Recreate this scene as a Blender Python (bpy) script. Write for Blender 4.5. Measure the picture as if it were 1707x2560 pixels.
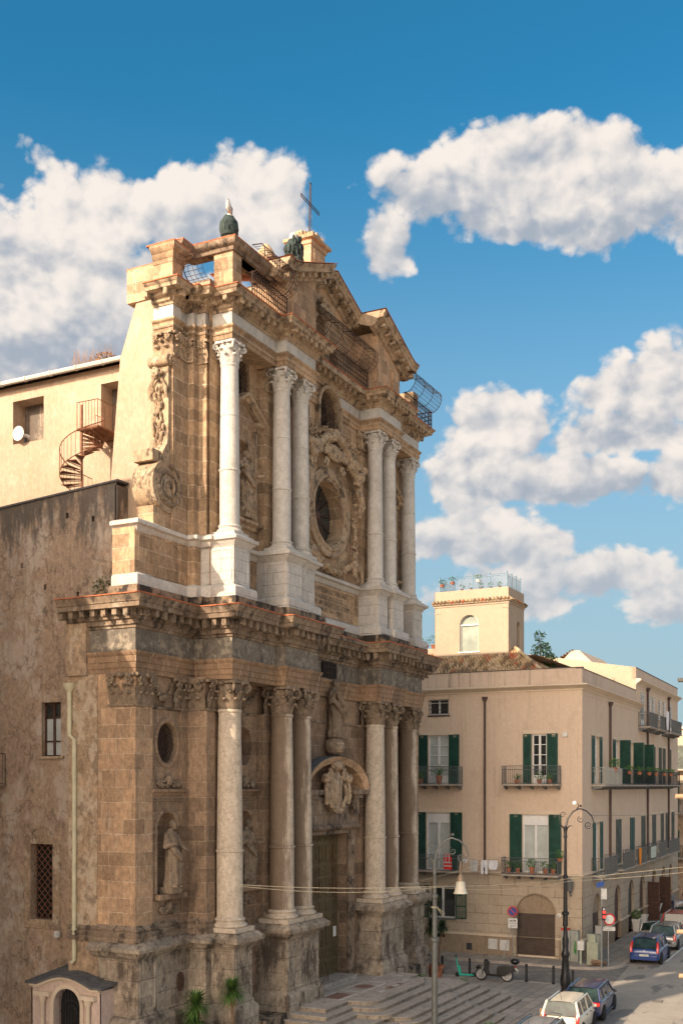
import bpy, bmesh, math, random
from mathutils import Vector, Matrix
from mathutils.geometry import tessellate_polygon
R = math.radians; PI = math.pi
rnd = random.Random(7)
scene = bpy.context.scene
for o in list(bpy.data.objects): bpy.data.objects.remove(o)
COL = scene.collection
# World axes: x runs along the church front (away from the viewer), y runs from the square into the church,
# z is up; z = 0 is the square. The church's middle axis is x = 0.

# ------------------------------------------------------------------ camera
cam = bpy.data.cameras.new('camera'); cam_o = bpy.data.objects.new('camera', cam); COL.objects.link(cam_o)
cam_o.location = (-42.17, 0.0, 10.0)
cam_o.rotation_euler = (R(90), 0, R(27.0 - 90.0))
cam.sensor_fit = 'AUTO'; cam.sensor_width = 36.0; cam.lens = 36.0*2760/2560
cam.shift_y = (1964-1280)/2560
cam.clip_start = 0.5; cam.clip_end = 3000
scene.camera = cam_o
# ------------------------------------------------------------------ sun, exposure
SUN_AZ = Vector((-0.94, 0.341)); SUN_EL = R(28)
sdir = Vector((SUN_AZ.x*math.cos(SUN_EL), SUN_AZ.y*math.cos(SUN_EL), math.sin(SUN_EL)))
sun = bpy.data.lights.new('sun', 'SUN'); sun.energy = 3.8; sun.angle = R(0.53); sun.color = (1.0, 0.80, 0.60)
sun_o = bpy.data.objects.new('sun', sun); COL.objects.link(sun_o)
sun_o.rotation_euler = sdir.to_track_quat('Z', 'Y').to_euler(); sun_o.location = (-60, 30, 60)
scene.view_settings.view_transform = 'Standard'; scene.view_settings.look = 'None'
scene.view_settings.exposure = 1.0; scene.view_settings.gamma = 1.0

# ------------------------------------------------------------------ node helper
class G:
    def __init__(s, nt): s.nt = nt
    def n(s, t, ins=None, out=0, **props):
        nd = s.nt.nodes.new(t)
        for k, v in props.items(): setattr(nd, k, v)
        for k, v in (ins or {}).items():
            sock = nd.inputs[k]
            if isinstance(v, bpy.types.NodeSocket): s.nt.links.new(v, sock)
            else:
                if isinstance(v, tuple) and len(v) == 3 and sock.type == 'RGBA': v = (*v, 1)
                sock.default_value = v
        return nd.outputs[out]
    def m(s, op, a, b=0.0, c=None, clamp=False):
        ins = {0: a, 1: b}
        if c is not None: ins[2] = c
        return s.n('ShaderNodeMath', ins, operation=op, use_clamp=clamp)
    def mix(s, f, a, b, mode='MIX'):
        nd = s.nt.nodes.new('ShaderNodeMix'); nd.data_type = 'RGBA'; nd.blend_type = mode
        for i, v in ((0, f), (6, a), (7, b)):
            if isinstance(v, bpy.types.NodeSocket): s.nt.links.new(v, nd.inputs[i])
            else: nd.inputs[i].default_value = (*v, 1) if isinstance(v, tuple) and len(v) == 3 else v
        return nd.outputs[2]
    def step(s, x, lo, hi):
        nd = s.nt.nodes.new('ShaderNodeMapRange'); nd.interpolation_type = 'SMOOTHSTEP'
        for i, v in ((0, x), (1, lo), (2, hi), (3, 0.0), (4, 1.0)):
            if isinstance(v, bpy.types.NodeSocket): s.nt.links.new(v, nd.inputs[i])
            else: nd.inputs[i].default_value = v
        return nd.outputs[0]
    def noise(s, vec, scale, detail=4, rough=0.6, dist=0.0):
        return s.n('ShaderNodeTexNoise', {'Vector': vec, 'Scale': scale, 'Detail': detail, 'Roughness': rough, 'Distortion': dist})
    def scl(s, vec, v):
        return s.n('ShaderNodeVectorMath', {0: vec, 1: v}, operation='MULTIPLY')

# ------------------------------------------------------------------ world: Nishita sky with procedural cumulus
world = bpy.data.worlds.new('World'); scene.world = world; world.use_nodes = True
wn = world.node_tree; wn.nodes.clear(); g = G(wn)
sky = wn.nodes.new('ShaderNodeTexSky'); sky.sky_type = 'NISHITA'; sky.sun_disc = False
sky.sun_elevation = SUN_EL; sky.sun_rotation = math.atan2(SUN_AZ.x, SUN_AZ.y); sky.altitude = 20
sky.air_density = 1.0; sky.dust_density = 0.9; sky.ozone_density = 2.2
dirv = g.n('ShaderNodeTexCoord', out=0)                       # Generated = view direction for a world
sep = wn.nodes.new('ShaderNodeSeparateXYZ'); wn.links.new(dirv, sep.inputs[0])
X, Y, Z = sep.outputs
az = g.m('ARCTAN2', Y, X); hyp = g.m('SQRT', g.m('ADD', g.m('MULTIPLY', X, X), g.m('MULTIPLY', Y, Y)))
el = g.m('ARCTAN2', Z, hyp)
vec = g.n('ShaderNodeCombineXYZ', {0: g.m('MULTIPLY', az, 1.0), 1: g.m('MULTIPLY', el, 1.25), 2: 0.0})
n_big = g.noise(vec, 11.0, 9, 0.60, 0.15)
n_mid = g.noise(vec, 30.0, 7, 0.62, 0.3)
# cloud banks: azimuth, elevation (degrees), half sizes, strength
CL = [(38.5, 21.0, 4.6, 2.6, 1.1), (43.5, 20.5, 3.5, 2.5, 1.0), (35.2, 27.6, 2.2, 1.6, 1.2), (40.5, 26.3, 5.1, 2.4, 1.0), (43.0, 23.8, 5.0, 4.3, 1.0), (33.1, 26.8, 4.3, 3.1, 1.0), (36.3, 23.3, 6.1, 3.1, 1.0), (30.2, 25.6, 2.5, 1.9, 1.0), (45.3, 18.7, 4.9, 1.6, 1.0), (17.8, 28.9, 6.7, 1.7, 1.0), (22.1, 28.3, 3.3, 1.9, 1.0), (12.6, 27.2, 5.1, 1.8, 1.0), (24.6, 26.2, 1.6, 1.7, 0.9), (17.4, 27.0, 6.1, 1.1, 1.0), (9.2, 27.1, 2.3, 2.2, 1.0), (19.0, 18.0, 2.9, 1.7, 1.0), (20.3, 15.8, 2.7, 2.1, 1.0), (11.1, 19.3, 4.0, 2.0, 1.0), (12.6, 17.1, 3.5, 1.5, 1.0), (14.6, 15.3, 5.1, 1.3, 1.0), (9.9, 15.2, 3.8, 1.5, 1.0), (20.0, 12.6, 3.5, 1.6, 1.0), (17.2, 12.0, 2.4, 1.2, 1.0), (13.2, 10.6, 3.5, 1.4, 1.0), (19.0, 9.9, 4.1, 1.4, 1.0), (9.9, 9.5, 3.0, 1.5, 1.0)]
dens = None; lowp = None
for (ca, ce, ra, re, st) in CL:
    dx = g.m('DIVIDE', g.m('SUBTRACT', az, R(ca)), R(ra)); dy = g.m('DIVIDE', g.m('SUBTRACT', el, R(ce)), R(re))
    d = g.m('SQRT', g.m('ADD', g.m('MULTIPLY', dx, dx), g.m('MULTIPLY', dy, dy)))
    b = g.m('MULTIPLY', g.m('SUBTRACT', 1.0, d), st)
    dens = b if dens is None else g.m('SMOOTH_MAX', dens, b, 0.25)
    hh = g.m('MULTIPLY', dy, g.step(d, 1.35, 0.55)); lowp = hh if lowp is None else g.m('ADD', lowp, hh)
def billow(v, sizes=((15.0, 0.50), (36.0, 0.30), (88.0, 0.20))):                                               # cauliflower lumps: inverted cell distance at three sizes
    w = g.n('ShaderNodeVectorMath', {0: v, 1: g.scl(g.n('ShaderNodeTexNoise', {'Vector': v, 'Scale': 14.0, 'Detail': 6}, out=1), (0.045, 0.045, 0.0))}, operation='ADD')
    t = None
    for sc, k in sizes:
        vo = g.m('MULTIPLY', g.m('SUBTRACT', 1.0, g.n('ShaderNodeTexVoronoi', {'Vector': w, 'Scale': sc}, feature='F1')), k)
        t = vo if t is None else g.m('ADD', t, vo)
    return t
bil = billow(vec)
dens = g.m('ADD', dens, g.m('MULTIPLY', g.m('SUBTRACT', n_big, 0.5), 1.3))
dens = g.m('ADD', dens, g.m('MULTIPLY', g.m('SUBTRACT', bil, 0.60), 1.15))
dens = g.m('ADD', dens, g.m('MULTIPLY', g.m('SUBTRACT', n_mid, 0.5), 0.45))
dens = g.m('ADD', dens, 0.15)
cover = g.step(dens, -0.08, 0.20)
vup = g.n('ShaderNodeCombineXYZ', {0: g.m('ADD', az, 0.010), 1: g.m('ADD', g.m('MULTIPLY', el, 1.25), 0.016), 2: 0.0})
relief = g.m('ADD', g.m('MULTIPLY', g.m('SUBTRACT', n_big, g.noise(vup, 11.0, 9, 0.60, 0.15)), 1.3), g.m('MULTIPLY', g.m('SUBTRACT', bil, billow(vup)), 1.15))
lit = g.m('ADD', g.m('ADD', 0.52, g.m('MULTIPLY', lowp, 0.42)), relief, clamp=True)
ccol = g.mix(g.step(lit, 0.02, 0.95), (0.195, 0.222, 0.262), (0.475, 0.435, 0.40))
ccol = g.mix(g.m('MULTIPLY', g.step(el, R(18), R(5)), 0.45), ccol, (0.29, 0.312, 0.335))
# broken cloud added outside the view as fill light, away from the church
faz = g.step(g.m('ABSOLUTE', g.m('SUBTRACT', az, R(27))), R(30), R(60)); far = g.m('MAXIMUM', faz, g.step(el, R(42), R(60)))
fn = g.noise(dirv, 3.0, 8, 0.6); fcov = g.m('MULTIPLY', g.m('MULTIPLY', far, g.step(fn, 0.40, 0.56)), g.step(el, R(-1), R(4)))
tint = g.mix(1.0, sky.outputs[0], (0.19, 0.88, 1.0), 'MULTIPLY')
skyl = g.mix(1.0, tint, (0.083, 0.083, 0.083), 'MULTIPLY')
skyl = g.mix(g.m('MULTIPLY', g.step(el, R(33), R(1)), 0.93), skyl, (0.215, 0.262, 0.290))
final = g.mix(cover, skyl, ccol)
# added fill cloud: brightened on the sun's side of the sky, greyer on the other
sunw = g.m('POWER', g.m('MAXIMUM', g.n('ShaderNodeVectorMath', {0: dirv, 1: tuple(sdir)}, out=1, operation='DOT_PRODUCT'), 0.0), 2.6)
sunw = g.m('MULTIPLY', sunw, g.step(el, R(48), R(14)))
fcol = g.mix(sunw, (0.20, 0.225, 0.26), (7.6, 5.9, 4.5))
final = g.mix(fcov, final, fcol)
bg = g.n('ShaderNodeBackground', {'Color': final, 'Strength': 1.0})
wo = wn.nodes.new('ShaderNodeOutputWorld'); wn.links.new(bg, wo.inputs[0])

# ------------------------------------------------------------------ mesh builder
class MB:
    def __init__(s): s.v = []; s.f = []; s.cuts = []
    def cut(s):                                            # what follows becomes a separate part of the same name
        if s.v: s.cuts.append((len(s.v), len(s.f)))
        return s
    def add(s, vs, fs):
        o = len(s.v); s.v += [tuple(p) for p in vs]; s.f += [tuple(i+o for i in q) for q in fs]; return s
    def box(s, x0, x1, y0, y1, z0, z1):
        vs = [(x, y, z) for z in (z0, z1) for y in (y0, y1) for x in (x0, x1)]
        return s.add(vs, [(0,2,3,1), (4,5,7,6), (0,1,5,4), (2,6,7,3), (0,4,6,2), (1,3,7,5)])
    def obox(s, c, size, rz=0.0, rx=0.0, ry=0.0):
        M = Matrix.Translation(c) @ Matrix.Rotation(rz, 4, 'Z') @ Matrix.Rotation(ry, 4, 'Y') @ Matrix.Rotation(rx, 4, 'X')
        a, b, d = (q/2 for q in size)
        vs = [M @ Vector((x, y, z)) for z in (-d, d) for y in (-b, b) for x in (-a, a)]
        return s.add(vs, [(0,2,3,1), (4,5,7,6), (0,1,5,4), (2,6,7,3), (0,4,6,2), (1,3,7,5)])
    def mbox(s, fm, a0, a1, b0, b1, d0, d1):          # box in a mapped frame (a along, b up, d inwards)
        vs = [fm(a, b, d) for b in (b0, b1) for d in (d0, d1) for a in (a0, a1)]
        return s.add(vs, [(0,2,3,1), (4,5,7,6), (0,1,5,4), (2,6,7,3), (0,4,6,2), (1,3,7,5)])
    def prism(s, pts, fm, d0, d1):
        n = len(pts); tri = tessellate_polygon([[Vector((a, b, 0)) for a, b in pts]])
        vs = [fm(a, b, d0) for a, b in pts] + [fm(a, b, d1) for a, b in pts]
        fs = [tuple(t) for t in tri] + [tuple(i+n for i in reversed(t)) for t in tri] + [(i, (i+1) % n, (i+1) % n+n, i+n) for i in range(n)]
        return s.add(vs, fs)
    def holed(s, outer, holes, fm, d0, depth, sides=None):   # wall face with openings; depth = reveal depth (one or per hole)
        polys = [outer]+holes; allp = [p for q in polys for p in q]
        tri = tessellate_polygon([[Vector((a, b, 0)) for a, b in q] for q in polys])
        s.add([fm(a, b, d0) for a, b in allp], [tuple(t) for t in tri])
        if not isinstance(depth, (list, tuple)): depth = [depth]*len(holes)
        for h, dd in zip(holes, depth):
            n = len(h); s.add([fm(a, b, d0) for a, b in h]+[fm(a, b, d0+dd) for a, b in h], [(i, (i+1) % n, (i+1) % n+n, i+n) for i in range(n)])
        if sides:
            n = len(outer); s.add([fm(a, b, d0) for a, b in outer]+[fm(a, b, d0+sides) for a, b in outer], [(i, (i+1) % n, (i+1) % n+n, i+n) for i in range(n)])
        return s
    def sweep(s, path, prof, mp, closed=False, cap=True):    # prof = (offset to the right of travel, height)
        n = len(path); P = [Vector(p) for p in path]; ofs = []
        for i in range(n):
            if closed or 0 < i < n-1:
                d0 = (P[i]-P[i-1]).normalized(); d1 = (P[(i+1) % n]-P[i]).normalized()
            elif i == 0: d0 = d1 = (P[1]-P[0]).normalized()
            else: d0 = d1 = (P[-1]-P[-2]).normalized()
            n0 = Vector((d0.y, -d0.x)); n1 = Vector((d1.y, -d1.x)); m = n0+n1
            if m.length < 1e-6: m = n0
            m = m.normalized(); k = 1/max(0.25, m.dot(n0)); ofs.append(m*k)
        m = len(prof); vs = []
        for i in range(n):
            for (o, h) in prof:
                q = P[i]+ofs[i]*o; vs.append(mp(q.x, q.y, h))
        fs = []
        for i in range(n if closed else n-1):
            j = (i+1) % n
            for k in range(m-1): fs.append((i*m+k, j*m+k, j*m+k+1, i*m+k+1))
        if cap and not closed: fs += [tuple(range(m)), tuple((n-1)*m+k for k in reversed(range(m)))]
        return s.add(vs, fs)
    def lathe(s, prof, c=(0, 0, 0), seg=24, a0=0.0, a1=2*PI, axis='Z', cap=True):
        full = abs(a1-a0-2*PI) < 1e-6; k = seg if full else seg+1; vs = []
        for i in range(k):
            a = a0+(a1-a0)*i/seg
            for (r, h) in prof:
                p = (r*math.cos(a), r*math.sin(a), h)
                if axis == 'X': p = (p[2], p[0], p[1])
                if axis == 'Y': p = (p[0], p[2], p[1])
                vs.append((c[0]+p[0], c[1]+p[1], c[2]+p[2]))
        m = len(prof); fs = []
        for i in range(seg):
            j = (i+1) % k
            for q in range(m-1): fs.append((i*m+q, j*m+q, j*m+q+1, i*m+q+1))
        if cap and full:
            if prof[0][0] > 1e-5: fs.append(tuple(i*m for i in reversed(range(k))))
            if prof[-1][0] > 1e-5: fs.append(tuple(i*m+m-1 for i in range(k)))
        return s.add(vs, fs)
    def tube(s, pts, r, seg=6, closed=False, cap=True):
        P = [Vector(p) for p in pts]; n = len(P); vs = []; up = None
        rr = r if isinstance(r, (list, tuple)) else [r]*n
        for i in range(n):
            if closed: t = P[(i+1) % n]-P[i-1]
            else: t = P[min(i+1, n-1)]-P[max(i-1, 0)]
            t = t.normalized() if t.length > 1e-9 else Vector((0, 0, 1))
            if up is None: up = Vector((0, 0, 1)) if abs(t.z) < 0.9 else Vector((1, 0, 0))
            x = up-t*up.dot(t)
            if x.length < 1e-5: x = Vector((1, 0.3, 0)); x -= t*x.dot(t)
            x.normalize(); y = t.cross(x); up = x
            for k in range(seg):
                a = 2*PI*k/seg; vs.append(P[i]+(x*math.cos(a)+y*math.sin(a))*rr[i])
        fs = []
        for i in range(n if closed else n-1):
            j = (i+1) % n
            for k in range(seg): l = (k+1) % seg; fs.append((i*seg+k, j*seg+k, j*seg+l, i*seg+l))
        if cap and not closed: fs += [tuple(range(seg)), tuple((n-1)*seg+k for k in reversed(range(seg)))]
        return s.add(vs, fs)
    def ball(s, c, r, nu=10, nv=7, jit=0.0, M=None):
        rx, ry, rz = r if isinstance(r, (list, tuple)) else (r, r, r); vs = []
        for j in range(nv+1):
            t = PI*j/nv
            for i in range(nu):
                a = 2*PI*i/nu; k = 1+rnd.uniform(-jit, jit)
                p = Vector((rx*math.sin(t)*math.cos(a)*k, ry*math.sin(t)*math.sin(a)*k, rz*math.cos(t)*k))
                if M: p = M @ p
                vs.append((c[0]+p.x, c[1]+p.y, c[2]+p.z))
        fs = [(j*nu+i, j*nu+(i+1) % nu, (j+1)*nu+(i+1) % nu, (j+1)*nu+i) for j in range(nv) for i in range(nu)]
        return s.add(vs, fs)
    def join(s, o, M=None):
        return s.add([M @ Vector(p) for p in o.v] if M else o.v, o.f)
LOC = {}
def mesh_of(mb, name, L=(0, 0, 0), ang=38, merge=True):
    me = bpy.data.meshes.new(name); L = Vector(L)
    me.from_pydata([tuple(Vector(p)-L) for p in mb.v], [], mb.f)
    bm = bmesh.new(); bm.from_mesh(me)
    if merge: bmesh.ops.remove_doubles(bm, verts=bm.verts, dist=0.0004)
    bmesh.ops.recalc_face_normals(bm, faces=bm.faces)
    th = R(ang)
    for f in bm.faces: f.smooth = True
    for e in bm.edges: e.smooth = len(e.link_faces) == 2 and e.calc_face_angle(0) < th
    bm.to_mesh(me); bm.free(); return me
def tag(o, label=None, cat=None, group=None, kind=None):
    for k, v in (('label', label), ('category', cat), ('group', group), ('kind', kind)):
        if v: o[k] = v
    return o
def thing(name, label, cat, loc=(0, 0, 0), rz=0.0, group=None):
    o = bpy.data.objects.new(name, None); COL.objects.link(o); o.location = loc; o.rotation_euler = (0, 0, rz)
    o.empty_display_size = 0.2; tag(o, label, cat, group); LOC[o.name] = Vector(loc); return o
def part(mb, name, m, parent=None, label=None, ang=38, remesh=None, sub=None):
    if mb.cuts:
        ends = mb.cuts+[(len(mb.v), len(mb.f))]; a = (0, 0); first = None
        for e in ends:
            q = MB(); q.v = mb.v[a[0]:e[0]]; q.f = [tuple(i-a[0] for i in f) for f in mb.f[a[1]:e[1]]]; a = e
            if q.f: o = part(q, name, m, parent, label, ang, remesh); first = first or o
        return first
    L = LOC.get(parent.name, Vector((0, 0, 0))) if parent else Vector((0, 0, 0))
    o = bpy.data.objects.new(name, mesh_of(mb, name, L, ang)); COL.objects.link(o)
    o.data.materials.append(m)
    if parent: o.parent = parent
    LOC[o.name] = L
    if label: o['label'] = label
    if remesh:
        r = o.modifiers.new('remesh', 'REMESH'); r.mode = 'VOXEL'; r.voxel_size = remesh; r.use_smooth_shade = True
        q = o.modifiers.new('smooth', 'SMOOTH'); q.factor = 0.35; q.iterations = 1
    return o
def solo(mb, name, m, label, cat, loc=(0, 0, 0), group=None, ang=38, kind=None, **k):   # a thing that is one mesh
    o = bpy.data.objects.new(name, mesh_of(mb, name, loc, ang)); COL.objects.link(o); o.location = loc
    o.data.materials.append(m); tag(o, label, cat, group, kind); LOC[o.name] = Vector(loc)
    if k.get('remesh'):
        r = o.modifiers.new('remesh', 'REMESH'); r.mode = 'VOXEL'; r.voxel_size = k['remesh']; r.use_smooth_shade = True
        q = o.modifiers.new('smooth', 'SMOOTH'); q.factor = 0.35; q.iterations = 1
    return o
def struct(mb, name, m): return solo(mb, name, m, None, None, kind='structure')
def dup(o, parent=None):                                    # copy a thing with its parts and sub-parts
    c = o.copy(); COL.objects.link(c); c.parent = parent
    LOC[c.name] = LOC.get(o.name, Vector((0, 0, 0)))
    for ch in list(o.children): dup(ch, c)
    return c
XY = lambda x, y, h: (x, y, h)
def FV(v0): return lambda a, b, d: (a, v0+d, b)               # wall facing the square (-y)
def FU(u0): return lambda a, b, d: (u0+d, a, b)               # wall facing -x
def FR(v0): return lambda q, h, o: (q, v0-o, h)
def ellipse(c, r, n=32, a0=0.0, a1=2*PI, close=True):
    k = n if close else n+1
    return [(c[0]+r[0]*math.cos(a0+(a1-a0)*i/n), c[1]+r[1]*math.sin(a0+(a1-a0)*i/n)) for i in range(k)]
def arch(c, hw, z0, zs, n=12, rise=None):                    # closed outline, CCW: rectangle + (semi) circular head
    rise = rise or hw
    return [(c-hw, z0), (c+hw, z0)]+[(c+hw*math.cos(PI*i/n), zs+rise*math.sin(PI*i/n)) for i in range(n+1)]
def rect(a0, a1, b0, b1): return [(a0, b0), (a1, b0), (a1, b1), (a0, b1)]
# ------------------------------------------------------------------ materials
def newmat(name):
    m = bpy.data.materials.new(name); m.use_nodes = True; nt = m.node_tree
    b = nt.nodes['Principled BSDF']; return m, nt, b, G(nt)
def simple(name, col, rough=0.6, metal=0.0, var=0.12, scale=3.0, bump=0.0, bscale=20.0, spec=0.5, coat=0.0, dirt=None, dirtamt=0.5):
    m, nt, b, g = newmat(name); pos = g.n('ShaderNodeTexCoord', out=3)
    n = g.noise(pos, scale, 5); lo = tuple(c*(1-var) for c in col); hi = tuple(min(1, c*(1+var)) for c in col)
    c = g.mix(g.step(n, 0.3, 0.7), lo, hi)
    if dirt:
        dn = g.noise(g.scl(pos, (1, 1, 0.4)), scale*1.7, 8, 0.7); c = g.mix(g.m('MULTIPLY', g.step(dn, 0.52, 0.68), dirtamt), c, dirt)
    nt.links.new(c, b.inputs['Base Color']); b.inputs['Roughness'].default_value = rough; b.inputs['Metallic'].default_value = metal
    b.inputs['Specular IOR Level'].default_value = spec; b.inputs['Coat Weight'].default_value = coat; b.inputs['Coat Roughness'].default_value = 0.08
    if bump:
        bp = nt.nodes.new('ShaderNodeBump'); bp.inputs['Strength'].default_value = bump; bp.inputs['Distance'].default_value = 0.02
        nt.links.new(g.noise(pos, bscale, 6, 0.65), bp.inputs['Height']); nt.links.new(bp.outputs[0], b.inputs['Normal'])
    return m
def stone(name, c1, c2, fine=0.25, blocks=None, mortar=None, msize=0.018, dark=None, damt=0.8, dlo=0.53, dhi=0.66, dscale=(1.1, 1.1, 0.35),
          light=None, lamt=0.6, llo=0.56, lhi=0.66, lscale=(1.6, 1.6, 1.0), bump=0.5, dist=0.03, rough=0.92, streak=None, cracks=None, patina=None, pit=0.0, bvar=0.5, top=None):
    """weathered stone or plaster: two base tones, optional ashlar joints, dark crust, pale patches, run-off streaks, cracks"""
    m, nt, b, g = newmat(name)
    pos = g.n('ShaderNodeNewGeometry', out=0); nor = g.n('ShaderNodeNewGeometry', out=3)
    sp = nt.nodes.new('ShaderNodeSeparateXYZ'); nt.links.new(pos, sp.inputs[0])
    n0 = g.noise(pos, 0.55, 6, 0.62); n1 = g.noise(pos, 3.2, 8, 0.68); n2 = g.noise(pos, 19.0, 6, 0.7)
    c = g.mix(g.step(g.m('ADD', g.m('MULTIPLY', n0, 0.55), g.m('MULTIPLY', n1, 0.45)), 0.38, 0.62), c1, c2)
    h = g.m('ADD', g.m('MULTIPLY', n1, 0.6), g.m('MULTIPLY', n2, 0.4))
    if blocks:
        uv = g.n('ShaderNodeCombineXYZ', {0: g.m('ADD', sp.outputs[0], sp.outputs[1]), 1: sp.outputs[2], 2: 0.0})
        zn = g.noise(g.n('ShaderNodeCombineXYZ', {0: 0.0, 1: 0.0, 2: sp.outputs[2]}), 1.1, 2)
        wob = g.n('ShaderNodeCombineXYZ', {0: g.m('MULTIPLY', n1, 0.05), 1: g.m('ADD', g.m('MULTIPLY', g.noise(pos, 2.1, 3), 0.05), g.m('MULTIPLY', zn, 0.55)), 2: 0.0})
        uv = g.n('ShaderNodeVectorMath', {0: uv, 1: wob}, operation='ADD')
        br = nt.nodes.new('ShaderNodeTexBrick'); nt.links.new(uv, br.inputs['Vector']); br.offset = 0.5; br.squash = 1.0
        for k, v in (('Scale', 1.0), ('Mortar Size', msize), ('Mortar Smooth', 0.25), ('Brick Width', blocks[0]), ('Row Height', blocks[1]), ('Bias', 0.0)): br.inputs[k].default_value = v
        br.inputs['Color1'].default_value = (1-bvar, 1-bvar, 1-bvar, 1); br.inputs['Color2'].default_value = (1+bvar*0.35, 1+bvar*0.3, 1+bvar*0.25, 1); br.inputs['Mortar'].default_value = (1, 1, 1, 1)
        c = g.mix(1.0, c, br.outputs[0], 'MULTIPLY')
        mm = g.m('MULTIPLY', br.outputs[1], g.step(g.noise(pos, 1.4, 5), 0.36, 0.56))
        if mortar: c = g.mix(mm, c, mortar)
        h = g.m('SUBTRACT', h, g.m('MULTIPLY', br.outputs[1], 0.55))
    c = g.mix(fine, c, g.mix(g.step(n2, 0.35, 0.68), (0.42, 0.42, 0.42), (1.42, 1.38, 1.33)), 'MULTIPLY')
    sn0 = g.noise(g.scl(pos, (1.0, 1.0, 0.6)), 7.5, 7, 0.75); c = g.mix(min(0.8, fine*2.2), c, g.mix(g.step(sn0, 0.36, 0.64), (0.60, 0.585, 0.57), (1.24, 1.23, 1.22)), 'MULTIPLY')
    if light: c = g.mix(g.m('MULTIPLY', g.step(g.noise(g.scl(pos, lscale), 1.0, 9, 0.72), llo, lhi), lamt), c, light)
    if dark: c = g.mix(g.m('MULTIPLY', g.step(g.noise(g.scl(pos, dscale), 1.7, 9, 0.7), dlo, dhi), damt), c, dark)
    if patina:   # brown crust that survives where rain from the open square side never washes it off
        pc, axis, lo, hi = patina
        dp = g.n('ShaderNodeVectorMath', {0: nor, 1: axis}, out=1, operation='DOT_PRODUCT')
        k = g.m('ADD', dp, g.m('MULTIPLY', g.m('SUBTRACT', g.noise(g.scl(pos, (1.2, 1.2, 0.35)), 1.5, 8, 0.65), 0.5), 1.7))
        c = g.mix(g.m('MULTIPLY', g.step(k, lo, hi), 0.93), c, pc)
    if streak:
        sn = g.noise(g.scl(pos, (5.5, 5.5, 0.22)), 1.0, 6, 0.6); c = g.mix(g.m('MULTIPLY', g.step(sn, 0.52, 0.72), streak[1]), c, streak[0])
    if top:      # lichen and soot run-off below a parapet
        tn = g.noise(g.scl(pos, (1.6, 1.6, 0.45)), 1.0, 8, 0.7)
        c = g.mix(g.m('MULTIPLY', g.step(g.m('ADD', g.m('MULTIPLY', g.step(sp.outputs[2], top[1], top[2]), 0.42), tn), 0.72, 0.90), top[3]), c, top[0])
    if cracks:
        vv = g.n('ShaderNodeVectorMath', {0: g.scl(pos, (1, 1, 0.8)), 1: g.n('ShaderNodeTexNoise', {'Vector': pos, 'Scale': 3.0, 'Detail': 5}, out=1)}, operation='ADD')
        vo = g.n('ShaderNodeTexVoronoi', {'Vector': vv, 'Scale': cracks[1]}, feature='DISTANCE_TO_EDGE')
        c = g.mix(g.m('MULTIPLY', g.step(vo, 0.035, 0.0), cracks[2]), c, cracks[0])
    if pit:
        pv = g.n('ShaderNodeTexVoronoi', {'Vector': pos, 'Scale': 9.0}); c = g.mix(g.m('MULTIPLY', g.m('MULTIPLY', g.step(pv, 0.24, 0.10), g.step(n1, 0.5, 0.62)), pit), c, (0.07, 0.05, 0.035))
    nt.links.new(c, b.inputs['Base Color']); b.inputs['Roughness'].default_value = rough; b.inputs['Specular IOR Level'].default_value = 0.25
    bp = nt.nodes.new('ShaderNodeBump'); bp.inputs['Strength'].default_value = bump; bp.inputs['Distance'].default_value = dist
    nt.links.new(h, bp.inputs['Height']); nt.links.new(bp.outputs[0], b.inputs['Normal'])
    return m
def emis(name, col, s):
    m, nt, b, g = newmat(name); b.inputs['Base Color'].default_value = (*col, 1); b.inputs['Emission Color'].default_value = (*col, 1); b.inputs['Emission Strength'].default_value = s; return m
def glass(name, col=(0.05, 0.06, 0.06), rough=0.06, var=0.5):
    return simple(name, col, rough, 0.0, var, 1.3, spec=0.9)
M = {}
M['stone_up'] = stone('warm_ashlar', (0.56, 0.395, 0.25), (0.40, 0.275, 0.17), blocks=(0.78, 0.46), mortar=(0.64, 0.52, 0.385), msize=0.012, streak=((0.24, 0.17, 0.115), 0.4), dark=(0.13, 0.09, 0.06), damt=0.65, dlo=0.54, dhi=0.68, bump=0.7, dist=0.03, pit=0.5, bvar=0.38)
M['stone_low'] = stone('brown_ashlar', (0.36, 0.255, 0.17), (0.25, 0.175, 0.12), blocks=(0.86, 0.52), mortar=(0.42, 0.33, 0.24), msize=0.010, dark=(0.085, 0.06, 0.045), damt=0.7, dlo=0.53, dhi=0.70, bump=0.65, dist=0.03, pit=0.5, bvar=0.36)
M['stone_pier'] = stone('pier_ashlar', (0.54, 0.36, 0.22), (0.41, 0.275, 0.175), blocks=(0.62, 0.54), mortar=(0.58, 0.47, 0.34), msize=0.012, dark=(0.14, 0.10, 0.075), damt=0.6, dlo=0.56, dhi=0.70, bump=0.7, dist=0.035, pit=0.5, bvar=0.34, light=(0.50, 0.40, 0.29), lamt=0.5)
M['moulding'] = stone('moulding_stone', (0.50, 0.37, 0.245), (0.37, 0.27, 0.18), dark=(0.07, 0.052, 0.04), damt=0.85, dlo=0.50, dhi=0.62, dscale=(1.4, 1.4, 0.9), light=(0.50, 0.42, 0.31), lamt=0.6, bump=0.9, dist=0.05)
M['moulding_low'] = stone('dark_moulding_stone', (0.33, 0.25, 0.175), (0.24, 0.175, 0.125), dark=(0.045, 0.036, 0.03), damt=0.85, dlo=0.49, dhi=0.62, dscale=(1.4, 1.4, 0.9), light=(0.50, 0.44, 0.35), lamt=0.6, llo=0.56, lhi=0.66, bump=0.9, dist=0.05, blocks=(1.0, 40.0), mortar=(0.38, 0.31, 0.23), bvar=0.2)
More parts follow.
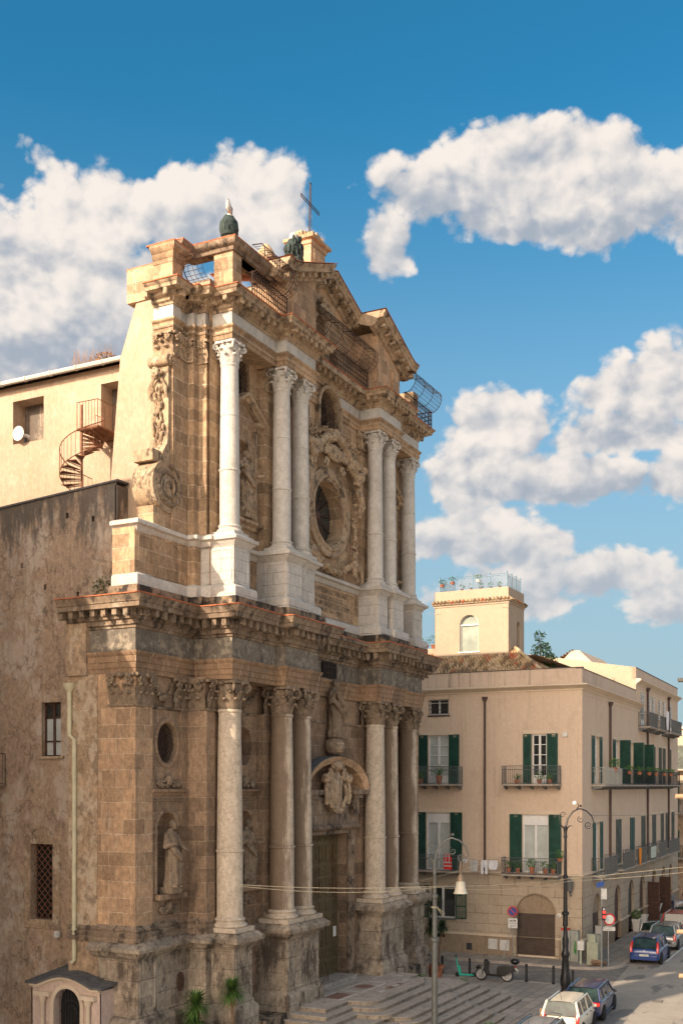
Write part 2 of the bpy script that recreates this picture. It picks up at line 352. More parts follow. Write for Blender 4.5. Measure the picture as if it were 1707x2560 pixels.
M['frieze'] = stone('mottled_frieze', (0.22, 0.19, 0.155), (0.16, 0.14, 0.115), light=(0.36, 0.31, 0.235), lamt=0.75, llo=0.50, lhi=0.60, lscale=(3.4, 3.4, 3.0), dark=(0.07, 0.062, 0.055), damt=0.7, bump=0.5)
M['fascia'] = stone('fascia_stone', (0.37, 0.245, 0.15), (0.27, 0.18, 0.115), blocks=(0.8, 30.0), mortar=(0.46, 0.36, 0.26), dark=(0.13, 0.095, 0.07), damt=0.6, bump=0.5, bvar=0.25)
M['marble'] = stone('white_marble', (0.60, 0.565, 0.51), (0.50, 0.465, 0.41), fine=0.12, dark=(0.34, 0.30, 0.25), damt=0.5, dlo=0.56, dhi=0.72, dscale=(2.4, 2.4, 0.5), bump=0.22, dist=0.02, rough=0.75, cracks=((0.38, 0.32, 0.26), 1.3, 0.45))
M['marble_block'] = stone('white_marble_blocks', (0.60, 0.565, 0.515), (0.50, 0.465, 0.415), fine=0.12, blocks=(0.95, 0.44), mortar=(0.17, 0.14, 0.11), msize=0.011, dark=(0.36, 0.31, 0.25), damt=0.5, dlo=0.54, dhi=0.72, dscale=(2.0, 2.0, 0.4), bump=0.25, dist=0.02, rough=0.8, bvar=0.06)
M['frieze_white'] = stone('white_frieze_slabs', (0.60, 0.57, 0.52), (0.50, 0.475, 0.43), fine=0.12, blocks=(0.95, 30.0), mortar=(0.22, 0.19, 0.16), msize=0.012, dark=(0.36, 0.32, 0.27), damt=0.45, bump=0.2, bvar=0.12)
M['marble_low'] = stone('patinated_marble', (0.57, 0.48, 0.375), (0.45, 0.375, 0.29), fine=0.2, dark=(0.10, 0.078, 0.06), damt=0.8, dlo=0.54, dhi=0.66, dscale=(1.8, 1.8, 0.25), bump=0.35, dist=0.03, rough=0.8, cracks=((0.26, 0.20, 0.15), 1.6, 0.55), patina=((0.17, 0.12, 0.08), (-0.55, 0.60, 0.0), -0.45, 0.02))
M['marble_low_pale'] = stone('washed_marble', (0.60, 0.51, 0.40), (0.49, 0.41, 0.32), fine=0.2, dark=(0.24, 0.19, 0.14), damt=0.6, dlo=0.58, dhi=0.70, dscale=(1.8, 1.8, 0.3), bump=0.35, dist=0.03, rough=0.8, cracks=((0.28, 0.22, 0.16), 1.6, 0.6))
M['pedestal_low'] = stone('pedestal_stone', (0.47, 0.395, 0.30), (0.29, 0.235, 0.18), fine=0.25, blocks=(0.9, 0.62), mortar=(0.14, 0.11, 0.085), msize=0.012, dark=(0.085, 0.065, 0.05), damt=0.9, dlo=0.48, dhi=0.62, dscale=(1.0, 1.0, 0.45), bump=0.4, dist=0.03, bvar=0.2)
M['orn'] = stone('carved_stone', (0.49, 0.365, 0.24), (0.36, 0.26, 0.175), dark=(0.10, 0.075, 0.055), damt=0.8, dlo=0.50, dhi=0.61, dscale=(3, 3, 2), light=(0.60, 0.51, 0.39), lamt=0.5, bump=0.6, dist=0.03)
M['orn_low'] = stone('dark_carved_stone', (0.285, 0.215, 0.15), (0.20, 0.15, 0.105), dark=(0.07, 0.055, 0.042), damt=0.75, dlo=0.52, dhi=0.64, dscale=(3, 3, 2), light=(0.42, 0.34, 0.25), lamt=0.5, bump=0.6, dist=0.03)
M['terra'] = simple('terracotta', (0.42, 0.135, 0.06), 0.9, var=0.3, scale=4, bump=0.4)
M['black_crust'] = stone('black_crusted_course', (0.33, 0.25, 0.17), (0.22, 0.17, 0.12), dark=(0.035, 0.032, 0.028), damt=0.95, dlo=0.45, dhi=0.56, dscale=(1.2, 1.2, 0.9), bump=0.6)
M['plaster_sun'] = stone('ochre_plaster', (0.42, 0.305, 0.215), (0.47, 0.355, 0.26), fine=0.12, light=(0.52, 0.43, 0.335), lamt=0.6, llo=0.55, lhi=0.66, lscale=(0.7, 0.7, 0.5), dark=(0.42, 0.30, 0.19), damt=0.45, dlo=0.60, dhi=0.72, bump=0.3, dist=0.04, rough=0.95, streak=((0.5, 0.37, 0.24), 0.3), cracks=((0.45, 0.32, 0.2), 0.5, 0.3))
M['plaster_dark'] = stone('weathered_brown_plaster', (0.46, 0.325, 0.22), (0.38, 0.28, 0.20), fine=0.25, light=(0.55, 0.46, 0.37), lamt=0.7, llo=0.49, lhi=0.60, lscale=(0.5, 0.5, 0.36), dark=(0.11, 0.085, 0.065), damt=0.75, dlo=0.56, dhi=0.68, dscale=(1.3, 1.3, 0.8), bump=0.8, dist=0.06, pit=0.9, streak=((0.20, 0.15, 0.11), 0.35), top=((0.09, 0.08, 0.07), 17.0, 21.0, 0.85), cracks=((0.15, 0.10, 0.07), 0.55, 0.5))
M['plaster_rough'] = stone('rough_patched_plaster', (0.50, 0.36, 0.235), (0.35, 0.25, 0.165), fine=0.3, light=(0.56, 0.46, 0.34), lamt=0.7, llo=0.5, lhi=0.58, lscale=(1.6, 1.6, 1.1), dark=(0.20, 0.14, 0.095), damt=0.7, dlo=0.52, dhi=0.60, dscale=(1.2, 1.2, 1.0), bump=1.0, dist=0.07, pit=0.6)
M['plaster_pink'] = stone('pink_plaster', (0.63, 0.485, 0.36), (0.66, 0.515, 0.39), fine=0.07, dark=(0.50, 0.37, 0.27), damt=0.6, dlo=0.52, dhi=0.72, dscale=(0.5, 0.5, 0.3), bump=0.08, dist=0.02, streak=((0.47, 0.34, 0.245), 0.45))
M['plaster_cream'] = stone('cream_plaster', (0.43, 0.335, 0.245), (0.46, 0.365, 0.27), fine=0.05, dark=(0.56, 0.42, 0.28), damt=0.3, bump=0.06, dist=0.02, streak=((0.58, 0.43, 0.29), 0.3))
M['parapet'] = stone('stained_parapet', (0.60, 0.47, 0.36), (0.64, 0.50, 0.39), fine=0.06, dark=(0.42, 0.30, 0.21), damt=0.3, bump=0.08, dist=0.02, streak=((0.25, 0.18, 0.13), 0.75))
M['trim'] = stone('cream_trim', (0.68, 0.56, 0.42), (0.62, 0.50, 0.37), fine=0.05, bump=0.05, dist=0.02, streak=((0.5, 0.38, 0.27), 0.25))
M['rustic'] = stone('scored_render', (0.50, 0.41, 0.305), (0.445, 0.36, 0.265), fine=0.08, blocks=(1.55, 0.56), mortar=(0.16, 0.12, 0.085), msize=0.016, dark=(0.30, 0.225, 0.155), damt=0.4, bump=0.25, dist=0.03, bvar=0.07, streak=((0.33, 0.25, 0.17), 0.3))
M['rustic_base'] = stone('plain_base_render', (0.36, 0.275, 0.19), (0.31, 0.235, 0.16), fine=0.12, dark=(0.24, 0.15, 0.09), damt=0.6, dlo=0.5, dhi=0.62, bump=0.3, streak=((0.22, 0.16, 0.11), 0.4))
M['kiosk'] = stone('pale_pink_render', (0.62, 0.48, 0.40), (0.55, 0.43, 0.355), fine=0.1, dark=(0.24, 0.17, 0.12), damt=0.8, dlo=0.60, dhi=0.66, bump=0.3, streak=((0.35, 0.26, 0.2), 0.4))
M['slab_dark'] = stone('grey_felt_roof', (0.14, 0.135, 0.13), (0.10, 0.10, 0.10), fine=0.2, dark=(0.06, 0.055, 0.05), bump=0.5)
M['step'] = stone('grey_limestone_steps', (0.48, 0.42, 0.355), (0.39, 0.34, 0.29), fine=0.2, dark=(0.15, 0.125, 0.10), damt=0.6, dlo=0.52, dhi=0.68, dscale=(1.5, 1.5, 1.0), bump=0.4, dist=0.02, rough=0.8)
M['riser'] = stone('yellowish_risers', (0.38, 0.325, 0.255), (0.29, 0.245, 0.19), fine=0.25, blocks=(0.9, 40.0), mortar=(0.1, 0.08, 0.06), dark=(0.10, 0.08, 0.06), damt=0.7, bump=0.4, bvar=0.2)
M['wood_dark'] = simple('dark_wood', (0.075, 0.035, 0.022), 0.6, var=0.35, scale=5, bump=0.3)
M['door'] = stone('olive_door_paint', (0.175, 0.135, 0.07), (0.13, 0.10, 0.055), fine=0.2, dark=(0.10, 0.05, 0.025), damt=0.7, dlo=0.5, dhi=0.62, dscale=(1, 1, 0.4), light=(0.13, 0.135, 0.075), lamt=0.5, bump=0.3, rough=0.65)
M['iron'] = simple('rusty_iron', (0.055, 0.032, 0.024), 0.7, 0.3, var=0.4, scale=8)
M['rust'] = simple('red_rusty_iron', (0.20, 0.085, 0.04), 0.8, 0.1, var=0.35, scale=6)
M['iron_black'] = simple('black_iron', (0.022, 0.022, 0.023), 0.42, 0.3, var=0.3, scale=8, bump=0.2)
M['iron_grey'] = simple('grey_painted_iron', (0.13, 0.135, 0.122), 0.5, 0.2, var=0.15, scale=6)
M['iron_balc'] = simple('grey_balcony_iron', (0.14, 0.145, 0.14), 0.55, 0.2, var=0.25, scale=6)
M['blue_rail'] = simple('blue_painted_iron', (0.13, 0.26, 0.36), 0.5, 0.1)
M['green'] = simple('green_shutter_paint', (0.012, 0.060, 0.040), 0.5, var=0.3, scale=2.0)
M['grey_shutter'] = simple('faded_grey_green_shutter', (0.09, 0.10, 0.08), 0.7, var=0.3, scale=2.0)
M['white'] = simple('white_paint', (0.74, 0.73, 0.70), 0.5, var=0.04)
M['curtain'] = simple('pane_with_curtain', (0.50, 0.53, 0.50), 0.12, var=0.12, scale=1.2, spec=0.9)
M['glass'] = glass('dark_pane', (0.03, 0.035, 0.035))
M['glass_g'] = simple('frosted_green_pane', (0.36, 0.40, 0.34), 0.15, var=0.2, scale=0.8, spec=0.8)
M['void'] = simple('dark_interior', (0.012, 0.010, 0.009), 0.95)
M['void_brown'] = simple('brown_interior', (0.05, 0.022, 0.015), 0.8)
M['rollup'] = simple('brown_roller_shutter', (0.11, 0.075, 0.055), 0.5, 0.3, var=0.2)
M['pipe_cream'] = simple('cream_drainpipe', (0.52, 0.47, 0.31), 0.55, var=0.1)
M['pipe_brown'] = simple('brown_drainpipe', (0.075, 0.040, 0.030), 0.5, var=0.2)
M['net'] = simple('dark_green_netting', (0.025, 0.042, 0.038), 0.85, var=0.5, scale=9, bump=0.8)
M['leaf'] = simple('yucca_leaf', (0.075, 0.145, 0.03), 0.5, var=0.45, scale=3)
M['leaf2'] = simple('pot_foliage', (0.06, 0.15, 0.025), 0.6, var=0.45, scale=6)
M['leaf_dry'] = simple('dry_foliage', (0.26, 0.14, 0.06), 0.8, var=0.3)
M['bark'] = simple('trunk_bark', (0.16, 0.105, 0.065), 0.9, var=0.3, scale=8, bump=0.5)
M['pot'] = simple('clay_pot', (0.40, 0.145, 0.07), 0.85, var=0.2)
M['pot_white'] = simple('white_planter', (0.62, 0.60, 0.55), 0.7, var=0.06)
M['rubber'] = simple('tyre_rubber', (0.018, 0.018, 0.018), 0.8)
M['chrome'] = simple('alloy', (0.45, 0.45, 0.45), 0.35, 0.8)
M['red_lamp'] = simple('red_tail_light', (0.62, 0.02, 0.015), 0.25, spec=0.8)
M['plate'] = simple('white_plate', (0.70, 0.68, 0.58), 0.5)
M['car_glass'] = simple('car_window_glass', (0.02, 0.035, 0.032), 0.04, var=0.7, scale=2.5, spec=0.35)
M['plastic'] = simple('dark_plastic', (0.035, 0.035, 0.037), 0.55)
M['sign_white'] = simple('sign_white', (0.72, 0.70, 0.64), 0.5)
M['sign_red'] = simple('sign_red', (0.55, 0.03, 0.03), 0.5)
M['sign_blue'] = simple('sign_blue', (0.02, 0.07, 0.28), 0.5)
M['ink'] = simple('black_lettering', (0.03, 0.03, 0.03), 0.6)
M['galv'] = simple('galvanised_steel', (0.33, 0.33, 0.31), 0.5, 0.5)
M['box_grey'] = simple('grey_cabinet', (0.30, 0.31, 0.27), 0.6, dirt=(0.12, 0.11, 0.09))
M['box_green'] = simple('green_grey_cabinet', (0.36, 0.38, 0.28), 0.6, dirt=(0.2, 0.18, 0.12))
M['box_white'] = simple('off_white_box', (0.62, 0.61, 0.57), 0.5)
M['cloth_red'] = simple('red_vest', (0.75, 0.03, 0.02), 0.8)
M['cloth_reflect'] = simple('silver_tape', (0.55, 0.55, 0.56), 0.4)
M['cloth_white'] = simple('white_laundry', (0.72, 0.72, 0.75), 0.9)
M['cloth_grey'] = simple('pale_grey_laundry', (0.50, 0.49, 0.46), 0.9)
M['cloth_orange'] = simple('orange_cloth', (0.72, 0.24, 0.02), 0.9)
M['rope'] = simple('pale_cable', (0.55, 0.47, 0.32), 0.7)
M['wire'] = simple('dark_cable', (0.10, 0.09, 0.08), 0.7)
M['skin'] = simple('skin', (0.45, 0.26, 0.18), 0.6)
M['shirt_grey'] = simple('grey_shirt', (0.16, 0.18, 0.20), 0.9)
M['shirt_stripe'] = simple('maroon_striped_shirt', (0.13, 0.04, 0.045), 0.9, var=0.5, scale=12)
M['trouser'] = simple('dark_trousers', (0.03, 0.04, 0.07), 0.9)
M['hair'] = simple('dark_hair', (0.04, 0.03, 0.025), 0.8)
M['cardboard'] = simple('torn_cardboard', (0.32, 0.20, 0.12), 0.9, var=0.3)
M['mint'] = simple('mint_scooter_paint', (0.02, 0.48, 0.34), 0.35, spec=0.6)
M['bell'] = simple('ivory_lamp_bell', (0.62, 0.57, 0.45), 0.4)
M['brass'] = simple('bronze_bracket', (0.28, 0.20, 0.13), 0.5, 0.3)
M['feather'] = simple('gull_feathers', (0.66, 0.63, 0.60), 0.8)
M['feather_g'] = simple('grey_wing', (0.32, 0.33, 0.35), 0.8)
M['log'] = simple('tan_pole', (0.42, 0.27, 0.16), 0.8)
def paint(name, col, metal=0.0):
    return simple(name, col, 0.28, metal, 0.03, 1.0, coat=0.7, dirt=tuple(min(1, c*0.7+0.08) for c in col), dirtamt=0.25)
def tile_mat():
    m, nt, b, g = newmat('old_roof_tiles'); pos = g.n('ShaderNodeNewGeometry', out=0)
    v = nt.nodes.new('ShaderNodeTexVoronoi'); nt.links.new(g.scl(pos, (2.3, 4.25, 1.0)), v.inputs['Vector']); v.inputs['Scale'].default_value = 1.0
    sc = nt.nodes.new('ShaderNodeSeparateColor'); nt.links.new(v.outputs['Color'], sc.inputs[0])
    r = nt.nodes.new('ShaderNodeValToRGB'); nt.links.new(sc.outputs[0], r.inputs[0]); cr = r.color_ramp; cr.interpolation = 'CONSTANT'
    cr.elements[0].position = 0; cr.elements[0].color = (0.20, 0.13, 0.075, 1); cr.elements[1].position = 0.22; cr.elements[1].color = (0.50, 0.36, 0.20, 1)
    for p, c in ((0.5, (0.33, 0.21, 0.11)), (0.72, (0.56, 0.42, 0.26)), (0.9, (0.48, 0.15, 0.07))):
        e = cr.elements.new(p); e.color = (*c, 1)
    c = g.mix(g.m('MULTIPLY', g.step(g.noise(pos, 4.0, 8, 0.7), 0.54, 0.64), 0.7), r.outputs[0], (0.06, 0.048, 0.035))
    nt.links.new(c, b.inputs['Base Color']); b.inputs['Roughness'].default_value = 0.95
    bp = nt.nodes.new('ShaderNodeBump'); bp.inputs['Strength'].default_value = 0.6; bp.inputs['Distance'].default_value = 0.03
    nt.links.new(g.noise(pos, 20, 5), bp.inputs['Height']); nt.links.new(bp.outputs[0], b.inputs['Normal']); return m
M['tiles'] = tile_mat()
def ground_mat(name, c1, c2, tile=None, joint=(0.09, 0.075, 0.06), rot=0.0, patch=None, bump=0.3):
    m, nt, b, g = newmat(name); pos = g.n('ShaderNodeNewGeometry', out=0)
    n0 = g.noise(pos, 0.22, 7, 0.6); n1 = g.noise(pos, 1.6, 9, 0.68); n2 = g.noise(pos, 28, 4, 0.7)
    c = g.mix(g.step(g.m('ADD', g.m('MULTIPLY', n0, 0.6), g.m('MULTIPLY', n1, 0.4)), 0.38, 0.62), c1, c2); h = n2
    if tile:
        rv = g.n('ShaderNodeVectorRotate', {'Vector': pos, 'Angle': rot}, rotation_type='Z_AXIS')
        wv = g.n('ShaderNodeVectorMath', {0: rv, 1: g.scl(g.n('ShaderNodeTexNoise', {'Vector': pos, 'Scale': 0.9, 'Detail': 4}, out=1), (0.12, 0.12, 0))}, operation='ADD')
        br = nt.nodes.new('ShaderNodeTexBrick'); nt.links.new(wv, br.inputs['Vector'])
        for k, v in (('Scale', 1.0), ('Mortar Size', 0.016), ('Mortar Smooth', 0.3), ('Brick Width', tile[0]), ('Row Height', tile[1])): br.inputs[k].default_value = v
        br.inputs['Color1'].default_value = (0.78, 0.78, 0.78, 1); br.inputs['Color2'].default_value = (1.12, 1.1, 1.06, 1); br.inputs['Mortar'].default_value = (1, 1, 1, 1)
        c = g.mix(1.0, c, br.outputs[0], 'MULTIPLY'); c = g.mix(g.m('MULTIPLY', br.outputs[1], g.step(n1, 0.36, 0.5)), c, joint); h = g.m('SUBTRACT', n2, br.outputs[1])
    c = g.mix(0.25, c, g.mix(g.step(n2, 0.3, 0.7), (0.55, 0.55, 0.55), (1.3, 1.3, 1.3)), 'MULTIPLY')
    if patch: c = g.mix(g.m('MULTIPLY', g.step(g.noise(g.scl(pos, (0.16, 0.5, 1)), 1.0, 4, 0.5), 0.56, 0.60), 0.8), c, patch)
    c = g.mix(g.m('MULTIPLY', g.step(g.noise(pos, 3.3, 8, 0.75), 0.58, 0.68), 0.55), c, tuple(q*0.45 for q in c1))
    nt.links.new(c, b.inputs['Base Color']); b.inputs['Roughness'].default_value = 0.85; b.inputs['Specular IOR Level'].default_value = 0.3
    bp = nt.nodes.new('ShaderNodeBump'); bp.inputs['Strength'].default_value = bump; bp.inputs['Distance'].default_value = 0.02
    nt.links.new(h, bp.inputs['Height']); nt.links.new(bp.outputs[0], b.inputs['Normal']); return m
M['road'] = ground_mat('worn_road', (0.32, 0.285, 0.24), (0.40, 0.355, 0.30), patch=(0.16, 0.15, 0.14))
M['street'] = ground_mat('worn_lava_setts', (0.20, 0.185, 0.165), (0.27, 0.245, 0.215), tile=(0.55, 0.38), rot=0.5)
M['paving'] = ground_mat('grey_flagstones', (0.37, 0.33, 0.285), (0.46, 0.41, 0.355), tile=(0.95, 0.55), rot=0.0, bump=0.4)
M['sidewalk'] = ground_mat('worn_pavement', (0.30, 0.265, 0.225), (0.37, 0.33, 0.28), tile=(0.7, 0.7), bump=0.3)
# ------------------------------------------------------------------ carving helpers
def mir(path): return path+[(-x, y) for x, y in reversed(path)]
def spiral(mb, fm, a, b, r, turns=1.6, t=0.035, sgn=1, d=-0.06, start=0.0):
    pts = []; rr = []
    for i in range(int(turns*12)+1):
        q = i/12/turns; an = start+sgn*2*PI*i/12; k = r*(1-0.85*q); pts.append(fm(a+k*math.cos(an), b+k*math.sin(an), d-0.03*q)); rr.append(t*(1-0.3*q))
    mb.tube(pts, rr, 5)
def leaf(mb, fm, a, b, w, h, out=0.10):
    rows = [(0, 0.0, 0.9), (0.35, 0.25, 1.0), (0.7, 0.5, 0.85), (0.93, 1.0, 0.55), (0.86, 1.35, 0.3)]; vs = []
    for (q, o, ww) in rows:
        for k in (-1, -0.5, 0, 0.5, 1): vs.append(fm(a+k*w/2*ww, b+h*q, -(out*o+0.02*(1-abs(k)))))
    fs = [(r*5+k, r*5+k+1, (r+1)*5+k+1, (r+1)*5+k) for r in range(4) for k in range(4)]; mb.add(vs, fs)
    p = fm(a, b+h*0.9, -out*1.15); mb.ball(p, (w*0.27, w*0.27, w*0.2), 7, 5, 0.12)
def cap_band(mb, fm, a0, a1, z0, z1, out=0.14):           # pilaster capital on one flat face
    mb.cut()
    n = max(2, int(round((a1-a0)/0.34))); w = (a1-a0)/n; h = z1-z0
    for i in range(n): leaf(mb, fm, a0+w*(i+0.5), z0, w*0.95, h*0.40, out*0.6)
    for i in range(n+1): leaf(mb, fm, min(max(a0+w*i, a0+w*0.3), a1-w*0.3), z0+h*0.18, w*0.85, h*0.48, out*0.9)
    for s, c in ((1, a0+h*0.16), (-1, a1-h*0.16)): spiral(mb, fm, c, z0+h*0.80, h*0.15, 1.7, h*0.045, s, -out, 0 if s < 0 else PI)
    mb.ball(fm((a0+a1)/2, z0+h*0.92, -out), h*0.1, 8, 6, 0.15)
    mb.mbox(fm, a0-0.04, a1+0.04, z1-h*0.10, z1, -out, 0.05); mb.mbox(fm, a0-0.02, a1+0.02, z0-0.07, z0, -0.06, 0.05)
def festoon(mb, fm, a0, a1, z, sag, r=0.09):
    mb.cut()
    n = int((a1-a0)/r*1.1)+4
    for i in range(n+1):
        q = i/n; b = z-sag*(1-(2*q-1)**2); k = r*(0.7+0.6*(1-abs(2*q-1)))
        for _ in range(3): mb.ball(fm(a0+(a1-a0)*q+rnd.uniform(-.05, .05), b+rnd.uniform(-k, k)*0.8, -rnd.uniform(0.03, 0.14)), k*rnd.uniform(.45, .75), 6, 5, 0.2)
def niche(mb, fm, c, hw, z0, zs, dep):
    n = 14; vs = []
    for i in range(n+1):
        t = PI*i/n
        for z in (z0, zs): vs.append(fm(c-hw*math.cos(t), z, dep*math.sin(t)))
    mb.add(vs, [(2*i, 2*i+2, 2*i+3, 2*i+1) for i in range(n)])
    mb.add([fm(c-hw*math.cos(PI*i/n), z0, dep*math.sin(PI*i/n)) for i in range(n+1)], [tuple(range(n+1))])
    m = 20; rows = 8; vs = []                              # fluted shell half dome
    for j in range(rows+1):
        ph = PI/2*j/rows
        for i in range(m+1):
            t = PI*i/m; k = 1-(0.10*(1-math.cos(ph)) if i % 2 else 0.0)
            vs.append(fm(c-hw*k*math.cos(t), zs+hw*k*math.sin(t)*math.cos(ph), dep*math.sin(ph)*math.sin(t)*k))
    mb.add(vs, [(j*(m+1)+i, j*(m+1)+i+1, (j+1)*(m+1)+i+1, (j+1)*(m+1)+i) for j in range(rows) for i in range(m)])
def archpath(c, hw, z0, zs, n=14): return [(c+hw, z0)]+[(c+hw*math.cos(PI*i/n), zs+hw*math.sin(PI*i/n)) for i in range(n+1)]+[(c-hw, z0)]
def onwall(fm): return lambda a, b, h: fm(a, b, -h)
def lattice(mb, fm, a0, a1, b0, b1, st, r=0.012, d=0.25, inside=None):
    w, h = a1-a0, b1-b0
    for s in (1, -1):
        k = -h
        while k < w:
            pts = []
            for i in range(25):
                q = i/24; a = a0+k+q*h if s > 0 else a1-k-q*h; b = b0+q*h
                if a0 <= a <= a1 and (inside is None or inside(a, b)): pts.append(fm(a, b, d))
            if len(pts) > 1: mb.tube([pts[0], pts[-1]], r, 4)
            k += st
def capital(r, h):
    mb = MB(); mb.lathe([(r, 0), (r*0.98, h*0.2), (r*1.02, h*0.5), (r*1.18, h*0.86)], seg=20)
    def rad(an): return lambda a, b, d: ((r*(1.0+0.10*b/h)-d)*math.cos(an+a/r), (r*(1.0+0.10*b/h)-d)*math.sin(an+a/r), b)
    for i in range(8): leaf(mb, rad(2*PI*i/8+0.2), 0, 0.0, r*0.78, h*0.38, r*0.26)
    for i in range(8): leaf(mb, rad(2*PI*(i+0.5)/8+0.2), 0, h*0.12, r*0.70, h*0.52, r*0.38)
    for i in range(4):
        an = PI/4+PI/2*i; ca, sa = math.cos(an), math.sin(an)
        fm = lambda a, b, d: ((r*1.0+a)*ca-sa*d, (r*1.0+a)*sa+ca*d, b)
        pts = [(0.02, h*0.52), (r*0.25, h*0.66), (r*0.5, h*0.84)]; mb.tube([fm(a, b, 0) for a, b in pts], [r*.08, r*.1, r*.12], 6)
        spiral(mb, fm, r*0.58, h*0.74, h*0.14, 1.5, r*0.12, -1, 0.0, PI/2)
        for q in (-0.3, 0.3): mb.ball(fm(r*0.2, h*0.60, q*r), r*0.17, 7, 5, 0.15)
        an2 = PI/2*i; mb.ball(((r*1.33)*math.cos(an2), (r*1.33)*math.sin(an2), h*0.88), r*0.2, 8, 6, 0.15)
    out = []
    for i in range(4):                                     # abacus with hollowed sides
        an = PI/4+PI/2*i; e = 0.10
        for k in range(-1, 2, 2): out.append((r*1.72*math.cos(an+k*e), r*1.72*math.sin(an+k*e)))
        for k in (0.25, 0.5, 0.75):
            a2 = an+PI/2*k; rr = r*(1.28+0.18*abs(k-0.5)*2); out.append((rr*math.cos(a2), rr*math.sin(a2)))
    mb.prism(out, XY, h*0.88, h); return mb
def shaft(z0, z1, rb, rt, zr, joint=None):
    p = [(rb*1.02, z0), (rb, z0+0.08), (rb, zr-0.05), (rb*1.07, zr-0.035), (rb*1.09, zr), (rb*1.07, zr+0.035), (rb*0.985, zr+0.05)]
    n = 6
    for i in range(1, n+1):
        q = i/n; z = zr+0.05+(z1-0.13-zr-0.05)*q; r = rb*0.985+(rt-rb*0.985)*q**1.3
        if joint and abs(z-joint) < (z1-zr)/n/2: p += [(r, joint-0.02), (r-0.018, joint-0.012), (r-0.018, joint+0.008), (r, joint+0.016)]
        else: p.append((r, z))
    p += [(rt*1.06, z1-0.11), (rt*1.10, z1-0.06), (rt*1.06, z1-0.01), (rt, z1)]
    mb = MB(); mb.lathe(p, seg=32); return mb
def base(z0, z1, r):
    h = z1-z0; p = [(r*1.30, z0)]
    for i in range(7): t = -PI/2+PI*i/6; p.append((r*(1.22+0.13*math.cos(t)), z0+h*0.2+h*0.2*math.sin(t)))
    p += [(r*1.16, z0+h*0.45), (r*1.10, z0+h*0.55), (r*1.14, z0+h*0.66)]
    for i in range(7): t = -PI/2+PI*i/6; p.append((r*(1.10+0.09*math.cos(t)), z0+h*0.80+h*0.13*math.sin(t)))
    p += [(r*1.04, z1-0.01), (r*1.02, z1)]
    mb = MB(); mb.lathe(p, seg=32); return mb

# ------------------------------------------------------------------ the church
church = thing('baroque_church', 'tall baroque church front of brown stone with white marble columns and a broken pediment', 'church', (0, 23.5, 0))
YW = 22.38; YC = 22.18; XP = 12.15; ZC = 16.36
stL, stU, mo, mol = M['stone_low'], M['stone_up'], M['moulding'], M['moulding_low']
# --- solid cores
b = MB(); b.box(-8.95, 8.95, 23.27, 24.6, 0, 27.5)
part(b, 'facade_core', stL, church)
# --- lower wall with openings
b = MB()
def lower_bay(mb, c, y, x0, x1):
    mb.holed(rect(x0, x1, 0.0, 13.9), [arch(c, 0.60, 6.22, 8.45), ellipse((c, 11.5), (0.60, 0.72), 28)], FV(y), 0, [0.02, 0.45])
    niche(mb, FV(y), c, 0.60, 6.22, 8.45, 0.62)
for s in (-1, 1):
    lower_bay(b, s*10.2, 23.2, *sorted((s*XP, s*9.0)))
    lower_bay(b, s*6.45, YW, *sorted((s*9.05, s*3.2)))
    x = s*9.05; b.add([(x, YW, 0), (x, 23.3, 0), (x, 23.3, 13.9), (x, YW, 13.9)], [(0, 1, 2, 3)])
b.holed(rect(-3.2, 3.2, 0, 13.9), [rect(-1.9, 1.9, 1.5, 7.9)], FV(YC), 0, 0.5, sides=0.3)
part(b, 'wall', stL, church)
b = MB()
for s in (-1, 1):
    b.cut(); b.box(*sorted((s*XP, s*11.2)), 23.08, 24.7, 4.6, 13.82)
part(b, 'corner_pier', M['stone_pier'], church)
b = MB()
for s in (-1, 1):
    b.cut(); b.box(*sorted((s*(XP-0.02), s*9.2)), 24.05, 25.92, 0, 16.2); b.box(*sorted((s*(XP+0.04), s*(XP-0.1))), 24.69, 25.94, 0, 13.82); b.box(*sorted((s*(XP+0.18), s*(XP-0.1))), 25.05, 25.95, 13.8, 15.6)
part(b, 'plastered_flank', M['plaster_rough'], church)
b = MB()
for s in (-1, 1):
    b.cut(); b.box(*sorted((s*5.5, s*3.02)), 22.05, 22.5, 4.7, 12.75)
    b.cut(); b.box(*sorted((s*9.07, s*8.55)), 22.28, 22.6, 4.7, 12.75)
    b.cut(); b.box(*sorted((s*9.45, s*9.0)), 23.12, 23.3, 4.7, 12.75)
part(b, 'pilaster', stL, church)
# --- entablature of the lower order
PL = mir([(-XP, 25.9), (-XP, 23.08), (-8.72, 23.08), (-8.72, 21.44), (-5.55, 21.44), (-5.55, 21.05), (-2.97, 21.05), (-2.97, YC-0.05)])
b = MB()
for (x0, x1, y) in ((-XP, -8.6, 23.1), (-8.71, -5.5, 21.46), (-5.54, -2.98, 21.07), (-3.1, 3.1, YC-0.03), (2.98, 5.54, 21.07), (5.5, 8.71, 21.46), (8.6, XP, 23.1)):
    b.box(x0+0.012, x1-0.012, y+0.012, 24.3, 13.84, 16.30)
part(b, 'entablature_core', M['stone_low'], church)
b = MB(); b.sweep(PL, [(-0.1, 13.83), (0.02, 13.83), (0.02, 14.0), (0.05, 14.0), (0.05, 14.2), (0.08, 14.2), (0.08, 14.40), (0.13, 14.44), (0.16, 14.52), (0.16, 14.56), (0.0, 14.58)], XY, cap=False)
part(b, 'architrave', M['fascia'], church)
b = MB(); b.sweep(PL, [(0.0, 14.57), (0.0, 15.34)], XY, cap=False); part(b, 'frieze', M['frieze'], church)
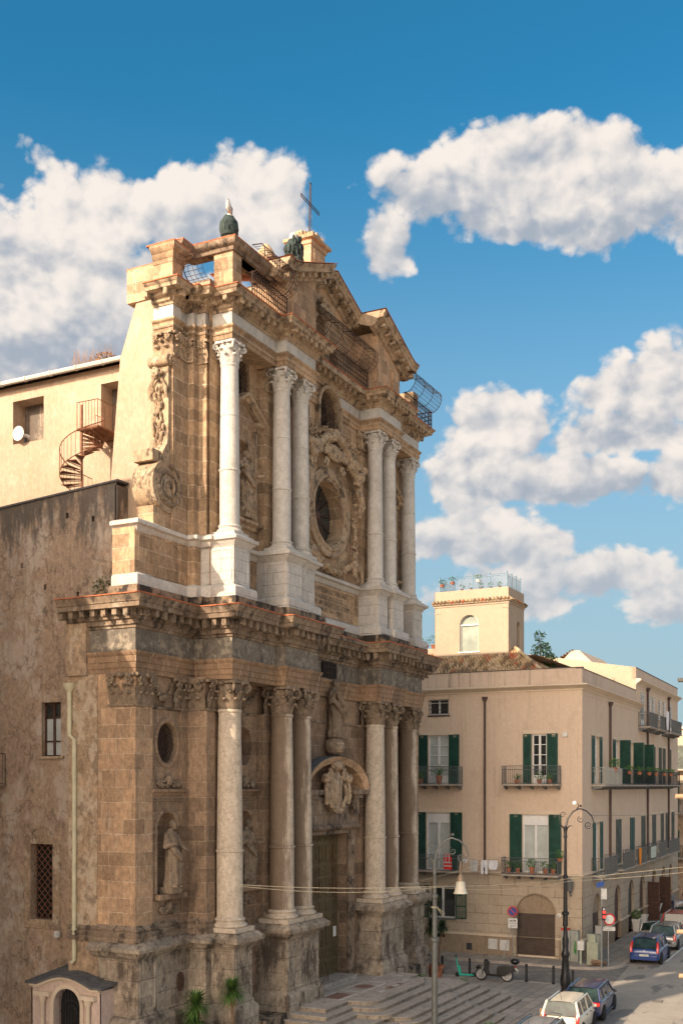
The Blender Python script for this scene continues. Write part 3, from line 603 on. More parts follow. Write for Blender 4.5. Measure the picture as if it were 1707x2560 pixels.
b = MB(); b.sweep(PL, [(0.0, 15.33), (0.05, 15.35), (0.06, 15.42), (0.14, 15.46), (0.14, 15.60), (0.22, 15.64), (0.22, 15.94), (0.64, 15.95), (0.66, 16.10), (0.70, 16.12), (0.72, 16.2), (0.79, 16.30), (0.80, 16.34), (-0.4, 16.40)], XY, cap=False)
def modillions(mb, path, o, z0, z1, dp, w, st):
    for (ax, ay), (bx, by) in zip(path[:-1], path[1:]):
        d = Vector((bx-ax, by-ay)); L = d.length
        if L < 0.3: continue
        d.normalize(); nv = Vector((d.y, -d.x)); k = max(1, int(round((L+0.4)/st)))
        for i in range(k+1):
            if L < 1.0 and i not in (0, k): continue
            q = Vector((ax, ay))+d*(L*i/k); c = q+nv*(o+dp/2); an = math.atan2(nv.y, nv.x)
            h = (z1-z0)*rnd.uniform(0.75, 1.05)
            mb.obox((c.x, c.y, z1-h/2), (dp*rnd.uniform(.85, 1), w, h), an)
            e = q+nv*(o+dp*0.85); mb.ball((e.x, e.y, z1-h*0.95), (w*0.42, w*0.42, h*0.3), 7, 5, 0.2)
modillions(b, PL, 0.22, 15.68, 15.95, 0.34, 0.19, 0.52)
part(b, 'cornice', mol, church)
b = MB(); b.sweep(PL, [(0.81, 16.34), (0.84, 16.35), (0.84, 16.385), (-0.35, 16.45)], XY, cap=False); part(b, 'tile_edging', M['terra'], church)
b = MB(); b.box(-12.1, -9, 23.3, 25.9, 16.2, 16.42); b.box(9, 12.1, 23.3, 25.9, 16.2, 16.42); b.box(-9, 9, 21.3, 23.3, 16.2, 16.41); part(b, 'cornice_top', M['black_crust'], church)
# window in the frieze over the door
b = MB(); b.box(-0.65, 0.65, YC-0.14, YC+0.1, 14.66, 15.3); part(b, 'frieze_window', M['void'], church)
b = MB()
for i in range(5): b.tube([(-0.5+0.25*i, YC-0.16, 14.68), (-0.5+0.25*i, YC-0.16, 15.28)], 0.018, 4)
for z in (14.85, 15.1): b.tube([(-0.62, YC-0.16, z), (0.62, YC-0.16, z)], 0.018, 4)
part(b, 'window_grille', M['iron'], church)
# --- pilaster capitals, festoons
b = MB()
for s in (-1, 1):
    cap_band(b, FV(23.08), *sorted((s*XP, s*11.2)), 12.77, 13.83)
    cap_band(b, FV(23.12), *sorted((s*9.9, s*9.1)), 12.77, 13.83)
    cap_band(b, FV(22.28), *sorted((s*9.05, s*8.2)), 12.77, 13.83)
    cap_band(b, FV(22.05), *sorted((s*5.5, s*4.4)), 12.77, 13.83); cap_band(b, FV(22.05), *sorted((s*4.1, s*3.05)), 12.77, 13.83)
    festoon(b, FV(23.2), *sorted((s*11.1, s*9.95)), 13.65, 0.62); festoon(b, FV(YW), *sorted((s*7.6, s*5.6)), 13.65, 0.6)
cap_band(b, FU(-XP), 23.1, 24.2, 12.77, 13.83); cap_band(b, FU(-9.06), 22.4, 23.18, 12.77, 13.83)
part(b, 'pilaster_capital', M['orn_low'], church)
b = MB()
for s in (-1, 1):
    b.cut(); b.sweep([(s*11.2 if s < 0 else 9.05, 23.2), (s*9.05 if s < 0 else 11.2, 23.2)], [(0, 12.66), (0.05, 12.68), (0.06, 12.75), (0, 12.77)], XY)
    b.cut(); b.sweep([(-9.05 if s < 0 else 3.2, YW), (-3.2 if s < 0 else 9.05, YW)], [(0, 12.66), (0.05, 12.68), (0.06, 12.75), (0, 12.77)], XY)
b.cut(); b.sweep([(-3.2, YC), (3.2, YC)], [(0, 12.66), (0.05, 12.68), (0.06, 12.75), (0, 12.77)], XY)
for s in (-1, 1): b.cut(); b.sweep([(s*4.2-1.3, 22.05), (s*4.2+1.3, 22.05)], [(0, 4.7), (0.12, 4.72), (0.12, 4.95), (0.06, 5.0), (0.08, 5.12), (0, 5.16)], XY)
pb = [(0.0, 4.68), (0.20, 4.68), (0.20, 4.84), (0.16, 4.86), (0.19, 4.96), (0.10, 5.02), (0.14, 5.10), (0.03, 5.2), (0.0, 5.25)]
b.sweep([(-XP, 25.9), (-XP, 23.08), (-11.2, 23.08), (-11.2, 23.2), (-9.05, 23.2), (-9.05, YW), (-8.4, YW)], pb, XY, cap=False)
part(b, 'string_moulding', mol, church)
# --- columns: shaft > capital, base
sh_lo = shaft(5.2, 12.77, 0.48, 0.41, 7.63); cp_lo = capital(0.41, 1.06); bs_lo = base(4.86, 5.22, 0.48)
sh_up = shaft(19.46, 25.35, 0.365, 0.318, 21.47, joint=23.42); cp_up = capital(0.325, 0.78); bs_up = base(19.17, 19.48, 0.365)
XS = [-8.12, -4.98, -3.51, 3.51, 4.98, 8.12]; YS = [21.92, 21.55, 21.55, 21.55, 21.55, 21.92]
def moved(mb, v): n = MB(); n.v = [(p[0]+v[0], p[1]+v[1], p[2]+v[2]) for p in mb.v]; n.f = mb.f; return n
proto = {}
for i, (x, y) in enumerate(zip(XS, YS)):
    for lvl, (sh, cp, bs, zc, ms, mc) in (('lo', (sh_lo, cp_lo, bs_lo, 12.77, M['marble_low'], M['orn_low'])), ('up', (sh_up, cp_up, bs_up, 25.35, M['marble'], M['marble']))):
        if lvl == 'lo' and i in (0, 3): ms = M['marble_low_pale']
        lab = {('lo', 0): 'pale veined marble column of the lower order, nearest the viewer', ('up', 0): 'sunlit white marble column of the upper order, nearest the viewer'}.get((lvl, i))
        if lvl not in proto:
            s = bpy.data.objects.new('column', mesh_of(sh, 'column')); cc = bpy.data.objects.new('capital', mesh_of(cp, 'capital', ang=50)); bb = bpy.data.objects.new('column_base', mesh_of(bs, 'column_base'))
            s.data.materials.append(ms); cc.data.materials.append(mc); bb.data.materials.append(M['marble_low_pale'] if lvl == 'lo' else M['marble']); proto[lvl] = (s, cc, bb)
        else: s, cc, bb = (q.copy() for q in proto[lvl])
        COL.objects.link(s); COL.objects.link(cc); COL.objects.link(bb)
        s.parent = church; s.location = Vector((x, y, 0))-LOC[church.name]
        cc.parent = s; cc.location = (0, 0, zc); bb.parent = s; bb.location = (0, 0, 0)
        s.material_slots[0].link = 'OBJECT'; s.material_slots[0].material = ms
        if lab: s['label'] = lab
# --- pedestals
def pedestal(mb, x0, x1, y0, z, yb=23.0):      # z = (bottom, base top, die bottom, die top, cap bottom, cap top)
    mb.cut(); zb, z1, z2, z3, z4, z5, z6 = z; path = [(x0, yb), (x0, y0), (x1, y0), (x1, yb)]
    mb.sweep(path, [(0.17, zb), (0.17, z1-0.02), (0.15, z1+0.04), (0.08, z1+0.13), (0.05, z1+0.15), (0.05, z2-0.04), (0.0, z2)], XY, cap=False)
    mb.sweep(path, [(0.0, z2), (0.0, z3)], XY, cap=False)
    return path
def capmould(mb, path, z3, z4, z5, z6, o=0.32):
    mb.cut(); mb.sweep(path, [(0.0, z3), (0.03, z3+0.02), (0.06, z3+0.10), (0.14, z3+0.16), (0.16, z4-0.02), (o, z4), (o+0.02, z5-0.03), (o, z5), (o*0.5, z6-0.06), (0.09, z6), (-1.0, z6+0.002)], XY, cap=False)
def diepanel(mb, x0, x1, y0, z0, z1, left=True):
    w = 0.13
    if x1-x0 > 0.7: mb.sweep([(x0+w, z0+w), (x1-w, z0+w), (x1-w, z1-w), (x0+w, z1-w)], [(0.05, -0.01), (0.045, 0.015), (0.0, 0.02), (-0.03, -0.01)], onwall(FV(y0)), closed=True)
    if left: mb.sweep([(y0+w, z0+w), (y0+0.95, z0+w), (y0+0.95, z1-w), (y0+w, z1-w)], [(0.05, -0.01), (0.045, 0.015), (0.0, 0.02), (-0.03, -0.01)], onwall(FU(x0)), closed=True)
b = MB(); c = MB(); ped = [(-8.74, -7.5, 21.33), (-5.52, -2.95, 21.0), (2.95, 5.52, 21.0), (7.5, 8.74, 21.33)]
for (x0, x1, y0) in ped:
    p = pedestal(b, x0, x1, y0, (0.0, 1.93, 2.24, 4.10, 4.38, 4.55, 4.72)); diepanel(b, x0, x1, y0, 2.26, 4.08)
    capmould(c, p, 4.08, 4.36, 4.53, 4.71)
part(b, 'pedestal', M['pedestal_low'], church); part(c, 'pedestal_cap', M['pedestal_low'], church)
b = MB()
for x, y in zip(XS, YS): b.cut(); b.box(x-0.66, x+0.66, y-0.66, y+0.66, 4.70, 4.865)
part(b, 'plinth', M['marble_low_pale'], church)
# pier pedestal and the low wall between
b = MB(); pp = [(-XP-0.01, 24.9), (-XP-0.01, 22.98), (-11.1, 22.98), (-11.1, 23.1), (-9.1, 23.1), (-9.1, 22.3), (-8.5, 22.3)]
prof_p = [(0.30, 0.0), (0.30, 1.93), (0.26, 1.98), (0.18, 2.1), (0.06, 2.14), (0.06, 2.2), (0.0, 2.24), (0.0, 4.10), (0.06, 4.15), (0.16, 4.25), (0.18, 4.36), (0.36, 4.38), (0.38, 4.50), (0.30, 4.54), (0.18, 4.66), (0.10, 4.70), (-0.3, 4.71)]
b.sweep(pp, prof_p, XY, cap=False); diepanel(b, -XP-0.01, -11.1, 22.98, 2.26, 4.08); b.cut(); b.sweep([(-x, y) for x, y in reversed(pp)], prof_p, XY, cap=False)
part(b, 'pier_pedestal', M['pedestal_low'], church)
# mossy block between pedestals
b = MB(); b.box(-7.35, -5.7, 20.9, 22.5, 0, 1.35); b.cut(); b.box(5.7, 7.35, 20.9, 22.5, 0, 1.35); part(b, 'base_block', M['black_crust'], church)
# --- niche frames, oval frames, ornaments
def scrolls(mb, fm, c, z, w, h, d=-0.08):
    mb.cut()
    spiral(mb, fm, c-w*0.62, z+h*0.30, h*0.30, 1.5, h*0.10, -1, d, PI); spiral(mb, fm, c+w*0.62, z+h*0.30, h*0.30, 1.5, h*0.10, 1, d, 0)
    mb.tube([fm(c-w*0.62, z+h*0.55, d), fm(c-w*0.3, z+h*0.5, d), fm(c-w*0.1, z+h*0.9, d)], h*0.1, 6); mb.tube([fm(c+w*0.62, z+h*0.55, d), fm(c+w*0.3, z+h*0.5, d), fm(c+w*0.1, z+h*0.9, d)], h*0.1, 6)
    mb.ball(fm(c, z+h*0.6, d*1.3), (w*0.2, 0.1, h*0.38), 9, 7, 0.12)
    for k in range(9): mb.ball(fm(c+rnd.uniform(-.8, .8)*w, z+h*rnd.uniform(.1, .35), d), h*0.16, 6, 5, 0.25)
ringp = [(0.17, 0.0), (0.17, 0.035), (0.11, 0.055), (0.03, 0.05), (0.0, 0.02), (0.0, -0.02)]
b = MB(); o_ = MB(); gr = MB(); vd = MB()
for s in (-1, 1):
    for (c, y) in ((s*10.2, 23.2), (s*6.45, YW)):
        fm = FV(y); b.cut(); gr.cut(); vd.cut()
        b.sweep(ellipse((c, 11.5), (0.60, 0.72), 36), ringp, onwall(fm), closed=True)
        b.sweep(archpath(c, 0.60, 6.22, 8.45), ringp, onwall(fm), cap=False)
        b.mbox(fm, c-0.95, c-0.62, 8.30, 8.45, -0.07, 0.02); b.mbox(fm, c+0.62, c+0.95, 8.30, 8.45, -0.07, 0.02)
        b.sweep([(c-0.88, 5.98), (c+0.88, 5.98), (c+0.88, 9.45), (c-0.88, 9.45)], [(0.06, 0.0), (0.06, 0.05), (0.0, 0.05), (-0.02, 0.0)], onwall(fm), closed=True)
        b.sweep([(c-1.0, y), (c+1.0, y)], [(0.0, 9.62), (0.06, 9.66), (0.08, 9.74), (0.2, 9.78), (0.22, 9.86), (0.0, 9.90)], XY)
        b.mbox(fm, c-0.8, c+0.8, 6.02, 6.20, -0.30, 0.0)
        scrolls(o_, fm, c, 9.90, 0.85, 0.48); scrolls(o_, fm, c, 5.45, 0.62, 0.5)
        if s*c > 9: lattice(gr, fm, c-0.6, c+0.6, 10.78, 12.22, 0.16, 0.014, 0.16, lambda a, bb, c=c: ((a-c)/0.6)**2+((bb-11.5)/0.72)**2 < 1)
        vd.add([fm(c+0.62*math.cos(2*PI*i/24), 11.5+0.74*math.sin(2*PI*i/24), 0.4) for i in range(24)], [tuple(range(24))])
part(b, 'niche_surround', M['stone_low'], church); part(o_, 'scroll_ornament', M['orn_low'], church, ang=60)
part(gr, 'oval_grille', M['iron'], church); part(vd, 'oval_window', M['void_brown'], church)
# --- portal
b = MB(); fm = FV(YC)
b.sweep([(1.9, 1.5), (1.9, 7.9), (-1.9, 7.9), (-1.9, 1.5)], [(0.0, -0.02), (0.0, 0.10), (0.30, 0.13), (0.36, 0.18), (0.36, 0.0)], onwall(fm), cap=False)
b.mbox(fm, -2.6, 2.6, 8.25, 8.74, -0.22, 0.0)
b.sweep([(-2.45, YC-0.1), (2.45, YC-0.1)], [(0.08, 8.05), (0.16, 8.08), (0.2, 8.12), (0.26, 8.14), (0.30, 8.22), (0.24, 8.30), (0.1, 8.34)], XY)
b.mbox(fm, -2.35, 2.35, 8.74, 9.5, -0.18, 0.0)
for s in (-1, 1):
    b.mbox(fm, *sorted((s*2.85, s*1.5)), 9.62, 9.82, -0.62, 0.0); b.mbox(fm, *sorted((s*2.55, s*1.7)), 9.45, 9.62, -0.5, 0.0); b.mbox(fm, *sorted((s*2.3, s*1.8)), 8.74, 9.45, -0.42, 0.0)
    spiral(b, FU(s*2.3 if s < 0 else 1.8), YC-0.3, 9.0, 0.2, 1.3, 0.06, 1, 0.0)
part(b, 'portal_frame', M['moulding_low'], church)
b = MB(); n = 20; hw = 2.85; rise = 1.42
ap = [(hw*math.cos(PI*(0.0+i/n)), 9.82+rise*math.sin(PI*i/n)) for i in range(n+1)]
b.sweep(ap, [(-0.28, 0.0), (-0.28, 0.52), (-0.16, 0.56), (-0.12, 0.62), (0.0, 0.66), (0.02, 0.62), (0.02, 0.0)], onwall(fm), cap=True)
part(b, 'portal_pediment', M['stone_pier'], church)
b = MB(); b.sweep(ap, [(0.025, 0.0), (0.05, 0.60), (0.03, 0.63)], onwall(fm), cap=False); part(b, 'pediment_cover', M['slab_dark'], church)
b = MB(); b.mbox(fm, -1.9, 1.9, 1.45, 1.62, -0.5, 0.55); part(b, 'threshold', M['step'], church)
# doors: two leaves of coffered panels
for s in (-1, 1):
    b = MB(); fd = FV(YC+0.48); x0, x1 = sorted((s*0.01, s*1.9)); b.mbox(fd, x0, x1, 1.6, 7.9, 0, 0.08)
    cols = 3; cw = (x1-x0)/cols
    for i in range(cols):
        z = 1.72
        for h in (0.62, 0.55, 1.0, 0.55, 0.55, 1.0, 0.55, 0.95, 0.5):
            if z+h > 7.86: h = 7.86-z
            if h < 0.25: break
            for k, (q, d) in enumerate(((0.05, 0.03), (0.13, 0.055), (0.20, 0.035))):
                if cw-2*q > 0.05 and h-2*q > 0.04: b.sweep([(x0+i*cw+q, z+q), (x0+(i+1)*cw-q, z+q), (x0+(i+1)*cw-q, z+h-q), (x0+i*cw+q, z+h-q)], [(0.0, 0.0), (0.0, d), (-0.035, d), (-0.045, 0.0)], onwall(fd), closed=True)
            z += h
    d_ = part(b, 'door', M['door'], church)
    k = MB(); k.tube([fd(s*0.2, 3.0, -0.02), fd(s*0.2, 3.0, -0.1), fd(s*0.2, 3.25, -0.1), fd(s*0.2, 3.25, -0.02)], 0.018, 5); part(k, 'handle', M['iron'], d_)
    if s > 0:
        k = MB(); k.mbox(fd, 1.35, 1.62, 3.3, 3.75, -0.075, -0.06); nt_ = part(k, 'notice', M['sign_white'], d_)
# sculpted shield over the door
b = MB(); fm2 = FV(YC-0.35)
b.prism([(0.62*math.cos(t)*(1 if math.sin(t) > 0 else 0.9), 9.85+(0.75 if math.sin(t) > 0 else 1.0)*math.sin(t)) for t in [2*PI*i/20 for i in range(20)]], fm2, -0.12, 0.2)
b.ball(fm2(0, 9.9, -0.1), (0.5, 0.14, 0.75), 14, 9)
for s in (-1, 1): spiral(b, fm2, s*0.72, 10.45, 0.26, 1.5, 0.09, s, -0.15, PI/2); b.tube([fm2(s*0.55, 9.1, -.1), fm2(s*0.85, 9.5, -.15), fm2(s*0.75, 10.1, -.1)], 0.1, 6); b.tube([fm2(s*0.1, 8.86, -.2), fm2(s*0.4, 8.98, -.2), fm2(s*.6, 9.3, -.15)], .09, 6); b.ball(fm2(s*1.05, 10.3, -.15), (.24, .2, .22), 8, 6, .1); b.tube([fm2(s*1.0, 10.1, -.15), fm2(s*1.1, 9.6, -.2), fm2(s*1.0, 9.2, -.15)], .1, 6)
b.ball(fm2(0, 10.85, -0.15), (0.55, 0.22, 0.22), 12, 7, 0.06)
part(b, 'carved_shield', M['orn'], church, remesh=0.022)
# --- upper order: walls
b = MB(); ZU = 27.1
ZV = 26.12
for s in (-1, 1):
    b.cut(); b.box(*sorted((s*9.98, s*9.05)), 23.1, 23.95, 19.06, ZV)
    b.box(*sorted((s*9.06, s*8.4)), 22.85, 23.2, 19.06, ZV); b.box(*sorted((s*8.76, s*7.4)), 22.5, 22.9, 19.06, ZV)
    c = s*6.6
    b.holed(rect(*sorted((s*8.75, s*3.2)), 16.4, ZU), [arch(c, 0.62, 20.1, 22.45), arch(c, 0.62, 24.62, 25.7)], FV(YW), 0, [0.02, 0.4])
    niche(b, FV(YW), c, 0.62, 20.1, 22.45, 0.6)
    b.box(*sorted((s*5.45, s*2.98)), 22.02, 22.5, 19.06, 26.1); b.box(*sorted((s*12.1, s*9.0)), 23.16, 24.1, 16.4, 18.9); b.box(*sorted((s*9.04, s*8.55)), 22.82, 23.3, 16.4, 18.9)
    b.box(*sorted((s*11.0, s*9.5)), 23.2, 24.0, 18.9, 19.75)
b.cut(); b.holed(rect(-3.2, 3.2, 19.0, ZU), [ellipse((0, 21.75), (1.38, 1.38), 40), [(-0.95, 24.6), (0.95, 24.6), (0.95, 26.1)]+[(0.95*math.cos(PI*i/12), 26.1+0.95*math.sin(PI*i/12)) for i in range(1, 12)]+[(-0.95, 26.1)]], FV(YC), 0, [0.6, 0.5])
b.box(-3.2, 3.2, YC, 23.3, 16.4, 19.0)
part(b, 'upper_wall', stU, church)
b = MB(); b.add([(-8.3, 23.06, 19), (8.3, 23.06, 19), (8.3, 23.06, 27.2), (-8.3, 23.06, 27.2)], [(0, 1, 2, 3)])
b.box(-8.4, 8.4, 22.3, 24.5, 27.2, 27.7)
part(b, 'upper_core', M['void_brown'], church); b = MB(); b.box(-9.85, 9.85, 23.35, 24.6, 26.9, 27.72); part(b, 'cornice_backing', mo, church)
# oculus: moulded ring, glass, spokes
b = MB(); b.sweep(ellipse((0, 21.75), (1.38, 1.38), 56), [(0.54, 0.0), (0.54, 0.14), (0.46, 0.19), (0.36, 0.15), (0.28, 0.16), (0.24, 0.22), (0.12, 0.22), (0.06, 0.12), (0.0, 0.10), (0.0, -0.02)], onwall(FV(YC)), closed=True)
oc = part(b, 'oculus_ring', mo, church)
b = MB(); b.add([FV(YC)(1.4*math.cos(2*PI*i/40), 21.75+1.4*math.sin(2*PI*i/40), 0.58) for i in range(40)], [tuple(range(40))]); part(b, 'oculus_glass', M['glass'], church)
b = MB()
for i in range(12):
    t = 2*PI*i/12+0.1; b.tube([FV(YC)(0.15*math.cos(t), 21.75+0.15*math.sin(t), 0.5), FV(YC)(1.37*math.cos(t), 21.75+1.37*math.sin(t), 0.54)], 0.028, 4)
b.ball(FV(YC)(0, 21.75, 0.48), (0.2, 0.1, 0.2), 12, 7)
part(b, 'oculus_spokes', M['wood_dark'], church)
# lattice windows
b = MB(); ins = lambda c, hw, zs: (lambda a, bb: abs(a-c) < hw and (bb < zs or (a-c)**2+(bb-zs)**2 < hw*hw))
for s in (-1, 1): b.cut(); lattice(b, FV(YW), s*6.6-0.62, s*6.6+0.62, 24.62, 26.3, 0.2, 0.014, 0.1, ins(s*6.6, 0.62, 25.7))
b.cut(); lattice(b, FV(YC), -0.95, 0.95, 24.6, 27.05, 0.2, 0.014, 0.08, ins(0, 0.95, 26.1))
part(b, 'lattice', M['iron'], church)
b = MB(); b.sweep([(0.95, 24.6), (0.95, 26.1)]+[(0.95*math.cos(PI*i/12), 26.1+0.95*math.sin(PI*i/12)) for i in range(1, 12)]+[(-0.95, 26.1), (-0.95, 24.6)], [(0.15, 0.0), (0.15, 0.2), (0.03, 0.22), (0.0, 0.16), (0.0, -0.02)], onwall(FV(YC)), cap=False)
for s in (-1, 1):
    c = s*6.6; fm = FV(YW); b.cut()
    b.sweep(archpath(c, 0.62, 20.1, 22.45), [(0.16, 0.0), (0.16, 0.06), (0.03, 0.07), (0.0, 0.03), (0.0, -0.02)], onwall(fm), cap=False)
    b.mbox(fm, c-1.05, c-0.82, 20.1, 23.6, -0.08, 0); b.mbox(fm, c+0.82, c+1.05, 20.1, 23.6, -0.08, 0)
    b.sweep([(c-1.15, YW), (c+1.15, YW)], [(0, 19.75), (0.1, 19.78), (0.12, 19.9), (0.3, 19.96), (0.32, 20.06), (0, 20.1)], XY)
    b.sweep([(c-1.2, YW), (c-0.7, YW)], [(0, 23.6), (0.12, 23.62), (0.16, 23.74), (0.34, 23.8), (0.36, 23.9), (0, 23.94)], XY); b.sweep([(c+0.7, YW), (c+1.2, YW)], [(0, 23.6), (0.12, 23.62), (0.16, 23.74), (0.34, 23.8), (0.36, 23.9), (0, 23.94)], XY)
    for q in (-1, 1):      # raking pieces of the little pediment
        x0, x1 = c+q*1.32, c; z0_, z1_ = 23.92, 24.72; pr = [(0.0, -0.1), (0.2, -0.08), (0.24, 0.0), (0.36, 0.04), (0.38, 0.14), (0.0, 0.18)]
        vs = [(x0, YW-o, z0_+h) for o, h in pr]+[(x1, YW-o, z1_+h) for o, h in pr]; m = len(pr)
        b.add(vs, [(i, i+1, m+i+1, m+i) for i in range(m-1)]+[tuple(range(m)), tuple(range(m, 2*m))])
part(b, 'window_surround', mo, church)
# upper capitals of pilasters
b = MB()
for s in (-1, 1):
    cap_band(b, FV(23.1), *sorted((s*9.98, s*9.5)), 25.35, 26.13, 0.12); cap_band(b, FV(23.12), *sorted((s*9.5, s*9.08)), 25.35, 26.13, 0.08)
    cap_band(b, FV(22.02), *sorted((s*5.45, s*4.3)), 25.35, 26.13, 0.12); cap_band(b, FV(22.02), *sorted((s*4.1, s*3.0)), 25.35, 26.13, 0.12)
cap_band(b, FU(-9.98), 23.12, 23.9, 25.35, 26.13, 0.16); cap_band(b, FU(-9.06), 22.86, 23.1, 25.35, 26.13, 0.1); cap_band(b, FU(-8.76), 22.45, 22.83, 25.35, 26.13, 0.12)
cap_band(b, FU(2.97), 21.9, 22.18, 25.35, 26.13, 0.1)
part(b, 'upper_pilaster_capital', M['orn'], church)
PU = mir([(-9.98, 23.95), (-9.98, 23.1), (-9.5, 23.1), (-9.5, 23.2), (-9.05, 23.2), (-9.05, 22.85), (-8.85, 22.85), (-8.85, 22.5), (-8.55, 22.5), (-8.55, 21.55), (-5.42, 21.55), (-5.42, 21.1), (-3.05, 21.1), (-3.05, YC-0.05)])
# the central arch interrupts architrave and frieze
def cutc(path, x): 
    i = len(path)//2; a, b_ = path[i-1], path[i]; return path[:i]+[(-x, a[1])], [(x, a[1])]+path[i:]
b = MB()
for pth in cutc(PU, 1.1): b.sweep(pth, [(-0.1, 26.13), (0.02, 26.13), (0.02, 26.30), (0.05, 26.30), (0.05, 26.48), (0.12, 26.54), (0.13, 26.60), (0.0, 26.62)], XY)
part(b, 'upper_architrave', M['stone_up'], church)
b = MB()
for pth in cutc(PU, 1.1): b.sweep(pth, [(0.0, 26.61), (0.0, 27.1)], XY, cap=False)
part(b, 'upper_frieze', M['frieze_white'], church)
b = MB()
for (x0, x1, y) in ((-9.95, -8.9, 23.24), (-8.54, -5.3, 21.57), (-5.41, -3.06, 21.12), (3.06, 5.41, 21.12), (5.3, 8.54, 21.57), (8.9, 9.95, 23.24)): b.box(x0+0.015, x1-0.015, y+0.015, 24, 26.15, 27.55)
b.box(-9.03, -8.6, 22.87, 24, 26.15, 27.55); b.box(-8.83, -8.5, 22.52, 24, 26.15, 27.55); b.box(8.6, 9.03, 22.87, 24, 26.15, 27.55); b.box(-3.1, -1.05, YC-0.03, 24, 26.15, 27.3); b.cut(); b.box(1.05, 3.1, YC-0.03, 24, 26.15, 27.3)
part(b, 'upper_entablature_core', stU, church)
b = MB(); b.sweep(PU, [(-0.1, 27.09), (0.04, 27.10), (0.05, 27.17), (0.13, 27.22), (0.14, 27.32), (0.26, 27.38), (0.28, 27.48), (0.52, 27.50), (0.54, 27.62), (0.59, 27.65), (0.63, 27.72), (-0.5, 27.76)], XY, cap=False)
modillions(b, PU, 0.25, 27.30, 27.50, 0.25, 0.16, 0.5)
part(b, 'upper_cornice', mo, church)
b = MB(); b.sweep(PU, [(0.63, 27.72), (0.66, 27.73), (0.66, 27.76), (-0.6, 27.80)], XY, cap=False); part(b, 'upper_tile_edging', M['terra'], church)
b = MB(); b.box(-9.78, 9.78, 23.0, 25.0, 27.5, 27.79); b.box(-8.5, 8.5, 21.5, 23.0, 27.5, 27.785); part(b, 'terrace', M['moulding'], church)
# upper pedestals and the continuous plinth course
b = MB(); c = MB(); z = (16.78, 17.2, 17.35, 18.66, 18.84, 19.0, 19.08)
def uped(x0, x1, y0):
    path = [(x0, 23.0), (x0, y0), (x1, y0), (x1, 23.0)]; b.cut()
    b.sweep(path, [(0.2, 16.78), (0.2, 17.12), (0.14, 17.19), (0.04, 17.22), (0.0, 17.24), (0.0, 18.66)], XY, cap=False); diepanel(b, x0, x1, y0, 17.3, 18.62)
    capmould(c, path, 18.62, 18.84, 18.96, 19.06, 0.24)
for s in (-1, 1):
    uped(*sorted((s*8.66, s*7.58)), 21.4)
    x0, x1 = sorted((s*5.5, s*4.30)); uped(x0, x1, 21.02); x0, x1 = sorted((s*4.02, s*3.02)); uped(x0, x1, 21.16)
part(b, 'upper_pedestal', M['marble_block'], church); part(c, 'upper_pedestal_cap', M['marble'], church)
b = MB()
for x, y in zip(XS, YS): b.cut(); b.box(x-0.5, x+0.5, y-0.5, y+0.5, 19.05, 19.18)
part(b, 'upper_plinth', M['marble'], church)
PB = mir([(-XP+0.05, 24.2), (-XP+0.05, 23.1), (-9.0, 23.1), (-9.0, 22.6), (-8.7, 22.6), (-8.7, 21.35), (-5.6, 21.35), (-5.6, 20.95), (-2.95, 20.95), (-2.95, YC-0.1)])
b = MB(); b.sweep(PB, [(0.17, 16.40), (0.17, 16.79), (-0.5, 16.80)], XY, cap=False); part(b, 'sub_plinth', M['black_crust'], church)
PW = mir([(-XP+0.15, 24.1), (-XP+0.15, 23.15), (-11.2, 23.15), (-11.2, 23.2), (-9.05, 23.2), (-9.05, 22.8), (-8.76, 22.8), (-8.76, YW-0.02), (-3.0, YW-0.02), (-3.0, YC-0.02)])
b = MB(); b.sweep(PW, [(0.16, 16.78), (0.16, 17.12), (0.10, 17.2), (0.02, 17.24), (0.0, 17.26)], XY, cap=False); part(b, 'plinth_course', M['marble'], church)
b = MB(); b.sweep(PW, [(0.0, 18.64), (0.05, 18.70), (0.12, 18.82), (0.24, 18.86), (0.25, 18.98), (0.12, 19.05), (-0.6, 19.07)], XY, cap=False); part(b, 'dado_cap', M['marble'], church)
b = MB()
for s in (-1, 1): b.cut(); b.box(*sorted((s*(XP-0.15), s*11.2)), 23.15, 24.12, 17.0, 18.75)
diepanel(b, -12.0, -11.2, 23.15, 17.3, 18.62); b.sweep(archpath(-10.1, 0.62, 17.35, 18.0), [(0.06, 0.0), (0.06, 0.04), (0.0, 0.04), (0, 0)], onwall(FV(23.16)), cap=False)
b.sweep([(-11.1, 17.3), (-9.15, 17.3), (-9.15, 18.62), (-11.1, 18.62)], [(0.04, 0.0), (0.04, 0.03), (0.0, 0.03), (0, 0)], onwall(FV(23.16)), closed=True)
part(b, 'wing_pedestal', M['stone_up'], church)
b = MB(); b.sweep([(-2.35, 17.4), (2.35, 17.4), (2.35, 18.5), (-2.35, 18.5)], [(0.14, 0.0), (0.14, 0.05), (0.07, 0.06), (0.0, 0.03), (0.0, 0.0)], onwall(FV(YC)), closed=True)
ins_p = part(b, 'inscription_panel', stU, church)
def text(body, size, mat_, parent, fm, a, z, d, name='lettering', wscale=1.0, M3=None, bold=False):
    cu = bpy.data.curves.new(name, 'FONT'); cu.body = body; cu.size = size; cu.align_x = 'CENTER'; cu.align_y = 'CENTER'; cu.extrude = 0.004
    o = bpy.data.objects.new(name, cu); COL.objects.link(o); me = bpy.data.meshes.new_from_object(o); bpy.data.objects.remove(o)
    for v in me.vertices: x, y, zz = v.co; v.co = Vector(fm(a+x*wscale, z+y, d-zz))
    L = LOC.get(parent.name, Vector((0, 0, 0))) if parent else Vector((0, 0, 0))
    for v in me.vertices: v.co = v.co-L
    o2 = bpy.data.objects.new(name, me); COL.objects.link(o2); me.materials.append(mat_)
    if parent: o2.parent = parent
    LOC[o2.name] = L; return o2
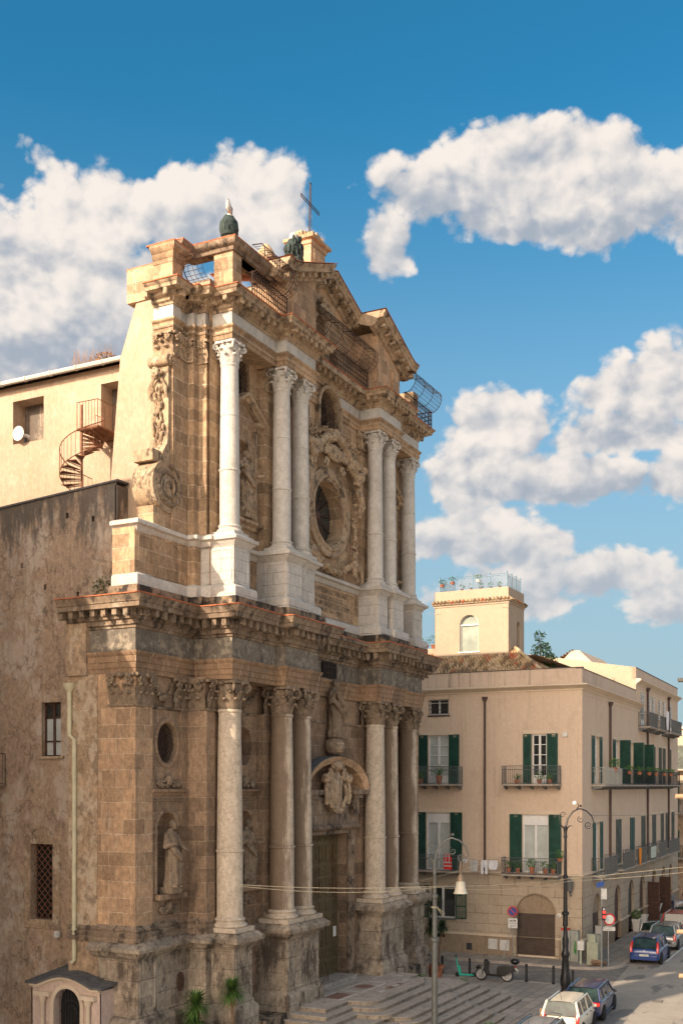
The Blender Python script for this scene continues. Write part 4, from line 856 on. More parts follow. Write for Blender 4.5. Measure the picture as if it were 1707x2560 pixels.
for i, t in enumerate(('SANTISSIMAE VIRGINI', 'MARIAE PIETATIS', 'TEMPLVM HOC DICATVM', 'ANNO SALVTIS')):
    text(t, 0.27, M['moulding_low'], ins_p, FV(YC), 0.2, 18.36-0.27*i, -0.012, wscale=1.25)
# --- volute buttress with garland (left and right)
def volute(s):
    b = MB(); c = (s*10.21, 20.55); yf, yb = 23.15, 24.05; fmv = FV(yf)
    out = [(c[0]+0.90*math.cos(t), c[1]+0.92*math.sin(t)) for t in [2*PI*i/30 for i in range(30)]]
    b.prism(out, FV(0), yf, yb)
    p2 = [(s*9.9, 20.6), (s*9.9, 25.3), (s*10.12, 25.3), (s*10.12, 22.6), (s*10.2, 22.1), (s*10.45, 21.75), (s*10.62, 21.2)]
    b.prism(p2 if s < 0 else list(reversed(p2)), FV(0), yf+0.05, yb-0.1)
    b.box(*sorted((s*10.95, s*10.1)), yf+0.12, yb+0.05, 21.35, 21.75)
    part(b, 'volute_buttress', M['orn'], church)
    b = MB(); pts = []; rr = []
    for i in range(46):
        q = i/45; t = (PI/2 if s < 0 else PI/2)+s*(-1)*q*2*PI*2.3*-1; r = 0.76*(1-0.82*q); pts.append(fmv(c[0]+r*math.cos(t), c[1]+r*math.sin(t)*1.03, -0.02)); rr.append(0.085*(1-0.45*q))
    b.tube(pts, rr, 6); part(b, 'volute_groove', M['moulding_low'], church)
    b = MB(); r = 0.2                                     # little roll under the capital with a cherub head and garland
    b.lathe([(r, 0), (r, 0.85)], (s*10.12, yf-0.02, 25.08), 14, axis='Y')
    spiral(b, FV(yf-0.05), s*10.12, 25.08, 0.17, 1.4, 0.035, s)
    f2 = lambda a, bb, d: (s*10.14+s*(-d), a, bb)
    ym = (yf+yb)/2
    for k in range(60):
        z_ = 24.1-k*0.042; w = 0.12+0.16*abs(math.sin(k*0.33)); q = rnd.uniform(-1, 1)
        b.ball(f2(ym+q*w, z_+rnd.uniform(-.05, .05), -0.05), (0.07, 0.05, 0.13), 6, 5, 0.2)
    for q in (-1, 1):
        for k in range(7): b.tube([f2(ym+q*0.12, 24.45, -0.08), f2(ym+q*(0.20+0.03*k), 24.40-0.05*k, -0.1), f2(ym+q*(0.24+0.02*k), 24.2-0.07*k, -0.05)], 0.04, 5)
        b.ball(f2(ym+q*0.17, 24.65, -0.1), 0.09, 7, 5, 0.1)
    part(b, 'garland', M['orn'], church, ang=60)
    b = MB(); b.ball(f2(ym, 24.58, -0.16), (0.16, 0.17, 0.20), 14, 10); b.ball(f2(ym, 24.57, -0.32), (0.05, 0.035, 0.045), 7, 5)
    for q in (-1, 1): b.ball(f2(ym+q*0.08, 24.51, -0.27), (0.05, 0.06, 0.05), 7, 5); b.ball(f2(ym+q*.1, 24.7, -.2), (.1, .09, .07), 7, 5, .1)
    b.ball(f2(ym, 24.75, -.22), (.1, .1, .07), 7, 5, .1)
    part(b, 'cherub_head', M['orn'], church, remesh=0.016)
volute(-1); volute(1)
# --- sculpture around the oculus
b = MB(); fm = FV(YC-0.15)
for s in (-1, 1):
    spiral(b, fm, s*0.95, 24.35, 0.32, 1.6, 0.10, s, -0.22, PI/2); spiral(b, fm, s*0.75, 23.72, 0.22, 1.4, 0.08, -s, -0.2, 0)
    b.tube([fm(s*0.05, 25.0, -.3), fm(s*0.4, 24.85, -.32), fm(s*0.9, 24.75, -.28), fm(s*1.4, 24.35, -.25), fm(s*2.0, 24.2, -.3), fm(s*2.5, 24.25, -.3)], [.2, .22, .16, .16, .2, .12], 8)
    b.tube([fm(s*1.3, 24.3, -.2), fm(s*1.8, 23.9, -.25), fm(s*2.3, 23.4, -.25), fm(s*2.35, 22.9, -.2)], [.14, .18, .2, .14], 8)
    for k in range(26): t = rnd.uniform(0, 1); b.ball(fm(s*(1.3+1.2*t)+rnd.uniform(-.2, .2), 24.3-1.2*t*t+rnd.uniform(-.25, .25), -rnd.uniform(.05, .3)), rnd.uniform(.08, .17), 7, 5, .25)
    b.ball(fm(s*2.55, 24.15, -.4), .18, 9, 7); b.tube([fm(s*2.45, 24.0, -.35), fm(s*2.2, 23.7, -.4), fm(s*2.0, 23.35, -.3)], [.15, .2, .1], 8)      # cherub
    b.ball(fm(s*2.25, 23.0, -.3), (.3, .16, .2), 9, 7, .1); b.tube([fm(s*2.3, 22.9, -.3), fm(s*2.5, 22.5, -.3), fm(s*2.4, 22.0, -.2)], [.2, .18, .08], 8)
    for k in range(30): t = k/29; b.ball(fm(s*(2.15+0.1*math.sin(k*1.3)), 21.9-2.1*t, -rnd.uniform(.05, .18)), rnd.uniform(.07, .13), 6, 5, .25)
    b.ball(fm(s*1.95, 19.75, -.25), (.36, .2, .28), 10, 7, .06); b.tube([fm(s*2.2, 19.8, -.25), fm(s*2.45, 19.5, -.3), fm(s*2.5, 19.1, -.3)], [.16, .12, .08], 7); b.tube([fm(s*1.8, 19.6, -.25), fm(s*1.7, 19.3, -.35), fm(s*1.95, 19.1, -.35)], [.15, .11, .08], 7)
for k in range(50): t = -1+2*k/49; b.ball(fm(1.6*t, 19.2+0.5*t*t+rnd.uniform(-.07, .07), -rnd.uniform(.05, .25)), rnd.uniform(.08, .14), 6, 5, .25)
b.ball(fm(0, 25.05, -.3), (.4, .22, .25), 10, 7, .1); b.ball(fm(0, 24.3, -.2), (.8, .2, .35), 12, 8, .1)
for s in (-1, 1):
    for k in range(70):
        t = rnd.uniform(0, 1); a = 0.4+2.1*t; z_ = 24.9-0.6*t*t+rnd.uniform(-.45, .35); an = rnd.uniform(0, 6.28); L = rnd.uniform(.1, .26)
        b.tube([fm(s*a, z_, -.1), fm(s*a+L*.6*math.cos(an), z_+L*.6*math.sin(an), -rnd.uniform(.22, .42)), fm(s*a+L*math.cos(an), z_+L*math.sin(an), -rnd.uniform(.1, .3))], [.045, .05, .015], 5)
    for k in range(60):
        z_ = 19.6+3.6*k/60; a = 2.2+.12*math.sin(k); an = rnd.uniform(0, 6.28); b.tube([fm(s*a, z_, -.08), fm(s*a+.14*math.cos(an), z_+.14*math.sin(an), -.2)], [.05, .015], 5)
part(b, 'oculus_sculpture', M['orn'], church, remesh=0.02)
# --- attic, pediment
ZA = 27.76
def rakez(x): return 32.1-0.40*abs(x)
b = MB()
for s in (-1, 1):
    b.cut(); x0, x1 = sorted((s*5.35, s*2.95)); pts = [(x0, ZA), (x1, ZA), (x1, rakez(x1)-0.45), (x0, rakez(x0)-0.45)]; b.prism(pts, FV(0), 21.15, 24.2)
    x0, x1 = sorted((s*5.0, s*4.4)); b.box(x0, x1, 21.05, 21.2, ZA, 29.2)
def body(mb): 
    o_ = [(-2.96, ZA), (2.96, ZA), (2.96, rakez(2.96)-0.45), (0, rakez(0)-0.45), (-2.96, rakez(2.96)-0.45)]
    mb.holed(o_, [arch(-0.35, 0.42, 29.0, 29.75), arch(0.95, 0.42, ZA+0.05, 28.7), arch(-2.1, 0.3, ZA+.05, 28.6)], FV(22.35), 0, 0.5, sides=1.5)
b.cut(); body(b); part(b, 'attic_wall', M['stone_pier'], church)
b = MB(); b.box(-2.9, 2.9, 22.8, 22.9, ZA, 30.3); part(b, 'attic_void', M['void'], church)
b = MB(); b.sweep(archpath(-0.35, 0.42, 29.0, 29.75), [(0.2, 0.0), (0.2, 0.06), (0.05, 0.08), (0.0, 0.02)], onwall(FV(22.35)), cap=False)
b.sweep([(1.9, ZA), (1.9, 29.9), (0, 31.0), (-1.9, 29.9), (-1.9, ZA)], [(0.12, 0.0), (0.12, 0.06), (0.0, 0.06), (0, 0)], onwall(FV(22.35)), cap=False)
lattice(b, FV(22.35), -0.77, 0.07, 29.0, 30.1, 0.14, 0.012, 0.1)
for k in range(26): b.ball((-0.3+rnd.uniform(-.45, .45), 22.2-rnd.uniform(0, .15), 30.45+rnd.uniform(-.3, .3)), rnd.uniform(.08, .18), 7, 5, .25)
part(b, 'attic_window_surround', mo, church)
rp = [(-0.2, -0.62), (0.05, -0.60), (0.10, -0.48), (0.18, -0.46), (0.20, -0.34), (0.48, -0.30), (0.50, -0.18), (0.57, -0.12), (0.62, -0.02), (-1.8, 0.0)]
def rake(mb, x0, x1, yf, zf=rakez, pr=rp):
    m = len(pr); vs = [(x0, yf-o, zf(x0)+h) for o, h in pr]+[(x1, yf-o, zf(x1)+h) for o, h in pr]
    mb.add(vs, [(i, i+1, m+i+1, m+i) for i in range(m-1)]+[tuple(range(m)), tuple(range(m, 2*m))])
b = MB(); fl = lambda x: rakez(x)+(0.35*(abs(x)-5.3)**2 if abs(x) > 5.3 else 0)
for s in (-1, 1):
    for a0, a1 in ((2.35, 3.6), (3.6, 5.3), (5.3, 5.7), (5.7, 6.15)): rake(b, *sorted((s*a0, s*a1)), 21.1, fl)
    rake(b, *sorted((0, s*2.4)), 22.3)
    n = 7
    for i in range(n):
        x = s*(2.75+3.1*i/(n-1)); b.obox((x, 20.80, rakez(x)-0.42), (0.17, 0.26, 0.17), ry=s*0.38)
        if i < 6: x = s*(0.3+2.1*i/5); b.obox((x, 22.0, rakez(x)-0.42), (0.17, 0.26, 0.17), ry=s*0.38)
part(b, 'raking_cornice', mo, church)
b = MB()
for s in (-1, 1):
    for (a0, a1, y) in ((2.33, 3.6, 21.1), (3.6, 5.3, 21.1), (5.3, 5.7, 21.1), (5.7, 6.18, 21.1), (0, 2.35, 22.3)):
        f = fl if y < 22 else rakez; x0, x1 = sorted((s*a0, s*a1)); b.add([(x0, y-0.65, f(x0)), (x1, y-0.65, f(x1)), (x1, y-0.65, f(x1)+.03), (x0, y-0.65, f(x0)+.03), (x0, 24.1, f(x0)+.03), (x1, 24.1, f(x1)+.03)], [(0, 1, 2, 3), (3, 2, 5, 4)])
part(b, 'pediment_tiles', M['terra'], church)
# bell stump
b = MB(); b.box(-0.78, 0.5, 22.55, 23.6, 31.3, 33.2); b.box(-0.6, 0.32, 22.48, 22.6, 31.5, 33.0)
b.sweep([(-0.78, 22.55), (0.5, 22.55), (0.5, 23.6), (-0.78, 23.6)], [(0.0, 33.12), (0.05, 33.16), (0.08, 33.3), (0.2, 33.36), (0.22, 33.48), (0.05, 33.52), (-0.5, 33.54)], XY, closed=True)
for k in range(16): b.obox((rnd.uniform(-.7, .45), rnd.uniform(22.65, 23.5), 33.58+rnd.uniform(0, .12)), (rnd.uniform(.25, .5), rnd.uniform(.25, .5), rnd.uniform(.15, .3)), rnd.uniform(0, 3), rnd.uniform(-.2, .2))
part(b, 'bell_stump', M['stone_up'], church)
b = MB()
for q in (-0.06, 0.06): b.tube([(-0.1+q, 23.0, 33.6), (0.0+q*0.9, 23.0, 36.2)], 0.02, 5)
b.tube([(-0.06, 23, 36.2), (0.06, 23, 36.2)], 0.02, 5); b.tube([(-0.2, 23, 33.6), (0.15, 23, 33.6)], .03, 5)
for q in (-0.055, 0.055): b.tube([(-0.85, 23.0, 35.30+q), (0.78, 23.0, 35.22+q)], 0.02, 5)
for x, z_ in ((-0.85, 35.3), (0.78, 35.22)): b.tube([(x, 23, z_-.06), (x, 23, z_+.06)], 0.02, 5)
part(b, 'iron_cross', M['iron'], church)
b = MB(); b.tube([(0.05, 23, 36), (0.55, 23.2, 33.6)], 0.008, 4); part(b, 'stay_wire', M['wire'], church)
# attic blocks left and right
b = MB()
for s in (-1, 1):
    b.cut(); b.box(*sorted((s*9.98, s*9.35)), 23.12, 23.95, ZA, 29.0); b.box(*sorted((s*9.96, s*9.3)), 23.93, 25.15, 27.5, 28.72)
    b.cut(); b.box(*sorted((s*8.5, s*7.9)), 21.55, 22.35, ZA, 29.42); b.cut()
    pc = [(s*9.98, 23.95), (s*9.98, 23.12), (s*9.3, 23.12), (s*9.3, 23.95)] if s < 0 else [(9.3, 23.95), (9.3, 23.12), (9.98, 23.12), (9.98, 23.95)]
    b.sweep(pc, [(0.0, 28.6), (0.03, 28.62), (0.03, 28.75), (0.08, 28.8), (0.1, 28.95), (0.24, 29.08), (0.26, 29.2), (-0.3, 29.24)], XY)
part(b, 'attic_pier', stU, church)
b = MB(); bp_ = [(-9.4, 23.3), (-8.75, 23.3), (-8.58, 23.2), (-8.55, 21.5), (-5.6, 21.5)]
b.sweep(bp_, [(-0.45, 29.30), (0.02, 29.30), (0.06, 29.42), (0.12, 29.45), (0.2, 29.58), (0.22, 29.66), (-0.45, 29.68)], XY); b.box(-8.4, -5.5, 21.6, 22.1, 29.3, 29.6)
part(b, 'attic_beam', M['moulding_low'], church)
b = MB(); b.sweep(bp_, [(0.22, 29.66), (0.24, 29.70), (-0.45, 29.74)], XY)
for s in (-1, 1): b.box(*sorted((s*10.22, s*9.2)), 22.88, 24.1, 29.22, 29.27)
b.box(-9.95, -9.3, 23.9, 25.2, 28.72, 28.76)
part(b, 'attic_tiles', M['terra'], church)
b = MB(); b.box(-7.2, -5.6, 23.4, 25.2, 27.0, 29.2); b.cut(); b.box(-9.2, -8.4, 24.0, 24.6, 27.0, 28.2); part(b, 'terrace_room', M['plaster_sun'], church)
# urns
def urn(mb, x, y, z, h, cone=True):
    r = h*0.3
    mb.lathe([(r*1.1, 0), (r*1.1, h*.06), (r*.6, h*.1), (r*.45, h*.18), (r*.8, h*.26), (r*1.05, h*.4), (r*1.1, h*.55), (r*.9, h*.72), (r*.5, h*.9), (r*.15, h), (0.0, h)], (x, y, z), 16)
    if cone:
        for k in range(28): t = k*2.4; q = k/28; rr = r*(1.05-0.8*q**2); mb.ball((x+rr*math.cos(t), y+rr*math.sin(t), z+h*(.35+.5*q)), r*.22, 6, 5)
b = MB(); urn(b, -4.75, 22.4, 30.2, 1.15); b.box(-5.2, -4.3, 21.9, 22.85, 29.7, 30.3); b.cut(); urn(b, 4.5, 22.2, 30.25, 0.75, False)
b.cut(); b.box(-3.2, -2.6, 22.1, 22.7, 30.7, 31.3); b.cut(); b.box(-8.55, -8.0, 21.6, 22.2, 29.6, 29.85)
part(b, 'stone_urn', stU, church)
b = MB(); b.lathe([(0.16, 0), (0.3, .1), (0.36, .35), (0.33, .6), (0.2, .78), (0.1, .84)], (-8.28, 21.85, 29.85), 14); n1_ = MB()
for k in range(40): t = rnd.uniform(0, 6.28); z_ = rnd.uniform(.05, .75); b.ball((-8.28+.33*math.cos(t)*math.sin(z_*3+.5), 21.85+.33*math.sin(t)*math.sin(z_*3+.5), 29.87+z_), (.05, .05, .1), 5, 4, .3)
part(b, 'netted_urn', M['net'], church)
b = MB(); b.ball((-8.28, 21.85, 30.68), (.12, .12, .1), 8, 6); b.cut(); b.ball((-2.9, 22.2, 32.36), (.19, .19, .22), 10, 7); part(b, 'urn_tip', M['marble'], church)
b = MB(); b.lathe([(0.5, 0), (0.36, .18), (0.24, .3), (0.34, .5), (0.36, .75), (0.22, 1.0), (0.1, 1.06)], (-2.9, 22.2, 31.25), 14)
for k in range(60): t = rnd.uniform(0, 6.28); z_ = rnd.uniform(-.1, .95); rr = .36+.15*max(0, .3-z_); b.ball((-2.9+rr*math.cos(t), 22.2+rr*math.sin(t), 31.27+z_), (.06, .06, .13), 5, 4, .3)
part(b, 'netted_finial', M['net'], church)
# railings and wire cages on the terrace edge
def railing(path, z0, h, st=0.13, r=0.014, mat_=None, parent=None, name='railing', horiz=(0.0, 0.5, 1.0)):
    mb = MB()
    for (ax, ay), (bx, by) in zip(path[:-1], path[1:]):
        L = math.hypot(bx-ax, by-ay); n = max(1, int(L/st))
        for i in range(n+1): x, y = ax+(bx-ax)*i/n, ay+(by-ay)*i/n; mb.tube([(x, y, z0), (x, y, z0+h)], r*(1.8 if i in (0, n) else 1), 4)
        for q in horiz: mb.tube([(ax, ay, z0+h*q), (bx, by, z0+h*q)], r*1.5, 4)
    return part(mb, name, mat_ or M['iron'], parent)
def cage(path, z0, parent=church):
    mb = MB(); prof = []
    for i in range(11): t = -0.9+i*0.33; prof.append((0.12+0.42*math.sin(t+0.3) if i < 10 else 0.0, 0.45-0.5*math.cos(t+0.6)))
    for (ax, ay), (bx, by) in zip(path[:-1], path[1:]):
        d = Vector((bx-ax, by-ay)); L = d.length; d.normalize(); nv = Vector((d.y, -d.x)); n = max(2, int(L/0.17))
        for i in range(n+1):
            q = Vector((ax, ay))+d*(L*i/n); mb.tube([(q.x+nv.x*o, q.y+nv.y*o, z0+h) for o, h in prof], 0.010 if i % 6 else 0.022, 4)
        for o, h in prof: mb.tube([(ax+nv.x*o, ay+nv.y*o, z0+h), (bx+nv.x*o, by+nv.y*o, z0+h)], 0.010, 4)
    return part(mb, 'wire_cage', M['iron'], parent)
for pth in ([(-8.05, 21.0), (-5.55, 21.0)], [(-2.85, 21.55), (2.7, 21.55)], [(5.7, 21.0), (8.9, 21.0), (8.9, 22.2)]):
    railing(pth, 27.8, 0.82, 0.16, 0.016, M['iron'], church, 'terrace_railing', (0, .25, .5, .75, 1)); cage(pth[:2], 28.62)
cage([(-8.9, 23.1), (-8.9, 22.3)], 28.3)
# --- nave, buttress walls
b = MB()
for s in (-1, 1):
    pts = [(23.3, 14.0), (26.0, 14.0), (25.95, 21), (25.5, 25.6), (24.75, 27.55), (23.3, 27.55)]
    x0, x1 = sorted((s*9.9, s*7.9)); b.cut(); b.prism(pts, lambda a, bb, d: (d, a, bb), x0, x1)
part(b, 'buttress_wall', M['plaster_sun'], church)
wl = rect(24.4, 52, 0, 26.3); fmn = FU(-8.0)
b = MB(); b.holed(wl, [rect(30.84, 32.48, 23.95, 25.7), rect(26.98, 27.94, 23.45, 25.68)], fmn, 0, 1.1)
b.box(7.9, 8.0, 24.4, 52, 0, 26.3); b.box(-8, 8, 51.9, 52, 0, 26.3)
part(b, 'nave_wall', M['plaster_sun'], church)
b = MB(); b.box(-7.3, -6.9, 24.5, 52, 10, 26.2); part(b, 'nave_interior', M['plaster_dark'], church)
b = MB(); b.add([(-8.35, 24.4, 26.32), (-8.35, 52, 26.32), (0, 52, 29.6), (0, 24.4, 29.6), (8.35, 24.4, 26.32), (8.35, 52, 26.32)], [(0, 1, 2, 3), (3, 2, 5, 4)]); part(b, 'nave_roof', M['tiles'], church)
b = MB(); b.tube([(-8.4, 26.6, 26.34), (-8.4, 52, 26.34)], 0.1, 8)
k = 27.5
while k < 50: b.tube([(-8.4, k, 26.34), (-8.4, k+.06, 26.34)], 0.125, 8); k += 1.3
part(b, 'roof_gutter', M['marble'], church)
# brown vases: plaque by the pier
b = MB(); b.lathe([(0.0, 0), (0.2, 0), (0.2, 0.04), (0.0, 0.05)], (0, 0, 0), 20); pl = MB(); pl.v = [(-9.6+x, 23.06-z_, 3.0+y*1.7) for x, y, z_ in b.v]; pl.f = b.f
part(pl, 'oval_plaque', M['wood_dark'], church)
# ------------------------------------------------------------------ figures
def fig_robed(mb, h, lean=0.0, armL=(0.30, 0.60, -0.1), armR=(-0.28, 0.66, -0.2), turn=0.0, folds=7, seed=1, tilt=0.0):
    """draped standing figure facing -y; limbs taper, feet on z = 0"""
    r_ = random.Random(seed); rows = [(0.0, .135, .105), (.05, .15, .12), (.15, .14, .115), (.30, .135, .11), (.45, .135, .105), (.52, .13, .10), (.60, .115, .085), (.68, .13, .09), (.76, .145, .085), (.80, .135, .075), (.825, .085, .06), (.845, .042, .042), (.88, .038, .042)]
    n = 36; vs = []
    for (q, rx, ry) in rows:
        sw = 0.035*math.sin(q*PI*1.6)+lean*q
        for i in range(n):
            t = 2*PI*i/n; k = 1+(0.13*math.sin(t*folds+q*5+seed)+0.05*math.sin(t*13+q*9))*max(0, 0.62-q)/0.62+(0.05*math.sin(t*5+q*22) if .4 < q < .8 else 0)
            vs.append(((rx*k*math.cos(t)+sw)*h, ry*k*math.sin(t)*h, q*h))
    fs = [(j*n+i, j*n+(i+1) % n, (j+1)*n+(i+1) % n, (j+1)*n+i) for j in range(len(rows)-1) for i in range(n)]+[tuple(range(n)), tuple((len(rows)-1)*n+i for i in range(n))]
    mb.add(vs, fs); hx = (lean*.9+0.03*math.sin(1.4))*h
    M3 = Matrix.Rotation(turn, 3, 'Z') @ Matrix.Rotation(tilt, 3, 'X')
    mb.ball((hx, -0.012*h, 0.93*h), (.05*h, .058*h, .068*h), 16, 12, 0, M3)
    f = M3 @ Vector((0, -.06*h, -.005*h)); mb.ball((hx+f.x, -0.012*h+f.y, .93*h+f.z), (.012*h, .016*h, .018*h), 8, 6)             # nose
    f = M3 @ Vector((0, -.045*h, -.045*h)); mb.ball((hx+f.x, -0.012*h+f.y, .93*h+f.z), (.028*h, .02*h, .02*h), 8, 6)             # chin
    f = M3 @ Vector((0, .018*h, .012*h)); mb.ball((hx+f.x, -0.012*h+f.y, .935*h+f.z), (.056*h, .055*h, .066*h), 12, 9, .05, M3)   # hair
    for s, (ax, az, ay) in ((1, armL), (-1, armR)):
        sh = (s*.125*h+lean*.75*h, 0, .785*h); eb = (s*.185*h+lean*.6*h, -.02*h, .62*h); hd = (ax*h, ay*h, az*h)
        mb.tube([sh, eb], [.048*h, .042*h], 9); mb.ball(eb, .042*h, 9, 7); mb.tube([eb, hd], [.042*h, .024*h], 9); mb.ball(hd, (.022*h, .03*h, .026*h), 8, 6)
        for k in range(4): mb.tube([hd, (hd[0]+(k-1.5)*.011*h, hd[1]-.03*h, hd[2]-.012*h), (hd[0]+(k-1.5)*.012*h, hd[1]-.04*h, hd[2]-.026*h)], [.009*h, .008*h, .006*h], 5)
        mb.tube([hd, (hd[0]-s*.028*h, hd[1]-.015*h, hd[2]+.012*h)], [.009*h, .006*h], 5)
    pts = [(-.15*h, -.02*h, .74*h), (-.08*h, -.11*h, .60*h), (.04*h, -.13*h, .50*h), (.15*h, -.08*h, .47*h), (.17*h, .02*h, .46*h)]
    for k in range(4): mb.tube([(x, y-.006*h*k, z-.028*h*k) for x, y, z in pts], .022*h, 7)                                    # mantle folds
    for k in range(3): mb.tube([(.16*h-.03*h*k, -.06*h, .47*h), (.17*h-.035*h*k, -.09*h, .33*h), (.155*h-.03*h*k, -.07*h, .16*h+.05*h*k)], [.02*h, .024*h, .012*h], 7)
    mb.ball((-.06*h, -.10*h, .015*h), (.03*h, .06*h, .022*h), 8, 6); mb.ball((.06*h, -.10*h, .015*h), (.03*h, .06*h, .022*h), 8, 6)
def statue(label, c, y, z, h, m, **k):
    b = MB(); fig_robed(b, h, **k); n = MB(); n.v = [(p[0]+c, p[1]+y, p[2]+z) for p in b.v]; n.f = b.f
    return n
sp = [(-10.22, 22.98, 6.42, 2.35, 'orn_low', 'stone statue of a robed woman in the lower niche nearest the corner pier', dict(armL=(.16, .56, -.15), armR=(-.13, .66, -.14), seed=1, turn=-.35)),
      (-6.5, 22.2, 6.42, 2.3, 'orn_low', 'stone statue of a robed man half hidden behind the nearest lower column', dict(armL=(.22, .62, -.16), armR=(-.1, .7, -.12), seed=2, turn=.3)),
      (6.4, 22.2, 6.42, 2.3, 'orn_low', 'stone statue in the lower niche right of the door', dict(seed=5)), (10.2, 22.98, 6.42, 2.3, 'orn_low', 'stone statue in the lower niche at the far end of the front', dict(seed=6)),
      (-6.62, 22.2, 20.32, 2.35, 'orn', 'weathered stone statue in the upper niche under a small pediment', dict(armL=(.25, .62, -.2), seed=3)),
      (6.6, 22.2, 20.32, 2.35, 'orn', 'stone statue in the upper niche right of the round window', dict(seed=7))]
for (x, y, z, h, m, lab, kw) in sp[:2]+sp[4:5]:
    t = thing('statue', lab, 'statue', (x, y, z))
    b = MB(); fig_robed(b, h, **kw); n = MB(); n.v = [(p[0]+x, p[1]+y, p[2]+z) for p in b.v]; n.f = b.f
    part(n, 'figure', M[m], t, remesh=0.022)
    n = MB(); n.box(x-.3, x+.3, y-.22, y+.3, z-.2, z+.02); part(n, 'plinth_block', M[m], t)
x, y, z = 0.02, 21.85, 11.28
t = thing('saint_statue', 'large dark stone statue of a robed saint standing on a globe over the door', 'statue', (x, y, z))
b = MB(); fig_robed(b, 2.45, lean=.02, armL=(.14, .50, -.16), armR=(-.15, .78, -.10), seed=4, turn=.5, tilt=.12, folds=6); n = MB(); n.v = [(p[0]+x, p[1]+y, p[2]+z+.78) for p in b.v]; n.f = b.f
b2 = MB(); b2.tube([(x-.2, y-.25, z+2.75), (x+.0, y-.42, z+2.2), (x+.25, y-.38, z+1.7), (x+.42, y-.25, z+1.9), (x+.4, y-.1, z+1.2)], [.1, .14, .16, .15, .06], 8); n.join(b2)
part(n, 'figure', M['orn_low'], t, remesh=0.024)
n = MB(); n.ball((x, y, z+.40), (.46, .46, .42), 20, 14); part(n, 'globe', M['orn_low'], t)
n = MB()
pts = [( .475*math.cos(a)*math.cos(e)+x, .475*math.sin(a)*math.cos(e)+y, z+.40+.435*math.sin(e)) for e in (-.55, .35) for a in [(-2.35+1.5*i/8) for i in range(9)]]
n.add(pts, [(i, i+1, 9+i+1, 9+i) for i in range(8)]); part(n, 'globe_band', M['orn'], t)

# seagull standing on the netted urn
t = thing('seagull', 'pale seagull standing on top of the netted urn', 'bird', (-8.28, 21.85, 30.78))
b = MB(); q = (-8.28, 21.85, 30.78)
b.tube([(q[0]+.33, q[1]+.12, q[2]+.13), (q[0]+.15, q[1]+.05, q[2]+.18), (q[0]-.02, q[1], q[2]+.24), (q[0]-.14, q[1]-.05, q[2]+.32), (q[0]-.17, q[1]-.06, q[2]+.40), (q[0]-.24, q[1]-.08, q[2]+.42)], [.02, .075, .105, .075, .055, .018], 10)
body_ = part(b, 'body', M['feather'], t)
b = MB()
for s in (-1, 1): b.tube([(q[0]+.36, q[1]+.13+s*.03, q[2]+.13), (q[0]+.12, q[1]+.05+s*.085, q[2]+.22), (q[0]-.06, q[1]+s*.075, q[2]+.27)], [.012, .05, .03], 8)
part(b, 'wing', M['feather_g'], t)
b = MB()
for s in (-1, 1): b.tube([(q[0]+.02, q[1]+s*.03, q[2]+.17), (q[0]+.02, q[1]+s*.03, q[2]-.02)], .01, 5)
b.tube([(q[0]-.22, q[1]-.08, q[2]+.42), (q[0]-.30, q[1]-.10, q[2]+.40)], [.014, .005], 5); part(b, 'legs_and_bill', M['sign_red'] if False else M['pot'], t)

# horn loudspeaker in the nave window
t = thing('loudspeaker', 'white horn loudspeaker resting in the square nave window', 'loudspeaker', (-8.1, 31.9, 23.95))
b = MB(); b.lathe([(0.27, -.36), (0.30, -.38), (0.285, -.37), (0.12, -.18), (0.07, 0), (0.09, .05), (.09, .25), (0, .27)], (-7.9, 31.95, 24.27), 20, axis='X'); part(b, 'horn', M['white'], t)
b = MB(); b.ball((-8.12, 31.95, 24.27), .07, 8, 6); b.box(-7.9, -7.8, 31.9, 32.0, 23.95, 24.2); part(b, 'driver', M['plastic'], t); part(MB().ball((-8.1, 31.95, 24.27), (.06, .10, .10), 10, 7), 'throat_shade', M['ink'], t)  # last part: dark ball standing in for the shade inside the horn

# ------------------------------------------------------------------ spiral staircase
t = thing('spiral_staircase', 'rusty iron spiral staircase climbing to the doorway in the sunlit nave wall', 'staircase', (-9.2, 27.88, 20.8))
cx_, cy_, zb = -9.2, 27.88, 20.8
b = MB(); b.tube([(cx_, cy_, zb), (cx_, cy_, 24.5)], .045, 8); part(b, 'newel_post', M['rust'], t)
b = MB(); rl = MB(); N = 15; pr = []
for i in range(N):
    a0 = 0.2+i*0.42; z_ = zb+0.17*(i+1); a1 = a0+0.44
    p = [(cx_+.05*math.cos(a0), cy_+.05*math.sin(a0)), (cx_+.82*math.cos(a0), cy_+.82*math.sin(a0)), (cx_+.82*math.cos(a1), cy_+.82*math.sin(a1)), (cx_+.05*math.cos(a1), cy_+.05*math.sin(a1))]
    b.prism(p, XY, z_, z_+.03); b.tube([(p[0][0], p[0][1], z_-.05), (p[1][0], p[1][1], z_-.02)], .02, 4)
for i in range(N*2):
    a = 0.2+i*0.21; z_ = zb+0.085*(i+1)+.05; x, y = cx_+.82*math.cos(a), cy_+.82*math.sin(a); rl.tube([(x, y, z_), (x, y, z_+.95)], .011, 4); pr.append((x, y, z_+.95))
rl.tube(pr, .02, 5); rl.tube([(x, y, z-.9) for x, y, z in pr], .02, 5)
part(b, 'step', M['rust'], t); part(rl, 'handrail', M['rust'], t)
b = MB(); b.box(-9.7, -8.0, 26.7, 27.7, 23.36, 23.42); b.tube([(-9.7, 26.7, 23.35), (-9.7, 27.7, 23.35)], .04, 4); b.tube([(-9.7, 27.0, 23.3), (-8.0, 27.0, 22.8)], .025, 4); part(b, 'landing', M['rust'], t)
railing([(-8.05, 26.72), (-9.68, 26.72), (-9.68, 27.7)], 23.42, 0.98, .13, .011, M['rust'], t, 'landing_rail', (0, 1.0))

